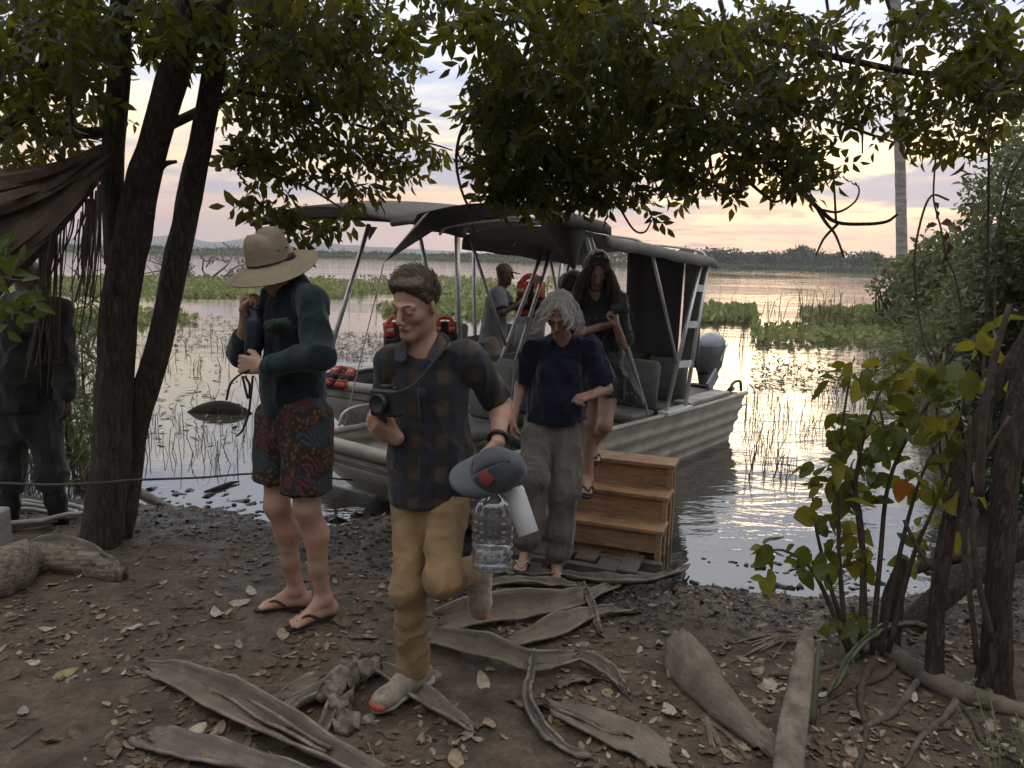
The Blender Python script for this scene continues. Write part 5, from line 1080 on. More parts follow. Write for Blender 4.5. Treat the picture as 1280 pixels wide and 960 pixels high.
bx = P(655, 700, 4.45); mb = MB(); mb.box((bx[0], 4.45, -.19), (.10, -.02, 0), (.02, .09, 0), (0, 0, .055)); tag(mb.build('step_block', M_GREYPL, None, False, .008), 'low grey wooden block used as a step beside the platform', 'block')

# ---------------------------------------------------------------- continuous bodies: smooth blends of limbs, meshed as one surface
class SDF:
    def __init__(s, res): s.res = res; s.ops = []
    def cone(s, a, b, ra, rb, k=.02, op='+', sq=None, flat=False):
        a = np.asarray(a, float); b = np.asarray(b, float); r = max(ra, rb); lo = np.minimum(a, b)-r; hi = np.maximum(a, b)+r
        def f(X, Y, Z):
            px, py, pz = X-a[0], Y-a[1], Z-a[2]; d = b-a
            if sq is not None:
                n, q = np.asarray(sq[0]), sq[1]-1; h = (px*n[0]+py*n[1]+pz*n[2])*q; px, py, pz = px+h*n[0], py+h*n[1], pz+h*n[2]; d = d+n*(d@n)*q
            L2 = d@d+1e-12; t = (px*d[0]+py*d[1]+pz*d[2])/L2; tc_ = np.clip(t, 0, 1)
            e = np.sqrt((px-tc_*d[0])**2+(py-tc_*d[1])**2+(pz-tc_*d[2])**2)-(ra+(rb-ra)*tc_)
            if flat: e = np.maximum(e, (t-1)*math.sqrt(L2))
            return e
        s.ops.append((f, lo, hi, k, op)); return s
    def chain(s, pts, rs, k=.02, op='+', sq=None):
        for i in range(len(pts)-1): s.cone(pts[i], pts[i+1], rs[i], rs[i+1], k, op, sq)
        return s
    def ell(s, c, r, A=None, k=.02, op='+'):
        c = np.asarray(c, float); r = np.asarray(r, float); A = np.eye(3) if A is None else np.asarray(A, float); R_ = max(r)
        def f(X, Y, Z):
            px, py, pz = X-c[0], Y-c[1], Z-c[2]; q = [(px*A[i][0]+py*A[i][1]+pz*A[i][2]) for i in range(3)]
            k0 = np.sqrt(sum((q[i]/r[i])**2 for i in range(3)))+1e-9; k1 = np.sqrt(sum((q[i]/r[i]**2)**2 for i in range(3)))+1e-9
            return k0*(k0-1)/k1
        s.ops.append((f, c-R_, c+R_, k, op)); return s
    def cut(s, p, n, lo=None, hi=None, k=.004):
        p = np.asarray(p, float); n = unit(n)
        def f(X, Y, Z): return -((X-p[0])*n[0]+(Y-p[1])*n[1]+(Z-p[2])*n[2])
        s.ops.append((f, lo, hi, k, 'cut')); return s
    def mesh(s):
        res = s.res; los = np.array([o[1] for o in s.ops if o[4] == '+']); his = np.array([o[2] for o in s.ops if o[4] == '+'])
        lo = los.min(0)-4*res-.02; n = np.ceil((his.max(0)+4*res+.02-lo)/res).astype(int)+1
        ax = [lo[i]+res*np.arange(n[i]) for i in range(3)]; D = np.full(n, .5, np.float32)
        for f, l, h, k, op in s.ops:
            if l is None: i0, i1 = np.zeros(3, int), n
            else:
                m_ = k+2.5*res; i0 = np.clip(((np.asarray(l)-m_-lo)/res).astype(int), 0, n-1); i1 = np.clip(((np.asarray(h)+m_-lo)/res).astype(int)+2, 1, n)
            sl_ = tuple(slice(i0[i], i1[i]) for i in range(3))
            d = f(ax[0][sl_[0]][:, None, None], ax[1][sl_[1]][None, :, None], ax[2][sl_[2]][None, None, :]).astype(np.float32); A = D[sl_]
            if op == '+':
                hh = np.clip(.5+.5*(A-d)/k, 0, 1); D[sl_] = A+(d-A)*hh-k*hh*(1-hh)
            else:
                d = -d; hh = np.clip(.5+.5*(d-A)/k, 0, 1); D[sl_] = A+(d-A)*hh+k*hh*(1-hh)
        return surface_nets(D, lo, res)
def surface_nets(D, lo, res):
    S = D < 0; n = np.array(D.shape)-1
    cor = [(i, j, k) for i in (0, 1) for j in (0, 1) for k in (0, 1)]
    cnt = np.zeros(n, np.int8)
    for (i, j, k) in cor: cnt += S[i:i+n[0], j:j+n[1], k:k+n[2]]
    act = np.argwhere((cnt > 0) & (cnt < 8)); idx = np.full(n, -1, np.int32); idx[tuple(act.T)] = np.arange(len(act))
    vals = np.stack([D[act[:, 0]+i, act[:, 1]+j, act[:, 2]+k] for (i, j, k) in cor], 1).astype(float); P_ = np.zeros((len(act), 3)); c_ = np.zeros(len(act))
    for a in range(8):
        for b in range(a+1, 8):
            da = np.array(cor[b])-np.array(cor[a])
            if np.abs(da).sum() != 1: continue
            m_ = (vals[:, a] < 0) != (vals[:, b] < 0); t_ = np.where(m_, vals[:, a]/np.where(m_, vals[:, a]-vals[:, b], 1), 0)
            P_ += np.where(m_[:, None], np.array(cor[a])+t_[:, None]*da, 0); c_ += m_
    V = lo+res*(act+P_/np.maximum(c_, 1)[:, None]); F = []
    for a in range(3):
        b, c = (a+1) % 3, (a+2) % 3
        s0 = [slice(None)]*3; s1 = [slice(None)]*3; s0[a] = slice(0, -1); s1[a] = slice(1, None)
        E = S[tuple(s0)] != S[tuple(s1)]; e = np.argwhere(E); e = e[(e[:, b] > 0) & (e[:, c] > 0) & (e[:, b] < n[b]) & (e[:, c] < n[c])]
        q = []
        for db, dc in ((-1, -1), (0, -1), (0, 0), (-1, 0)):
            o = e.copy(); o[:, b] += db; o[:, c] += dc; q.append(idx[tuple(o.T)])
        q = np.stack(q, 1); ins = S[tuple(e.T)]; q[~ins] = q[~ins][:, ::-1]; F.append(q)
    return V, np.vstack(F)
def vnormals(V, F):
    a = V[F[:, 0]]; N = np.cross(V[F[:, 1]]-a, V[F[:, 2]]-a)+np.cross(V[F[:, 2]]-a, V[F[:, 3]]-a); R_ = np.zeros_like(V)
    for k in range(4): np.add.at(R_, F[:, k], N)
    return R_/(np.linalg.norm(R_, axis=1, keepdims=True)+1e-12)
def folds(V, F, amp, sc, seed=0, ridge=True):
    N = vnormals(V, F); q = V*np.asarray(sc)+seed*13.7; q = q+.6*np.stack([vn3(*(q*.5+3).T), vn3(*(q*.5+9).T), vn3(*(q*.5+21).T)], -1); a = vn3(*q.T)
    if ridge: a = 1-np.abs(a*2-1)*1.0
    b = vn3(*(q*2.1+5).T); c = (1-np.abs(2*vn3(*(q*1.6+31).T)-1))**5; return V+N*((a-.5)+.45*(b-.5)+.30*(c-.15))[:, None]*amp
def sdf_obj(S, name, mat, parent, fold=None):
    V, F = S.mesh()
    if fold: V = folds(V, F, *fold)
    o = link(name, mesh_np(name, V, F), mat, None, True); adopt(o, parent); return o
M_SKIN = {}
def skin(name, col, rough=.55):
    m = bpy.data.materials.new(name); m.use_nodes = True; t = NT(m.node_tree); tc = t.n('ShaderNodeTexCoord')
    n = t.noise((tc, 'Object'), 14, 4, .6); n2 = t.noise((tc, 'Object'), 220, 2, .5)
    cc = t.mix(t.mapr((n, 0), .35, .68), tuple(c*.82 for c in col), (min(1, col[0]*1.08), col[1]*.98, col[2]*.95))
    b = t.n('ShaderNodeBsdfPrincipled', {'Base Color': cc, 'Roughness': rough, 'Subsurface Weight': .12, 'Subsurface Radius': (.012, .005, .003), 'Subsurface Scale': 1.0, 'Normal': t.n('ShaderNodeBump', {'Strength': .15, 'Distance': .002, 'Height': (n2, 0)})})
    t.n('ShaderNodeOutputMaterial', {0: b}); return m
SK_PALE = skin('pale_skin', (.46, .285, .205)); SK_TAN = skin('tan_skin', (.42, .25, .18)); SK_DARK = skin('dark_skin', (.085, .050, .035), .5)
def fr3(f, up):
    f = unit(f); x = unit(np.cross(f, up)); return x, f, np.cross(x, f)
class Head:
    def __init__(s, c, f, up=(0, 0, 1), sc=1.0): s.c = np.asarray(c, float); s.x, s.f, s.u = fr3(f, up); s.sc = sc
    def __call__(s, x, y, z): return s.c+s.sc*(s.x*x+s.f*y+s.u*z)
    def add(s, S, jaw=1.0):
        A = [s.x, s.f, s.u]; q = s.sc
        S.ell(s(0, -.012, .028), np.array([.074, .094, .086])*q, A, .03); S.ell(s(0, .022, -.035), np.array([.058*jaw, .066, .078])*q, A, .03)
        S.cone(s(-.040*jaw, -.01, -.06), s(-.012, .070, -.098), .020*q, .017*q, .03); S.cone(s(.040*jaw, -.01, -.06), s(.012, .070, -.098), .020*q, .017*q, .03)
        S.ell(s(0, .070, -.098), np.array([.022, .016, .017])*q, A, .02)
        for g in (-1, 1):
            S.ell(s(g*.038, .052, -.022), np.array([.024, .026, .024])*q, A, .02)
            S.ell(s(g*.031, .096, .006), np.array([.017, .014, .012])*q, A, .012, '-')
            S.ell(s(g*.031, .078, .004), np.array([.0145, .0145, .0125])*q, A, .004)
            S.cone(s(g*.012, .088, .024), s(g*.046, .072, .022), .0095*q, .008*q, .012)
            S.ell(s(g*.012, .101, -.038), np.array([.0085, .011, .0075])*q, A, .006)
            S.ell(s(g*.076, -.008, -.002), np.array([.008, .017, .031])*q, [unit(s.x*1-s.f*.35*g), unit(s.f+s.x*.35*g), s.u], .006)
        S.cone(s(0, .088, .018), s(0, .112, -.030), .0085*q, .0125*q, .010)
        S.cone(s(-.019, .083, -.062), s(.019, .083, -.062), .0075*q, .0075*q, .006); S.ell(s(0, .090, -.060), np.array([.014, .008, .006])*q, A, .006)
        S.cone(s(-.016, .082, -.074), s(.016, .082, -.074), .008*q, .008*q, .006)
        S.cone(s(-.022, .0955, -.0675), s(.022, .0955, -.0675), .0016*q, .0016*q, .003, '-')
    def neck(s, S, nb, r=.056): S.cone(s(0, -.025, -.03), nb, r*s.sc, r*1.08*s.sc, .04)
def hand(S, w, d, n, thumb_side, curl=(.3, .5, .4), sc=1.0, spread=.0, tcurl=.4, k=.006):
    """w wrist, d finger direction, n direction the palm faces, thumb_side unit-ish vector"""
    d = unit(d); n = unit(n-d*(np.asarray(n)@d)); l = np.cross(d, n); l = l if l@np.asarray(thumb_side) > 0 else -l; w = np.asarray(w, float); q = sc; out = []
    for i, o in enumerate((-.030, -.010, .010, .029)): S.cone(w+l*o*.6*q, w+d*.085*q+l*o*q, .016*q, .0125*q, .012)
    for i, (o, L) in enumerate(zip((-.031, -.0105, .0105, .031), (.062, .078, .084, .075))):
        p = w+d*.088*q+l*o*q; dd = d+l*o*spread*6; a = 0; cs = curl[i] if hasattr(curl[0], '__len__') else curl
        for j, (fr_, r0, r1) in enumerate(((.45, .0098, .009), (.31, .009, .0082), (.24, .0082, .0070))):
            a += cs[j]; e = unit(dd*math.cos(a)+n*math.sin(a)); p2 = p+e*L*fr_*q; S.cone(p, p2, r0*q, r1*q, k*.7); p = p2
        out.append(p)
    p = w+d*.020*q+l*.026*q+n*.006*q; e = unit(d*.75+l*.62+n*.25); p2 = p+e*.042*q; S.cone(p, p2, .0155*q, .0125*q, .012); e = unit(d*.9+l*(.35-tcurl*.5)+n*(.2+tcurl)); p3 = p2+e*.034*q; S.cone(p2, p3, .0118*q, .0105*q, k); e = unit(d*.8+l*(.1-tcurl*.6)+n*(.3+tcurl*1.3)); S.cone(p3, p3+e*.026*q, .0102*q, .008*q, k)
    return w+d*.09*q, out
def bare_foot(S, ank, fd, sc=1.0, sole=None):
    """ank: ankle joint; fd: toe direction (horizontal)"""
    fd = unit([fd[0], fd[1], 0]); sd = np.array([-fd[1], fd[0], 0]); z = sole if sole is not None else ank[2]-.075*sc; a = np.asarray(ank, float)
    h = np.array([a[0], a[1], z])-fd*.035*sc; zz_ = np.array([0, 0, 1.])
    S.cone(a, h+zz_*.032*sc, .034*sc, .032*sc, .02); S.cone(a+fd*.01, h+fd*.15*sc+zz_*.020*sc, .034*sc, .020*sc, .03); S.cone(h+zz_*.026*sc, h+fd*.17*sc+sd*.018*sc+zz_*.018*sc, .030*sc, .020*sc, .02); S.cone(h+zz_*.026*sc, h+fd*.165*sc-sd*.018*sc+zz_*.018*sc, .030*sc, .020*sc, .02)
    for i, o in enumerate((-.032, -.015, .0, .014, .030)):
        L = .225-.010*abs(i-3.2)-.004*i; S.cone(h+fd*.165*sc+sd*o*sc+zz_*.016*sc, h+fd*L*sc+sd*o*1.1*sc+zz_*.011*sc, .012*sc, .0095*sc, .006)
    return h, fd, sd, z
def torso(S, shR, shL, hpR, hpL, f, rs, rc, rw, rh, sq=1.4, k=.05, drop=.10, bust=0, ext=.02):
    ms = (shR+shL)/2; mh = (hpR+hpL)/2; sp = unit(ms-mh); f = unit(f-sp*(np.asarray(f)@sp)); lat = unit(shL-shR); Ln = np.linalg.norm(ms-mh)
    ch = ms-sp*drop; wa = mh+sp*Ln*.36; S.cone(ch, wa, rc, rw, k, sq=(f, sq)); S.cone(wa, mh-sp*ext, rw, rh, k, sq=(f, sq*.92)); S.cone(shR, shL, rs, rs, k)
    S.cone(shR-sp*.01, ms+sp*.035, rs*.9, rs*.85, k); S.cone(shL-sp*.01, ms+sp*.035, rs*.9, rs*.85, k)
    if bust:
        for g in (-1, 1): S.ell(ch+lat*g*.075-sp*.04+f*rc/sq*.72, (bust, bust, bust), None, .04)
    return ms, mh, sp, f, lat
def limb(S, pts, rs, k=.025): S.chain(pts, rs, k)
def hair_ribbons(name, parent, H, mat, n, length, spread, wave, out=.010, front=True, part=0.0, seed=1, width=.010, gravity=1.0, fmin=-.35, rough=.006):
    r = np.random.default_rng(seed); mb = MB(); dn = np.array([0, 0, -1.])
    for i in range(n):
        th = r.uniform(0, 2*math.pi); ph = math.acos(r.uniform(fmin, 1.0)); loc = np.array([math.sin(ph)*math.cos(th), math.sin(ph)*math.sin(th), math.cos(ph)])
        if loc[1] > .42 and loc[2] < .55: continue
        p = H(loc[0]*.080, -.012+loc[1]*.100, .030+loc[2]*.092); nrm = unit(H.x*loc[0]+H.f*loc[1]*.8+H.u*loc[2]); sidev = unit(H.x*(1 if loc[0] > part else -1)*(spread+1.3*max(0, loc[1]+.1))+dn*gravity+nrm*out*20+H.f*(-.25 if loc[1] > 0 else -.1)); d = unit(sidev+nrm*out*12); L = length*r.uniform(.7, 1.1)*(1-.25*max(0, -loc[2])); k_ = 11; pts = []; phs = r.uniform(0, 6.28); wv = wave*r.uniform(.6, 1.4)
        for j in range(k_):
            u = j/(k_-1); d = unit(d*.72+dn*(.12+.5*u)*gravity+sidev*.10); p = p+d*L/k_; q = p-H.c; qx, qf, qu = q@H.x/(.082*H.sc), (q@H.f+.012)/(.103*H.sc), (q@H.u-.028)/(.094*H.sc); rr_ = math.sqrt(qx*qx+qf*qf+qu*qu)
            if rr_ < 1.06 and qu > -1.0: p = p+unit(H.x*qx+H.f*qf+H.u*qu)*(1.08-rr_)*.085*H.sc
            if (p-H.c)@H.f > .015*H.sc and abs((p-H.c)@H.x) < .066*H.sc and (p-H.c)@H.u < .055*H.sc: p = p+H.x*np.sign(loc[0]+1e-4)*.020
            pts.append(p+H.x*wv*math.sin(u*9+phs)*u+H.f*wv*.6*math.cos(u*8+phs)*u)
        w = width*r.uniform(.5, 1.2); G = []
        for j, c in enumerate(pts):
            T_ = unit(pts[min(j+1, k_-1)]-pts[max(j-1, 0)]); s_ = unit(np.cross(T_, nrm+r.normal(size=3)*.05)); ww = w*(.35+.65*math.sin(math.pi*min(1, j/(k_-1)*.75+.2))); G.append([c-s_*ww*.5, c+nrm*ww*.25, c+s_*ww*.5])
        mb.grid(G)
    return mb.build(name, mat, parent, True)
def hairmat(name, c1, c2, rough=.45):
    m = bpy.data.materials.new(name); m.use_nodes = True; t = NT(m.node_tree); g = t.n('ShaderNodeNewGeometry'); tc = t.n('ShaderNodeTexCoord'); n = t.noise((tc, 'Object'), 60, 3, .6)
    cc = t.mix(t.math('ADD', t.math('MULTIPLY', (g, 'Random Per Island'), .7), t.math('MULTIPLY', (n, 0), .3)), c1, c2)
    b = t.n('ShaderNodeBsdfPrincipled', {'Base Color': cc, 'Roughness': rough, 'Specular IOR Level': .4, 'Normal': t.n('ShaderNodeBump', {'Strength': .5, 'Distance': .004, 'Height': (n, 0)})}); t.n('ShaderNodeOutputMaterial', {0: b}); return m
def strand_hair(name, H, mat, n, L, sweep, parent, seed=2, width=.006, lift=.34, zmin=.15, face=.30):
    r = np.random.default_rng(seed); mb = MB()
    for i in range(n):
        th = r.uniform(0, 6.283); ph = math.acos(r.uniform(-.35, 1)); l = np.array([math.sin(ph)*math.cos(th), math.sin(ph)*math.sin(th), math.cos(ph)])
        if l[1] > face and l[2] < .62: continue
        if l[1] > -.1 and l[2] < zmin and abs(l[0]) < .99 and l[1] > -.1: continue
        nr = unit(H.x*l[0]+H.f*l[1]+H.u*l[2]); p = H(l[0]*.083, -.016+l[1]*.101, .044+l[2]*.089); tg = H.x*sweep[0]+H.f*sweep[1]+H.u*sweep[2]+r.normal(size=3)*.28; tg = unit(tg-nr*(tg@nr)); LL = L*r.uniform(.6, 1.2)*(.45+.55*max(0, l[2])); pts = [p]; d = unit(tg+nr*lift*r.uniform(.5, 1.6))
        for k in range(4): d = unit(d+tg*.25-nr*.06+np.array([0, 0, -.05])); p = p+d*LL/4; pts.append(p)
        G = []
        for k, c in enumerate(pts): s_ = unit(np.cross(d, nr))*width*(1, 1.1, .9, .6, .2)[k]; G.append([c-s_*.5, c+nr*width*.3, c+s_*.5])
        mb.grid(G)
    o = mb.build(name, mat, None, True); adopt(o, parent); return o
M_LIP = pmat('lips', (.30, .13, .105), .5)
def eyebrows(H, mat, parent):
    for g in (-1, 1):
        mb = MB(); mb.tube([H(g*.014, .0965, .026), H(g*.032, .0885, .031), H(g*.048, .0735, .026)], [.003, .0035, .0015], 6, squash=.6); mb.build('eyebrow', mat, parent, True)
        mb = MB(); mb.tube([H(g*.019, .0885, -.003), H(g*.031, .0912, -.0055), H(g*.043, .086, -.003)], [.0008, .0014, .0008], 5); mb.build('eyelash', mat, parent, True)
def lips(H, parent):
    mb = MB(); mb.tube(smooth_path([H(-.021, .0875, -.0665), H(-.008, .0955, -.0625), H(0, .0962, -.0635), H(.008, .0955, -.0625), H(.021, .0875, -.0665)], 3), [.0012]+[.0028]*11+[.0012], 6); mb.build('upper_lip', M_LIP, parent, True)
    mb = MB(); mb.tube(smooth_path([H(-.018, .0885, -.0695), H(0, .0945, -.0735), H(.018, .0885, -.0695)], 4), [.0012]+[.0032]*7+[.0012], 6); mb.build('lower_lip', M_LIP, parent, True)
def cloth(name, col, rough=.85, bscale=350, var=.25, vscale=6, wr=.3, sheen=.2):
    m = bpy.data.materials.new(name); m.use_nodes = True; t = NT(m.node_tree); tc = t.n('ShaderNodeTexCoord'); v = (tc, 'Object')
    n = t.noise(v, vscale, 5, .6); n1_ = t.noise(v, 7, 1.5, .45, .7); n1 = t.math('SUBTRACT', 1.0, t.math('ABSOLUTE', t.math('MULTIPLY_ADD', (n1_, 0), 2.6, -1.3))); n2 = t.noise(v, bscale, 2, .5)
    cc = t.mix(t.mapr((n, 0), .3, .7), tuple(c*(1-var) for c in col), tuple(c*(1+var*.5) for c in col))
    h = t.math('ADD', t.math('MULTIPLY', (n1, 0), 1.0), t.math('MULTIPLY', (n2, 0), .12))
    b = t.n('ShaderNodeBsdfPrincipled', {'Base Color': cc, 'Roughness': rough, 'Sheen Weight': sheen, 'Sheen Roughness': .5, 'Specular IOR Level': .25, 'Normal': t.n('ShaderNodeBump', {'Strength': min(1, wr*.9), 'Distance': .03, 'Height': h})})
    t.n('ShaderNodeOutputMaterial', {0: b}); return m
def report(n, J):
    def d(a, b): return np.linalg.norm(J[a]-J[b]) if a in J and b in J else 0
    print(n, 'sh %.2f uaR %.2f faR %.2f uaL %.2f faL %.2f thR %.2f shR %.2f thL %.2f shL %.2f torso %.2f' % (d('shR', 'shL'), d('shR', 'elR'), d('elR', 'wrR'), d('shL', 'elL'), d('elL', 'wrL'), d('hpR', 'knR'), d('knR', 'anR'), d('hpL', 'knL'), d('knL', 'anL'), np.linalg.norm((J['shR']+J['shL']-J['hpR']-J['hpL'])/2)), 'z head %.2f hip %.2f anR %.2f anL %.2f' % (J['hd'][2], J['hpR'][2], J['anR'][2], J['anL'][2]))
def JJ(d): return {k: P(*v) for k, v in d.items()}
# ---------------------------------------------------------------- people
ZU = np.array([0, 0, 1.])
M_HAIRD = hairmat('dark_brown_hair', (.018, .012, .008), (.055, .036, .022)); M_HAIRG = hairmat('grey_hair', (.16, .145, .125), (.50, .47, .42), .5); M_HAIRR = hairmat('auburn_hair', (.022, .012, .008), (.085, .042, .024)); M_HAIRB = hairmat('short_brown_hair', (.035, .024, .015), (.10, .070, .045))
def lathe_obj(name, base, axis, prof, mat, parent=None, n=24, smooth=True):
    return MB().lathe(base, axis, prof, n).build(name, mat, parent, smooth)
def shoe(root, ank, toe, up, M_up, M_sole, M_toe=None, L=.28, res=.0055):
    """ank joint, toe direction (full 3d), up = away from the sole"""
    fd = unit(toe); up = unit(up-fd*(np.asarray(up)@fd)); sd = np.cross(fd, up); h = ank-up*.085-fd*.055; A = [fd, sd, up]
    S = SDF(res); S.cone(ank+up*.01, ank-up*.03, .042, .046, .02); S.cone(h+up*.045, h+fd*.10+up*.045, .040, .042, .03); S.cone(ank-up*.02+fd*.02, h+fd*.20+up*.035, .040, .034, .04, sq=(up, 1.1)); S.ell(h+fd*.205+up*.030, (.062, .048, .034), A, .03)
    S.cut(h+up*.012, -up)
    o = sdf_obj(S, 'shoe', M_up, root); sdf_ = SDF(res); pts = [h+fd*x+up*.006 for x in (-.01, .06, .13, .20, .235)]
    for a, b_, ra, rb in zip(pts[:-1], pts[1:], (.041, .038, .038, .047), (.038, .038, .047, .036)): sdf_.cone(a, b_, ra, rb, .01, sq=(up, 2.3))
    V, F = sdf_.mesh(); so_ = link('sole', mesh_np('sole', V, F), M_sole, None, True); adopt(so_, o)
    if M_toe is not None:
        S = SDF(res); S.ell(h+fd*.245+up*.022, (.028, .042, .022), A, .01); V, F = S.mesh(); q = link('toe_cap', mesh_np('toe_cap', V, F), M_toe, None, True); adopt(q, o)
        for k in range(5):
            c = h+fd*(.09+.025*k)+up*(.082-.007*k); mb = MB(); mb.tube(smooth_path([c-sd*.024-up*.006, c+up*.004, c+sd*.024-up*.006], 3), .0035, 5); mb.build('lace', pmat('lace', (.5, .46, .4), .8) if k == 0 else bpy.data.materials['lace'], o)
    return o
def strapflop(root, h, fd, sd, z, mat, strap):
    mb = MB(); n = 14; out = []
    for k in range(n):
        a = 2*math.pi*k/n; x = .105+.135*math.cos(a); w = (.043+.008*math.cos(a))*math.sin(a); out.append(h*np.array([1, 1, 0])+fd*x+sd*w+ZU*z)
    mb.add([p-ZU*.018 for p in out]+[p-ZU*.001 for p in out], [tuple(range(n-1, -1, -1)), tuple(range(n, 2*n))]+[(k, (k+1) % n, (k+1) % n+n, k+n) for k in range(n)])
    o = mb.build('flip_flop', mat, root, False)
    b0 = h*np.array([1, 1, 0])+ZU*z
    for g in (-1, 1): MB().tube(smooth_path([b0+fd*.185+sd*.012+ZU*.022, b0+fd*.14+sd*g*.028+ZU*.045, b0+fd*.09+sd*g*.042+ZU*.018], 4), .0065, 6).build('strap', strap, o, True)
    return o

# ======== 1. man with the straw hat
J = JJ(dict(hd=(343, 330, 3.44), nb=(364, 352, 3.47), shR=(346, 376, 3.60), shL=(391, 378, 3.36), hpR=(350, 524, 3.56), hpL=(384, 524, 3.40), knR=(346, 632, 3.46), knL=(383, 634, 3.33), anR=(371, 737, 3.56), anL=(405, 748, 3.40), elR=(303, 440, 3.50), wrR=(308, 398, 3.36), elL=(398, 446, 3.22), wrL=(328, 458, 3.25)))
report('hat man', J); lat = J['shL']-J['shR']; f1 = unit(np.cross(lat, ZU)); gA = gh(J['anL'][0], J['anL'][1])
p1 = thing('person', 'person in a wide straw hat, dark teal shirt and patterned shorts looking down', 'person', (*((J['anR']+J['anL'])/2)[:2], float(gA)))
S = SDF(.006); H = Head(J['hd'], unit(f1*.80+np.array([-.15, -.05, -.62])), ZU, 1.0); H.add(S); H.neck(S, J['nb'])
ms, mh, sp, ft, lt = torso(S, J['shR'], J['shL'], J['hpR'], J['hpL'], f1, .05, .135, .125, .14)
limb(S, [J['shR'], J['elR'], J['wrR']], [.05, .040, .029]); limb(S, [J['shL'], J['elL'], J['wrL']], [.05, .042, .029])
for s_ in 'RL': limb(S, [J['hp'+s_], J['kn'+s_]], [.085, .056]); kn, an = J['kn'+s_], J['an'+s_]; cf = kn+(an-kn)*.30-f1*.022; limb(S, [kn, cf, kn+(an-kn)*.65, an], [.055, .056, .041, .034], .03)
hand(S, J['wrR'], np.array([.10, -.1, 1.]), unit(np.array([.9, -.35, -.2])), np.array([0, -1, .2]), (1.0, 1.3, .8), .98)
hand(S, J['wrL'], np.array([-1, .15, .06]), unit(np.array([.1, .9, -.1])), np.array([0, 0, 1.]), (.7, .9, .6), 1.0)
soles = {}
for s_, fd in (('R', f1*1.0+np.array([-.5, .35, 0])), ('L', f1+np.array([-.15, -.25, 0]))):
    soles[s_] = bare_foot(S, J['an'+s_], fd, 1.0, float(gh(J['an'+s_][0], J['an'+s_][1]))+.034)
sdf_obj(S, 'body', SK_PALE, p1)
M_FLIP = pmat('black_rubber', (.02, .019, .018), .7); 
for s_ in 'RL': strapflop(p1, *soles[s_], M_FLIP, pmat('flop_strap', (.05, .028, .022), .6) if s_ == 'R' else bpy.data.materials['flop_strap'])
S = SDF(.008); torso(S, J['shR'], J['shL'], J['hpR']-ZU*.02, J['hpL']-ZU*.02, f1, .058, .148, .150, .160, 1.28, .05, ext=.16)
hz = P(366, 517, 3.45)[2]; S.cut((0, 0, hz), -ZU+f1*.05*0)
limb(S, [J['shL'], J['elL'], J['elL']+(J['wrL']-J['elL'])*.86], [.066, .056, .044], .03); limb(S, [J['shR'], J['elR'], J['elR']+(J['wrR']-J['elR'])*.30], [.072, .058, .052], .03)
S.cone(J['nb']-sp*.05, J['nb']-sp*.005, .066, .060, .02)
M_TEAL = cloth('teal_fleece', (.010, .023, .027), .9, wr=.35); sdf_obj(S, 'shirt', M_TEAL, p1, (.022, (9, 9, 6), 1))
m = bpy.data.materials.new('wax_print'); m.use_nodes = True; t = NT(m.node_tree); tc = t.n('ShaderNodeTexCoord'); v = (tc, 'Object')
vo = t.n('ShaderNodeTexVoronoi', {'Vector': v, 'Scale': 9.0}); vo2 = t.n('ShaderNodeTexVoronoi', {'Vector': v, 'Scale': 42.0}); w = t.n('ShaderNodeTexWave', {'Vector': v, 'Scale': 26.0, 'Distortion': 6.0, 'Detail': 2.0}, wave_type='RINGS')
bgc = t.mix(t.mapr((vo2, 'Distance'), .2, .5), (.13, .062, .016), (.022, .013, .011)); blue = t.mix(t.mapr((w, 0), .3, .7), (.012, .022, .032), (.035, .05, .058)); fl = t.mix(t.mapr((w, 0), .35, .65), (.12, .025, .030), (.03, .010, .012))
rn = t.n('ShaderNodeSeparateColor', {0: (vo, 'Color')}); cc = t.mix(t.mapr((rn, 0), .62, .64), bgc, blue); cc = t.mix(t.math('MULTIPLY', t.mapr((rn, 1), .5, .52), t.mapr((vo, 'Distance'), .46, .36)), cc, fl)
b = t.n('ShaderNodeBsdfPrincipled', {'Base Color': cc, 'Roughness': .85}); t.n('ShaderNodeOutputMaterial', {0: b}); M_WAX = m
S = SDF(.008); mh = (J['hpR']+J['hpL'])/2; S.cone(mh+ZU*.08, mh-ZU*.05, .148, .150, .05, sq=(f1, 1.22))
for s_, yy, off in (('R', 608, .002), ('L', 604, .006)):
    e = J['hp'+s_]+(J['kn'+s_]-J['hp'+s_])*1.06; S.cone(J['hp'+s_], e, .108, .104, .035)
    S.cut((0, 0, P(J and 350, yy, 3.45)[2]), -ZU, *(lambda q: (q-np.array([.14, .14, .30]), q+np.array([.14, .14, .05])))(e))
S.cut((0, 0, P(366, 606, 3.42)[2]), -ZU)
sdf_obj(S, 'shorts', M_WAX, p1, (.020, (11, 11, 3), 2))
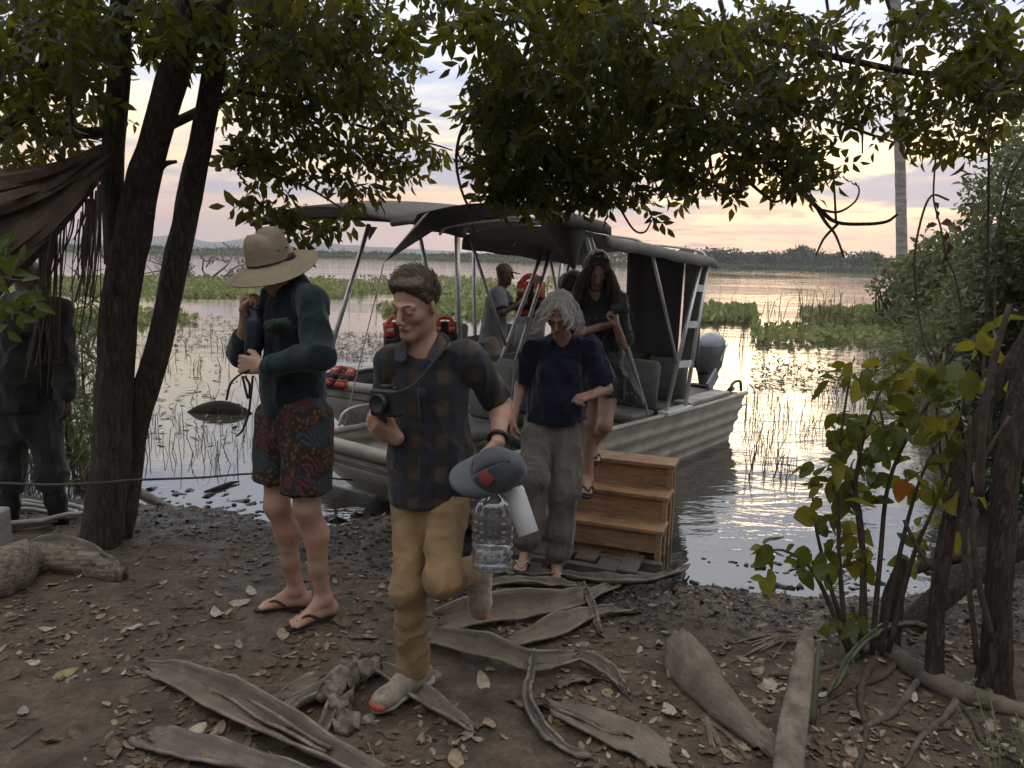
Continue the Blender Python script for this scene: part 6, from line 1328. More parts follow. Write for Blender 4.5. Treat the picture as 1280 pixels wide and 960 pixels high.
# hat
ha = unit(ZU*1.0+f1*.27+np.array([0, -.10, 0])); hx, hy = unit(np.cross(f1, ha)), None; hy = np.cross(ha, hx); hc = P(338, 327, 3.44); G = []
prof = [(.0, .142), (.035, .146), (.062, .138), (.078, .120), (.088, .075), (.092, .035), (.094, 0.0), (.100, -.004), (.130, -.010), (.162, -.020), (.192, -.040), (.195, -.041)]
for r, h in prof:
    row = []
    for k in range(41):
        a = 2*math.pi*k/40; cf, sf = math.cos(a), math.sin(a); dz = 0; rr_ = r*(1.06 if abs(cf) else 1)
        if h > .09: dz = -.026*math.exp(-((r*cf-.012)/.020)**2)*(1 if h > .11 else .5)-.010*max(0, cf)*r/.06
        if r > .1: dz = .012*math.cos(2*a)*(r-.09)/.1-.012*cf*(r-.09)/.1
        row.append(hc+hy*r*cf*1.08+hx*r*sf*.98+ha*(h+dz))
    G.append(row)
m = bpy.data.materials.new('straw'); m.use_nodes = True; t = NT(m.node_tree); tc = t.n('ShaderNodeTexCoord'); v = (tc, 'Object'); wv = t.n('ShaderNodeTexWave', {'Vector': v, 'Scale': 70.0, 'Distortion': 1.5}, bands_direction='Z'); n = t.noise(v, 90, 3, .6); n2 = t.noise(v, 9, 3, .5)
cc = t.mix((n, 0), (.20, .155, .10), (.42, .345, .24)); cc = t.mix(t.mapr((n2, 0), .4, .7), cc, t.mix(.35, cc, (.2, .17, .12)))
hh = t.math('ADD', (wv, 0), t.math('MULTIPLY', (n, 0), .8)); b = t.n('ShaderNodeBsdfPrincipled', {'Base Color': cc, 'Roughness': .85, 'Normal': t.n('ShaderNodeBump', {'Strength': .6, 'Distance': .004, 'Height': hh})}); t.n('ShaderNodeOutputMaterial', {0: b}); M_STRAW = m
hat = MB().grid(G).build('straw_hat', M_STRAW, p1, True, solid=.004)
MB().tube([hc+hy*.094*1.08*math.cos(a)+hx*.094*.98*math.sin(a)+ha*.008 for a in np.linspace(0, 2*math.pi, 33)], .005, 6, cap=False).build('hat_cord', pmat('hat_cord', (.03, .02, .015), .8), hat, True)
for k in range(2): MB().lathe(hc-hy*.02*(k*2-1)-hy*.03+np.array([0, 0, 0])-hx*0+ha*.055+unit(np.cross(hy, ha))*(.088 if unit(np.cross(hy, ha))[1] < 0 else -.088), unit(np.cross(hy, ha)), [(-.004, .004), (.004, .004)], 8).build('eyelet', M_BLACK, hat)
S = SDF(.006); S.ell(H(0, -.025, -.005), np.array([.078, .078, .060]), [H.x, H.f, H.u], .01); S.cut(H(0, .02, 0), H.f); sdf_obj(S, 'hair', M_HAIRD, p1)
# things he holds
bt = P(317, 412, 3.33); o = lathe_obj('drink_bottle', P(316, 446, 3.34), unit(P(317, 385, 3.34)-P(316, 446, 3.34)), [(0, .034), (.004, .037), (.15, .037), (.17, .033), (.18, .024), (.215, .024), (.217, .0)], pmat('navy_bottle', (.02, .028, .05), .4)); tag(o, 'navy blue drink bottle hugged against the teal shirt', 'bottle')
MB().add([bt+np.array([-.03, -.036, z]) for z in (-.03, .05)]+[bt+np.array([-.022, -.0375, z]) for z in (.05, -.03)], [(0, 1, 2, 3)])
S = SDF(.005); c = P(345, 408, 3.28); S.ell(c, (.045, .03, .028), None, .01); S.ell(c+np.array([.03, -.01, .015]), (.03, .025, .02), None, .01); V, F = S.mesh(); V = folds(V, F, .014, (40, 40, 40), 3); c0 = V.mean(0); o = link('green_bundle', mesh_np('green_bundle', V-c0, F), cloth('green_cloth', (.012, .035, .014), .9, var=.7, vscale=50), None, True); o.location = tuple(c0); tag(o, 'small crumpled green and black cloth bundle held on the forearm', 'cloth bundle')
ds = thing('dangling_strap', 'dark leather strap dangling from the hand of the hatted person', 'strap', P(300, 470, 3.24)); M_LEATHER = pmat('dark_leather', (.035, .022, .015), .6)
for pth in ([(312, 462), (300, 468), (288, 480), (283, 500)], [(306, 470), (312, 482), (310, 498), (303, 470)], [(316, 470), (313, 500), (310, 520), (303, 538), (296, 545)]):
    pts = [P(a, b_, 3.24) for a, b_ in smooth_path(pth, 5)]; MB().tube(pts, .009, 6, squash=.5).build('strap_loop', M_LEATHER, ds, True)

# ======== 2. walking man in the plaid shirt
J = JJ(dict(hd=(519, 381, 2.80), nb=(530, 430, 2.85), shR=(490, 450, 2.87), shL=(584, 449, 2.84), hpR=(516, 616, 2.87), hpL=(560, 614, 2.84), knR=(511, 738, 2.74), anR=(517, 836, 2.84), knL=(552, 724, 2.64), anL=(592, 712, 2.94), elR=(484, 540, 2.96), wrR=(496, 548, 2.72), elL=(627, 506, 2.98), wrL=(622, 553, 2.78)))
report('plaid man', J); lat = J['shL']-J['shR']; f2 = unit(np.cross(lat, ZU)); gA = gh(J['anR'][0], J['anR'][1])
p2 = thing('person', 'person in a dark plaid shirt and tan trousers walking up the bank', 'person', (J['anR'][0], J['anR'][1], float(gA)))
S = SDF(.005); H = Head(J['hd'], np.array([-.46, -.80, -.30]), ZU+np.array([.06, 0, 0]), .96); H.add(S, .92); H.neck(S, J['nb'], .049)
ms, mh, sp, ft, lt = torso(S, J['shR'], J['shL'], J['hpR'], J['hpL'], f2, .045, .125, .11, .12)
limb(S, [J['shR'], J['elR'], J['wrR']], [.044, .036, .026]); limb(S, [J['shL'], J['elL'], J['elL']+(J['wrL']-J['elL'])*.3, J['wrL']], [.044, .036, .038, .025])
for s_ in 'RL': limb(S, [J['hp'+s_], J['kn'+s_], J['an'+s_]], [.058, .040, .034])
wA = J['wrR']; hand(S, wA, unit(np.array([-.75, -.15, .45])), unit(np.array([.25, .75, .55])), np.array([.5, -.3, 1.]), (.55, .8, .5), 1.0)
kp, tips = hand(S, J['wrL'], unit(np.array([-.22, -.25, -1.])), unit(np.array([-.75, .5, 0])), np.array([-.2, -1, 0]), (.5, .9, .6), 1.0)
sdf_obj(S, 'body', SK_PALE, p2); eyebrows(H, M_HAIRD, p2)
m = bpy.data.materials.new('plaid_cotton'); m.use_nodes = True; t = NT(m.node_tree); tc = t.n('ShaderNodeTexCoord'); v0 = (tc, 'Object'); nz = t.noise(v0, 7, 2, .5); wp = t.n('ShaderNodeVectorMath', {0: v0, 1: t.vscale((nz, 1), (.02, .02, .02))}, operation='ADD'); sx = t.n('ShaderNodeSeparateXYZ', {0: wp})
def band(s, per, w, ph): return t.mapr(t.math('COSINE', t.math('MULTIPLY', t.math('ADD', s, ph), 2*math.pi/per)), w-.25, w+.6)
bx = band((sx, 0), .105, .15, .03); bz = band((sx, 2), .118, .15, .0); tx = band((sx, 0), .105, .90, .08); tz = band((sx, 2), .118, .90, .06)
cc = t.mix(bz, t.mix(bx, (.009, .013, .026), (.022, .017, .014)), t.mix(bx, (.018, .015, .014), (.055, .036, .022))); cc = t.mix(t.math('MULTIPLY', t.math('MAXIMUM', tx, tz), .25), cc, (.06, .06, .07))
nn = t.noise(v0, 300, 2, .5); n1_ = t.noise(v0, 7, 1.5, .45, .7); n1 = t.math('SUBTRACT', 1.0, t.math('ABSOLUTE', t.math('MULTIPLY_ADD', (n1_, 0), 2.6, -1.3))); hh = t.math('ADD', (n1, 0), t.math('MULTIPLY', (nn, 0), .1)); b = t.n('ShaderNodeBsdfPrincipled', {'Base Color': cc, 'Roughness': .85, 'Sheen Weight': .15, 'Normal': t.n('ShaderNodeBump', {'Strength': .3, 'Distance': .03, 'Height': hh})}); t.n('ShaderNodeOutputMaterial', {0: b}); M_PLAID = m
S = SDF(.007); torso(S, J['shR'], J['shL'], J['hpR']-ZU*.02, J['hpL']-ZU*.02, f2, .050, .140, .144, .156, 1.30, .045, ext=.16)
S.cut((0, 0, P(537, 637, 2.74)[2]), -ZU); S.cone(J['shL'], J['shL']+(J['elL']-J['shL'])*.86, .058, .058, .03, flat=True); S.cone(J['shR'], J['shR']+(J['elR']-J['shR'])*.84, .056, .056, .03, flat=True)
S.cone(J['nb']+f2*.03+sp*.03, J['nb']+f2*.13-sp*.085, .050, .012, .012, '-'); S.cone(J['nb']-sp*.02, J['nb']+sp*.10, .060, .060, .006, '-')
sdf_obj(S, 'shirt', M_PLAID, p2, (.020, (10, 10, 5), 5))
M_COLL = cloth('collar_cotton', (.020, .018, .020), .85)
for g in (-1, 1):
    nb = J['nb']; a = nb+lt*g*.055-ft*.03+sp*.055; b0 = nb+lt*g*.052+ft*.055+sp*.010; c0 = nb+lt*g*.020+ft*.118-sp*.050; d0 = nb+lt*g*.085+ft*.105-sp*.055; e0 = nb+lt*g*.098+ft*.0+sp*.0; bk = nb-ft*.062+sp*.055; bk2 = nb-ft*.075+sp*.01
    MB().grid([[bk, bk2], [a, e0+lt*g*.01+sp*.012], [b0+ft*.012, (d0*.6+e0*.4)+ft*.02+sp*.015], [c0+ft*.022, d0+ft*.03]]).build('collar', M_PLAID, p2, True, solid=.005, sub=2)
MB().grid([[ms-sp*s*.47+ft*(.118+.012*math.sin(s*9))+lt*(-.016), ms-sp*s*.47+ft*(.124+.012*math.sin(s*9)), ms-sp*s*.47+ft*(.118+.012*math.sin(s*9))+lt*.016] for s in np.linspace(.18, 1.05, 14)]).build('placket', M_PLAID, p2, True, solid=.003)
M_KHAKI = cloth('khaki_twill', (.30, .20, .105), .85, var=.15, wr=.35, sheen=.05)
S = SDF(.007); mh2 = (J['hpR']+J['hpL'])/2; S.cone(mh2+ZU*.05, mh2-ZU*.04, .126, .132, .05, sq=(f2, 1.25))
hemR = J['anR']+(J['knR']-J['anR'])*.02; S.chain([J['hpR'], J['knR'], hemR], [.080, .058, .052], .035); S.cone(J['knR']+(J['anR']-J['knR'])*.5, hemR-ZU*.0, .056, .060, .02, flat=True)
hemL = J['knL']+(J['anL']-J['knL'])*.86; S.chain([J['hpL'], J['knL'], hemL], [.082, .060, .056], .035)
sdf_obj(S, 'trousers', M_KHAKI, p2, (.013, (12, 12, 12), 8))
M_SHOE = cloth('trail_shoe', (.30, .26, .21), .8, var=.35, vscale=30); M_SOLE = pmat('shoe_sole', (.42, .38, .33), .7, var=.3); M_TOE = pmat('orange_toe', (.55, .12, .05), .6)
shoe(p2, J['anR']-ZU*.0, np.array([-.62, -.78, -.02]), ZU, M_SHOE, M_SOLE, M_TOE); shoe(p2, J['anL'], unit(P(597, 786, 2.98)-P(604, 706, 3.02)), np.array([-.55, -.75, .1]), M_SHOE, M_SOLE, M_TOE)
S = SDF(.005); S.ell(H(0, -.018, .045), np.array([.079, .097, .085]), [H.x, H.f, H.u], .01); S.ell(H(0, .040, .096), np.array([.064, .040, .024]), [H.x, H.f, H.u], .03); S.cut(H(0, .060, .070), unit(H.f*.8-H.u*.62)); S.cut(H(0, .03, -.035), unit(-H.u+H.f*.9)); S.cut(H(0, 0, -.055), -H.u)
ho = sdf_obj(S, 'hair', M_HAIRB, p2, (.005, (70, 70, 50), 4))
strand_hair('hair_strands', H, M_HAIRB, 1500, .062, (.75, .05, .25), ho)
lips(H, p2)
# watch
wv_ = J['wrL']+(J['elL']-J['wrL'])*.10; ax = unit(J['elL']-J['wrL']); wt = MB().tube([wv_+.034*(math.cos(a)*unit(np.cross(ax, ZU+.1))+math.sin(a)*np.cross(ax, unit(np.cross(ax, ZU+.1)))) for a in np.linspace(0, 2*math.pi, 25)], .009, 6, cap=False).build('wristwatch', M_BLACK, p2, True)
# camera on a strap in his right hand
cc0 = P(484, 503, 2.66); cr = unit(np.array([.85, -.5, .05])); cu = unit(np.array([-.05, .1, 1.])-cr*np.dot(cr, np.array([-.05, .1, 1.]))); cf = np.cross(cr, cu)
cm = thing('camera_bag', 'compact black camera held at chest height by the plaid-shirted person', 'camera', cc0-cu*.05)
mb = MB(); mb.box(cc0, cr*.058, cf*.030, cu*.048); mb.build('camera_body', M_BLACK, cm, False, .008)
mb = MB(); mb.box(cc0+cu*.054, cr*.020, cf*.020, cu*.010); mb.build('viewfinder', M_BLACK, cm, False, .004); sg = 1 if cf[1] < 0 else -1; lathe_obj('lens', cc0+cf*sg*.028, cf*sg, [(0, .034), (.03, .034), (.032, .030), (.028, .026)], M_BLACK, cm)
lathe_obj('shutter_dial', cc0+cu*.048+cr*.035, cu, [(0, .010), (.008, .010)], M_BLACK, cm, 12)
pts = smooth_path([cc0+cr*.055+cu*.04, P(520, 478, 2.66), P(545, 448, 2.70), P(560, 428, 2.82), J['nb']+lt*.05-ft*.07+sp*.03], 6); MB().tube(pts, .011, 6, squash=.35).build('strap', M_STRAP, cm, True)
# cap, bottle, flask in the left hand
M_CAP = cloth('grey_cap', (.075, .085, .105), .85, var=.15)
hk = tips[1]; cpc = P(622, 588, 2.64); cu = unit(np.array([.35, -.75, .55])); cfw = unit(np.array([-.95, -.25, -.25])); cfw = unit(cfw-cu*(cfw@cu)); cs = np.cross(cu, cfw); cp = thing('baseball_cap', 'grey baseball cap pinched in the hand above the water bottle', 'cap', cpc)
G = [[cpc+cu*.105*math.sin(e)+(cfw*.098*math.cos(a)+cs*.082*math.sin(a))*math.cos(e)*(1+.03*math.sin(5*a+e*4))+cu*(-.02*math.sin(2*a)*math.cos(e)) for a in np.linspace(0, 2*math.pi, 33)] for e in np.linspace(0, math.pi/2*.985, 10)]
MB().grid(G).build('crown', M_CAP, cp, True, solid=.003)
G = [[cpc+cs*math.sin(a)*.086*(1-.10*s)+cfw*(math.cos(a)*.096+s*.085*math.cos(a*.72))+cu*(-.004-.030*s*math.sin(a)**2-.012*s) for a in np.linspace(-1.25, 1.25, 17)] for s in np.linspace(0, 1, 7)]
MB().grid(G).build('brim', pmat('cap_brim', (.12, .135, .155), .85, var=.15), cp, True, solid=.004)
G = [[cpc+(cfw*.099*math.cos(a)+cs*.083*math.sin(a))*math.cos(e)+cu*.106*math.sin(e) for a in np.linspace(.05, .75, 7)] for e in np.linspace(.25, .75, 6)]; MB().grid(G).build('patch', pmat('red_patch', (.30, .06, .045), .8), cp, True)
mb = MB()
for k in range(3): mb.add([cpc+cs*(-.083+.0)+cfw*(-.02-.012*k)+cu*.025, cpc+cs*-.084+cfw*(-.026-.012*k)+cu*.04, cpc+cs*-.084+cfw*(-.032-.012*k)+cu*.025], [(0, 1, 2)])
mb.build('emblem', M_WHITE, cp)
MB().tube([cpc+cu*.104, cpc+cu*.112], [.008, .005], 8).build('button', M_CAP, cp)
def glass_mat(name, col, rough=.05, ior=1.4):
    m = bpy.data.materials.new(name); m.use_nodes = True; t = NT(m.node_tree)
    g1 = t.n('ShaderNodeBsdfGlossy', {0: (.9, .92, .95), 1: rough}); tr = t.n('ShaderNodeBsdfTransparent', {0: col}); lw = t.n('ShaderNodeLayerWeight', {0: .35}); mx = t.n('ShaderNodeMixShader', {0: t.mapr((lw, 'Facing'), 0, 1, .10, .75, False), 1: tr, 2: g1}); t.n('ShaderNodeOutputMaterial', {0: mx}); return m
M_PET = glass_mat('clear_plastic', (.86, .88, .90)); b0 = P(615, 711, 2.66); bd = unit(P(616, 612, 2.66)-b0); wb = thing('water_bottle', 'large clear ribbed plastic water bottle hanging from the hand', 'bottle', b0)
hgt = np.linalg.norm(P(616, 612, 2.66)-b0); R_ = .0755; prof = [(0, .03), (.004, .055), (.012, R_*.96)]
for z in np.linspace(.02, hgt*.74, 46): prof.append((z, R_*(1-.045*abs(math.sin(z*math.pi/.031))**1.5)))
prof += [(hgt*.80, R_*.95), (hgt*.88, R_*.80), (hgt*.94, R_*.50), (hgt*.97, .025), (hgt*1.0, .022)]
G = [[b0+bd*h+r*(math.cos(a)*np.array([1., 0, 0])+math.sin(a)*np.cross(bd, np.array([1., 0, 0]))) for a in np.linspace(0, 2*math.pi, 37)] for h, r in prof]; MB().grid(G).build('bottle_wall', M_PET, wb, True)
MB().lathe(b0, bd, [(.006, .05), (.012, R_*.9), (hgt*.30, R_*.9), (hgt*.302, .001)], 30).build('water', glass_mat('bottled_water', (.80, .83, .84), .02), wb, True)
lathe_obj('cap', b0+bd*hgt*.985, bd, [(0, .026), (.022, .026), (.024, .02)], M_WHITE, wb); 
MB().tube(smooth_path([b0+bd*hgt*.99, b0+bd*(hgt+.03)+np.array([.01, 0, 0]), kp], 4), .006, 6).build('carry_loop', M_WHITE, wb)
f0 = P(661, 668, 2.64); fdv = P(640, 606, 2.70)-f0; Lf = np.linalg.norm(fdv); fl_ = thing('white_flask', 'white steel drinking flask hanging tilted beside the water bottle', 'flask', f0)
lathe_obj('flask_body', f0, fdv, [(0, .034), (.004, .038), (Lf*.86, .038), (Lf*.93, .034)], pmat('white_enamel', (.60, .62, .63), .35, var=.08), fl_); lathe_obj('flask_lid', f0+unit(fdv)*Lf*.93, fdv, [(0, .033), (.03, .033), (.034, .026)], M_BLACK, fl_)
MB().tube(smooth_path([f0+unit(fdv)*Lf*.97, f0+unit(fdv)*(Lf+.03)-np.array([.01, 0, 0]), kp+np.array([.01, 0, -.01])], 4), .005, 6).build('carry_loop', M_BLACK, fl_)

# ======== 3. grey-haired woman
J = JJ(dict(hd=(699, 392, 4.56), nb=(703, 424, 4.66), shR=(666, 436, 4.71), shL=(738, 435, 4.67), hpR=(674, 530, 4.74), hpL=(712, 530, 4.72), knR=(666, 596, 4.46), anR=(657, 684, 4.50), knL=(706, 614, 4.54), anL=(696, 700, 4.58), elR=(651, 484, 4.76), wrR=(642, 522, 4.62), elL=(758, 486, 4.68), wrL=(738, 494, 4.47)))
report('grey woman', J); lat = J['shL']-J['shR']; f3 = unit(np.cross(lat, ZU)); p3 = thing('person', 'grey-haired person in a navy blouse and taupe trousers stepping off the plank steps', 'person', (J['anL'][0], J['anL'][1], -.23))
S = SDF(.006); H = Head(J['hd'], np.array([-.20, -.80, -.62]), ZU, .98); H.add(S, .94); H.neck(S, J['nb'], .05); ms, mh, sp, ft, lt = torso(S, J['shR'], J['shL'], J['hpR'], J['hpL'], f3, .042, .12, .115, .14)
limb(S, [J['shR'], J['elR'], J['wrR']], [.042, .036, .025]); limb(S, [J['shL'], J['elL'], J['wrL']], [.042, .036, .025])
for s_ in 'RL': limb(S, [J['hp'+s_], J['kn'+s_], J['an'+s_]], [.08, .05, .034])
hand(S, J['wrR'], np.array([-.1, -.1, -1.]), np.array([.9, 0, 0]), np.array([0, -1, 0]), (.5, .5, .3), .92); hand(S, J['wrL'], unit(np.array([-.75, -.55, -.1])), np.array([-.1, .3, -1.]), np.array([-.4, 1, .6]), (1.1, 1.3, .7), .92)
for s_, fd, so_ in (('L', np.array([-.1, -1, 0]), -.232), ('R', np.array([-.25, -1, 0]), -.128)): bare_foot(S, J['an'+s_], fd, .92, so_)
sdf_obj(S, 'body', SK_TAN, p3); eyebrows(H, M_HAIRG, p3); lips(H, p3)
M_NAVY = cloth('navy_linen', (.009, .012, .030), .85, wr=.5); S = SDF(.007); torso(S, J['shR'], J['shL'], J['hpR'], J['hpL'], f3, .052, .145, .168, .192, 1.22, .06, bust=.05, ext=.12)
S.cut((0, 0, P(690, 526, 4.68)[2]), -ZU); S.cone(J['shL'], J['shL']+(J['elL']-J['shL'])*.84, .064, .074, .03, flat=True); S.cone(J['shR'], J['shR']+(J['elR']-J['shR'])*.80, .070, .072, .03, flat=True)
S.cone(J['nb']+f3*.04+sp*.03, J['nb']+f3*.14-sp*.12, .052, .010, .012, '-'); S.cone(J['nb']-sp*.01, J['nb']+sp*.1, .058, .06, .006, '-'); sdf_obj(S, 'blouse', M_NAVY, p3, (.024, (11, 11, 6), 11))
M_TAUPE = cloth('taupe_cotton', (.145, .125, .108), .9, wr=.4, var=.15); S = SDF(.007); mh3 = (J['hpR']+J['hpL'])/2; S.cone(mh3+ZU*.06, mh3-ZU*.03, .13, .142, .05, sq=(f3, 1.2))
for s_ in 'RL': k_, a_ = J['kn'+s_], J['an'+s_]; S.chain([J['hp'+s_], k_, k_+(a_-k_)*.55, k_+(a_-k_)*.86, k_+(a_-k_)*.93], [.098, .082, .078, .070, .048], .05)
sdf_obj(S, 'trousers', M_TAUPE, p3, (.024, (15, 15, 4), 12))
S = SDF(.006); S.ell(H(0, -.022, .040), np.array([.088, .100, .088]), [H.x, H.f, H.u], .01); S.cut(H(0, .045, .03), unit(H.f*.9-H.u*.35)); S.cut(H(0, 0, -.06), -H.u); hb = sdf_obj(S, 'hair', M_HAIRG, p3, (.016, (50, 50, 30), 3)); q = hair_ribbons('hair_locks', None, H, M_HAIRG, 760, .155, .62, .022, out=.026, width=.009, seed=4, fmin=-.25); adopt(q, hb)
for s_, fd, so_ in (('L', np.array([-.1, -1, 0]), -.232), ('R', np.array([-.25, -1, 0]), -.128)):
    fd = unit(fd); sd = np.array([-fd[1], fd[0], 0]); hh_ = np.array([J['an'+s_][0], J['an'+s_][1], so_])-fd*.033; strapflop(p3, hh_, fd, sd, so_, M_FLIP, pmat('sandal_strap', (.45, .42, .38), .7) if s_ == 'L' else bpy.data.materials['sandal_strap'])
MB().tube([J['wrL']+.032*(math.cos(a)*np.array([.3, .2, .9])+math.sin(a)*np.array([.5, -.8, .1])) for a in np.linspace(0, 2*math.pi, 20)], .004, 5, cap=False).build('bracelet', pmat('bracelet', (.4, .35, .28), .5), p3)

# ======== 4. girl in the dark dress on the steps
J = JJ(dict(hd=(746, 337, 5.22), nb=(745, 364, 5.30), shR=(721, 374, 5.33), shL=(770, 376, 5.29), hpR=(738, 462, 5.36), hpL=(764, 462, 5.34), knR=(736, 530, 5.26), anR=(735, 598, 5.26), knL=(756, 532, 5.10), anL=(744, 551, 5.46), elR=(712, 420, 5.34), wrR=(752, 408, 5.10), elL=(778, 430, 5.22), wrL=(771, 408, 5.02)))
report('dress girl', J); lat = J['shL']-J['shR']; f4 = unit(np.cross(lat, ZU)); p4 = thing('person', 'long-haired person in a dark floral dress standing on the wooden steps', 'person', (J['anR'][0], J['anR'][1], .105))
S = SDF(.006); H = Head(J['hd'], np.array([.02, -.82, -.57]), ZU, .95); H.add(S, .92); H.neck(S, J['nb'], .048); ms, mh, sp, ft, lt = torso(S, J['shR'], J['shL'], J['hpR'], J['hpL'], f4, .040, .11, .105, .13)
limb(S, [J['shR'], J['elR'], J['wrR']], [.040, .034, .024]); limb(S, [J['shL'], J['elL'], J['wrL']], [.040, .034, .024])
for s_ in 'RL': k_, a_ = J['kn'+s_], J['an'+s_]; limb(S, [J['hp'+s_], k_, k_+(a_-k_)*.3, a_], [.08, .05, .048, .032])
hand(S, J['wrL'], unit(np.array([-.15, -.35, 1.])), np.array([-.8, .2, .1]), np.array([-.4, -1, .0]), (.8, 1.0, .6), .9); hand(S, J['wrR'], unit(np.array([.9, -.35, .25])), np.array([0, .4, 1.]), np.array([-.2, .9, .4]), (.7, .9, .5), .9)
bare_foot(S, J['anR'], np.array([-.15, -1, 0]), .9, .122); bare_foot(S, J['anL'], np.array([-.1, -1, 0]), .9, .302); sdf_obj(S, 'body', SK_PALE, p4); eyebrows(H, M_HAIRR, p4); lips(H, p4)
for s_, so_ in (('R', .122), ('L', .302)):
    fd = unit(np.array([-.13, -1, 0])); sd = np.array([-fd[1], fd[0], 0]); strapflop(p4, np.array([J['an'+s_][0], J['an'+s_][1], so_])-fd*.033, fd, sd, so_, M_FLIP, M_LEATHER)
m = bpy.data.materials.new('floral_dress'); m.use_nodes = True; t = NT(m.node_tree); tc = t.n('ShaderNodeTexCoord'); v = (tc, 'Object'); vo = t.n('ShaderNodeTexVoronoi', {'Vector': v, 'Scale': 34.0}); n = t.noise(v, 5, 3, .5); rn = t.n('ShaderNodeSeparateColor', {0: (vo, 'Color')})
cc = t.mix((n, 0), (.012, .014, .016), (.030, .030, .026)); fm = t.math('MULTIPLY', t.mapr((vo, 'Distance'), .30, .22), t.mapr((rn, 0), .55, .6)); cc = t.mix(fm, cc, t.mix((rn, 1), (.10, .11, .07), (.20, .12, .085))); b = t.n('ShaderNodeBsdfPrincipled', {'Base Color': cc, 'Roughness': .8, 'Sheen Weight': .2}); t.n('ShaderNodeOutputMaterial', {0: b}); M_DRESS = m
S = SDF(.007); torso(S, J['shR'], J['shL'], J['hpR'], J['hpL'], f4, .055, .128, .112, .145, 1.18, .05, bust=.05)
limb(S, [J['shR'], J['shR']+(J['elR']-J['shR'])*.9], [.066, .068], .03); limb(S, [J['shL'], J['shL']+(J['elL']-J['shL'])*.85], [.066, .068], .03)
hm = P(752, 486, 5.30); hr = P(796, 508, 5.22); S.chain([mh+ZU*.05, hm*.6+mh*.4, hm], [.140, .175, .195], .06, sq=(f4, 1.15)); S.cone(mh+lt*.05, hr, .10, .050, .08); S.cut(hm-ZU*.0, unit(-ZU+np.array([.36, 0, 0])*-1))
S.cone(J['nb']+f4*.03+sp*.03, J['nb']+f4*.13-sp*.10, .048, .010, .012, '-'); sdf_obj(S, 'dress', M_DRESS, p4, (.030, (13, 13, 2.4), 15))
S = SDF(.006); S.ell(H(0, -.022, .042), np.array([.082, .100, .088])*.96, [H.x, H.f, H.u], .01); S.cut(H(0, .045, .035), unit(H.f*.9-H.u*.4)); S.cut(H(0, 0, -.06), -H.u); hb = sdf_obj(S, 'hair', M_HAIRR, p4, (.010, (50, 50, 20), 3)); q = hair_ribbons('hair_locks', None, H, M_HAIRR, 560, .34, .16, .020, out=.006, width=.010, seed=9, fmin=-.1); adopt(q, hb)
mb = MB()
for g in (-1, 1): mb.lathe(H(g*.034, .050, .100), unit(H.u*.8+H.f*.7), [(0, .028), (.006, .029), (.007, .02)], 16)
mb.tube([H(-.03, .05, .104), H(.03, .05, .104)], .004, 6); sg_ = mb.build('sunglasses', M_BLACK, None); tag(sg_, 'dark sunglasses pushed up on the long hair', 'sunglasses')
dv = P(775, 386, 4.98); dvt = thing('black_camera', 'small black camera held up by the person in the dress', 'camera', dv); r_ = unit(np.array([.9, -.3, .15])); u_ = unit(np.array([-.1, .25, 1.])-r_*.1); mb = MB(); mb.box(dv, r_*.055, np.cross(r_, u_)*.018, u_*.032); mb.build('camera_body', M_BLACK, dvt, False, .006); lathe_obj('lens', dv, np.cross(r_, u_)*(1 if np.cross(r_, u_)[1] < 0 else -1), [(0, .026), (.045, .026), (.046, .02)], M_BLACK, dvt); mb = MB(); mb.box(dv+u_*.04+r_*.03, r_*.018, np.cross(r_, u_)*.01, u_*.008); mb.build('flash_shoe', M_BLACK, dvt)
MB().tube(smooth_path([dv+r_*.055, P(790, 396, 4.98), P(793, 408, 4.99), P(784, 416, 5.0), P(778, 400, 5.0)], 5), .004, 5).build('strap', M_STRAP, dvt)
S = SDF(.007); c = P(717, 356, 5.48); S.ell(c, (.10, .07, .10), None, .03); S.ell(c+np.array([.05, .02, -.18]), (.13, .08, .17), None, .05); V, F = S.mesh(); V = folds(V, F, .016, (12, 12, 12), 6); c0 = V.mean(0); o = link('backpack', mesh_np('backpack', V-c0, F), cloth('brown_pack', (.055, .042, .030), .8), None, True); o.location = tuple(c0); tag(o, 'brown backpack on the shoulder of the person in the dress', 'backpack')

# ======== 5. man in a grey shirt and cap in the moored boat
J = JJ(dict(hd=(631, 343, 9.4), nb=(628, 358, 9.42), shR=(624, 367, 9.56), shL=(621, 368, 9.24), hpR=(615, 428, 9.5), hpL=(615, 428, 9.3), knR=(618, 470, 9.5), knL=(618, 470, 9.3), anR=(618, 508, 9.5), anL=(618, 508, 9.3), elR=(645, 384, 9.58), wrR=(657, 370, 9.5), elL=(628, 391, 9.16), wrL=(648, 380, 9.2)))
report('far man', J); lat = J['shL']-J['shR']; f5 = unit(np.cross(lat, ZU)); f5 = unit(f5*np.array([1, .3, 0])); p5 = thing('person', 'person in a grey shirt and cap standing in the moored boat', 'person', (*J['anR'][:2], -.14))
S = SDF(.009); H = Head(J['hd'], unit(np.array([.95, .1, -.1])), ZU, 1.0); H.add(S); H.neck(S, J['nb']); ms, mh, sp, ft, lt = torso(S, J['shR'], J['shL'], J['hpR'], J['hpL'], f5, .05, .13, .12, .13); limb(S, [J['shR'], J['elR'], J['wrR']], [.045, .04, .03]); limb(S, [J['shL'], J['elL'], J['wrL']], [.045, .04, .03])
for s_ in 'RL': limb(S, [J['hp'+s_], J['kn'+s_], J['an'+s_]], [.08, .055, .04]); bare_foot(S, J['an'+s_], f5)
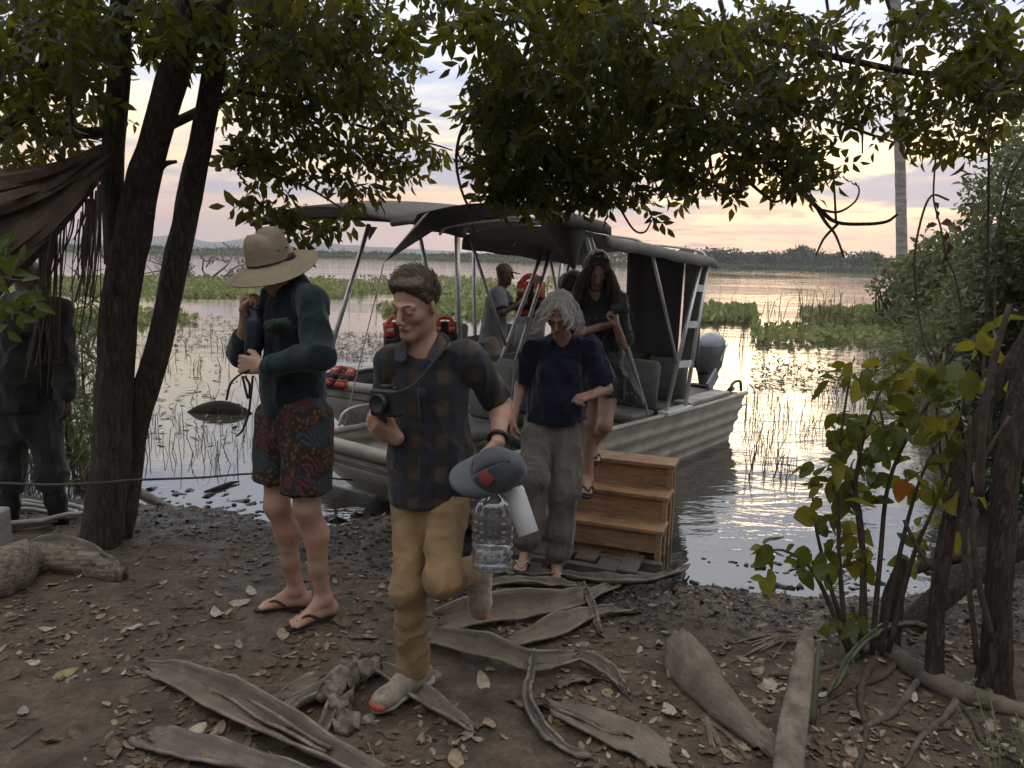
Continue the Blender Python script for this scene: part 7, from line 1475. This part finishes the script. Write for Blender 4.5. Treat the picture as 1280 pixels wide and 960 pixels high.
hand(S, J['wrR'], unit(np.array([.8, -.1, .3])), np.array([0, -1, -.2]), np.array([0, 0, 1.]), (.6, .8, .5), 1.0); hand(S, J['wrL'], unit(np.array([.8, .2, .3])), np.array([0, 1, -.2]), np.array([0, 0, 1.]), (.6, .8, .5), 1.0); sdf_obj(S, 'body', SK_DARK, p5)
S = SDF(.010); torso(S, J['shR'], J['shL'], J['hpR'], J['hpL'], f5, .064, .155, .155, .17, 1.15, .06, ext=.12); S.cut((0, 0, J['hpR'][2]-.03), -ZU); S.cone(J['shR'], J['shR']+(J['elR']-J['shR'])*.6, .075, .075, .03, flat=True); S.cone(J['shL'], J['shL']+(J['elL']-J['shL'])*.75, .078, .080, .03, flat=True); sdf_obj(S, 'shirt', cloth('grey_tshirt', (.17, .18, .185), .9), p5, (.02, (8, 8, 5), 4))
S = SDF(.010); S.cone(mh+ZU*.03, mh-ZU*.08, .15, .155, .05, sq=(f5, 1.15))
for s_ in 'RL': S.cone(J['hp'+s_], J['kn'+s_]-ZU*.02, .10, .095, .04, flat=True)
sdf_obj(S, 'shorts', cloth('khaki_shorts', (.25, .20, .14), .9), p5, (.02, (8, 8, 4), 4))
S = SDF(.007); S.ell(H(0, -.012, .045), np.array([.086, .106, .088]), [H.x, H.f, H.u], .01); S.cut(H(0, 0, .030), -H.u); S.cone(H(0, .06, .040), H(0, .155, .030), .065, .045, .012, sq=(H.u, 6)); sdf_obj(S, 'cap', cloth('tan_cap', (.17, .12, .085), .85), p5)

# ======== 6. booted man seen from behind at the left
J = JJ(dict(hd=(36, 346, 4.78), nb=(34, 368, 4.74), shR=(68, 388, 4.72), shL=(0, 388, 4.70), hpR=(51, 508, 4.74), hpL=(14, 508, 4.74), knR=(62, 588, 4.76), knL=(10, 590, 4.70), anR=(77, 660, 4.78), anL=(12, 670, 4.70), elR=(80, 446, 4.74), wrR=(83, 496, 4.66), elL=(-14, 446, 4.72), wrL=(-18, 498, 4.66)))
report('boot man', J); f6 = unit(np.cross(-(J['shR']-J['shL'])*-1, ZU)); f6 = np.array([.12, .99, 0]); p6 = thing('person', 'person in a dark jacket and rubber boots standing behind the tree', 'person', (*((J['anR']+J['anL'])/2)[:2], -.2))
S = SDF(.007); H = Head(J['hd'], unit(np.array([.25, .95, -.1])), ZU, 1.0); H.add(S); H.neck(S, J['nb']); ms, mh, sp, ft, lt = torso(S, J['shR'], J['shL'], J['hpR'], J['hpL'], f6, .05, .14, .13, .14); limb(S, [J['shR'], J['elR'], J['wrR']], [.05, .042, .03]); limb(S, [J['shL'], J['elL'], J['wrL']], [.05, .042, .03])
for s_ in 'RL': limb(S, [J['hp'+s_], J['kn'+s_], J['an'+s_]], [.08, .055, .04])
for s_ in 'RL': hand(S, J['wr'+s_], np.array([.05, -.1, -1.]), np.array([-1 if s_ == 'R' else 1, 0, 0]), np.array([0, 1, 0]), (.4, .5, .4), 1.0)
sdf_obj(S, 'body', SK_DARK, p6)
M_JACK = cloth('dark_jacket', (.020, .020, .017), .8, wr=.4); S = SDF(.008); torso(S, J['shR'], J['shL'], J['hpR']-ZU*.02, J['hpL']-ZU*.02, f6, .072, .175, .175, .185, 1.25, .06, ext=.16); S.cut((0, 0, P(35, 512, 4.7)[2]), -ZU)
for s_ in 'RL': limb(S, [J['sh'+s_], J['el'+s_], J['el'+s_]+(J['wr'+s_]-J['el'+s_])*.9], [.078, .064, .050], .03)
sdf_obj(S, 'jacket', M_JACK, p6, (.036, (9, 9, 6), 7))
S = SDF(.008); S.cone(mh+ZU*.05, mh-ZU*.05, .15, .155, .05, sq=(f6, 1.2))
for s_ in 'RL': k_, a_ = J['kn'+s_], J['an'+s_]; S.chain([J['hp'+s_], k_, k_+(a_-k_)*.16], [.105, .088, .084], .04)
sdf_obj(S, 'trousers', cloth('charcoal_trousers', (.030, .028, .030), .8, wr=.4), p6, (.03, (9, 9, 4), 9))
M_BOOT = pmat('black_gumboot', (.014, .014, .014), .3, var=.2)
for s_, fd in (('R', np.array([.75, -.55, 0])), ('L', np.array([-.2, .98, 0]))):
    k_, a_ = J['kn'+s_], J['an'+s_]; fd = unit(fd); S = SDF(.007); S.chain([k_+(a_-k_)*.10, k_+(a_-k_)*.5, a_], [.064, .062, .050], .03); S.cone(a_-ZU*.02, a_-ZU*.055-fd*.02, .048, .046, .02); S.cone(a_-ZU*.045, a_-ZU*.07+fd*.15, .046, .042, .03, sq=(ZU, 1.15)); S.cut(a_-ZU*.10, -ZU); sdf_obj(S, 'rubber_boot', M_BOOT, p6)
# ---------------------------------------------------------------- air
hm = bpy.data.materials.new('haze'); hm.use_nodes = True; t = NT(hm.node_tree)
pv = t.n('ShaderNodeVolumePrincipled', {'Color': (.80, .82, .88), 'Density': .00042, 'Anisotropy': .2})
out = t.n('ShaderNodeOutputMaterial'); t.nt.links.new(pv.outputs[0], out.inputs['Volume'])
mb = MB(); mb.box((0, 1400, 58), (2600, 0, 0), (0, 1700, 0), (0, 0, 62))
kind(mb.build('haze', hm, origin=(0, 0, 0)), 'stuff')
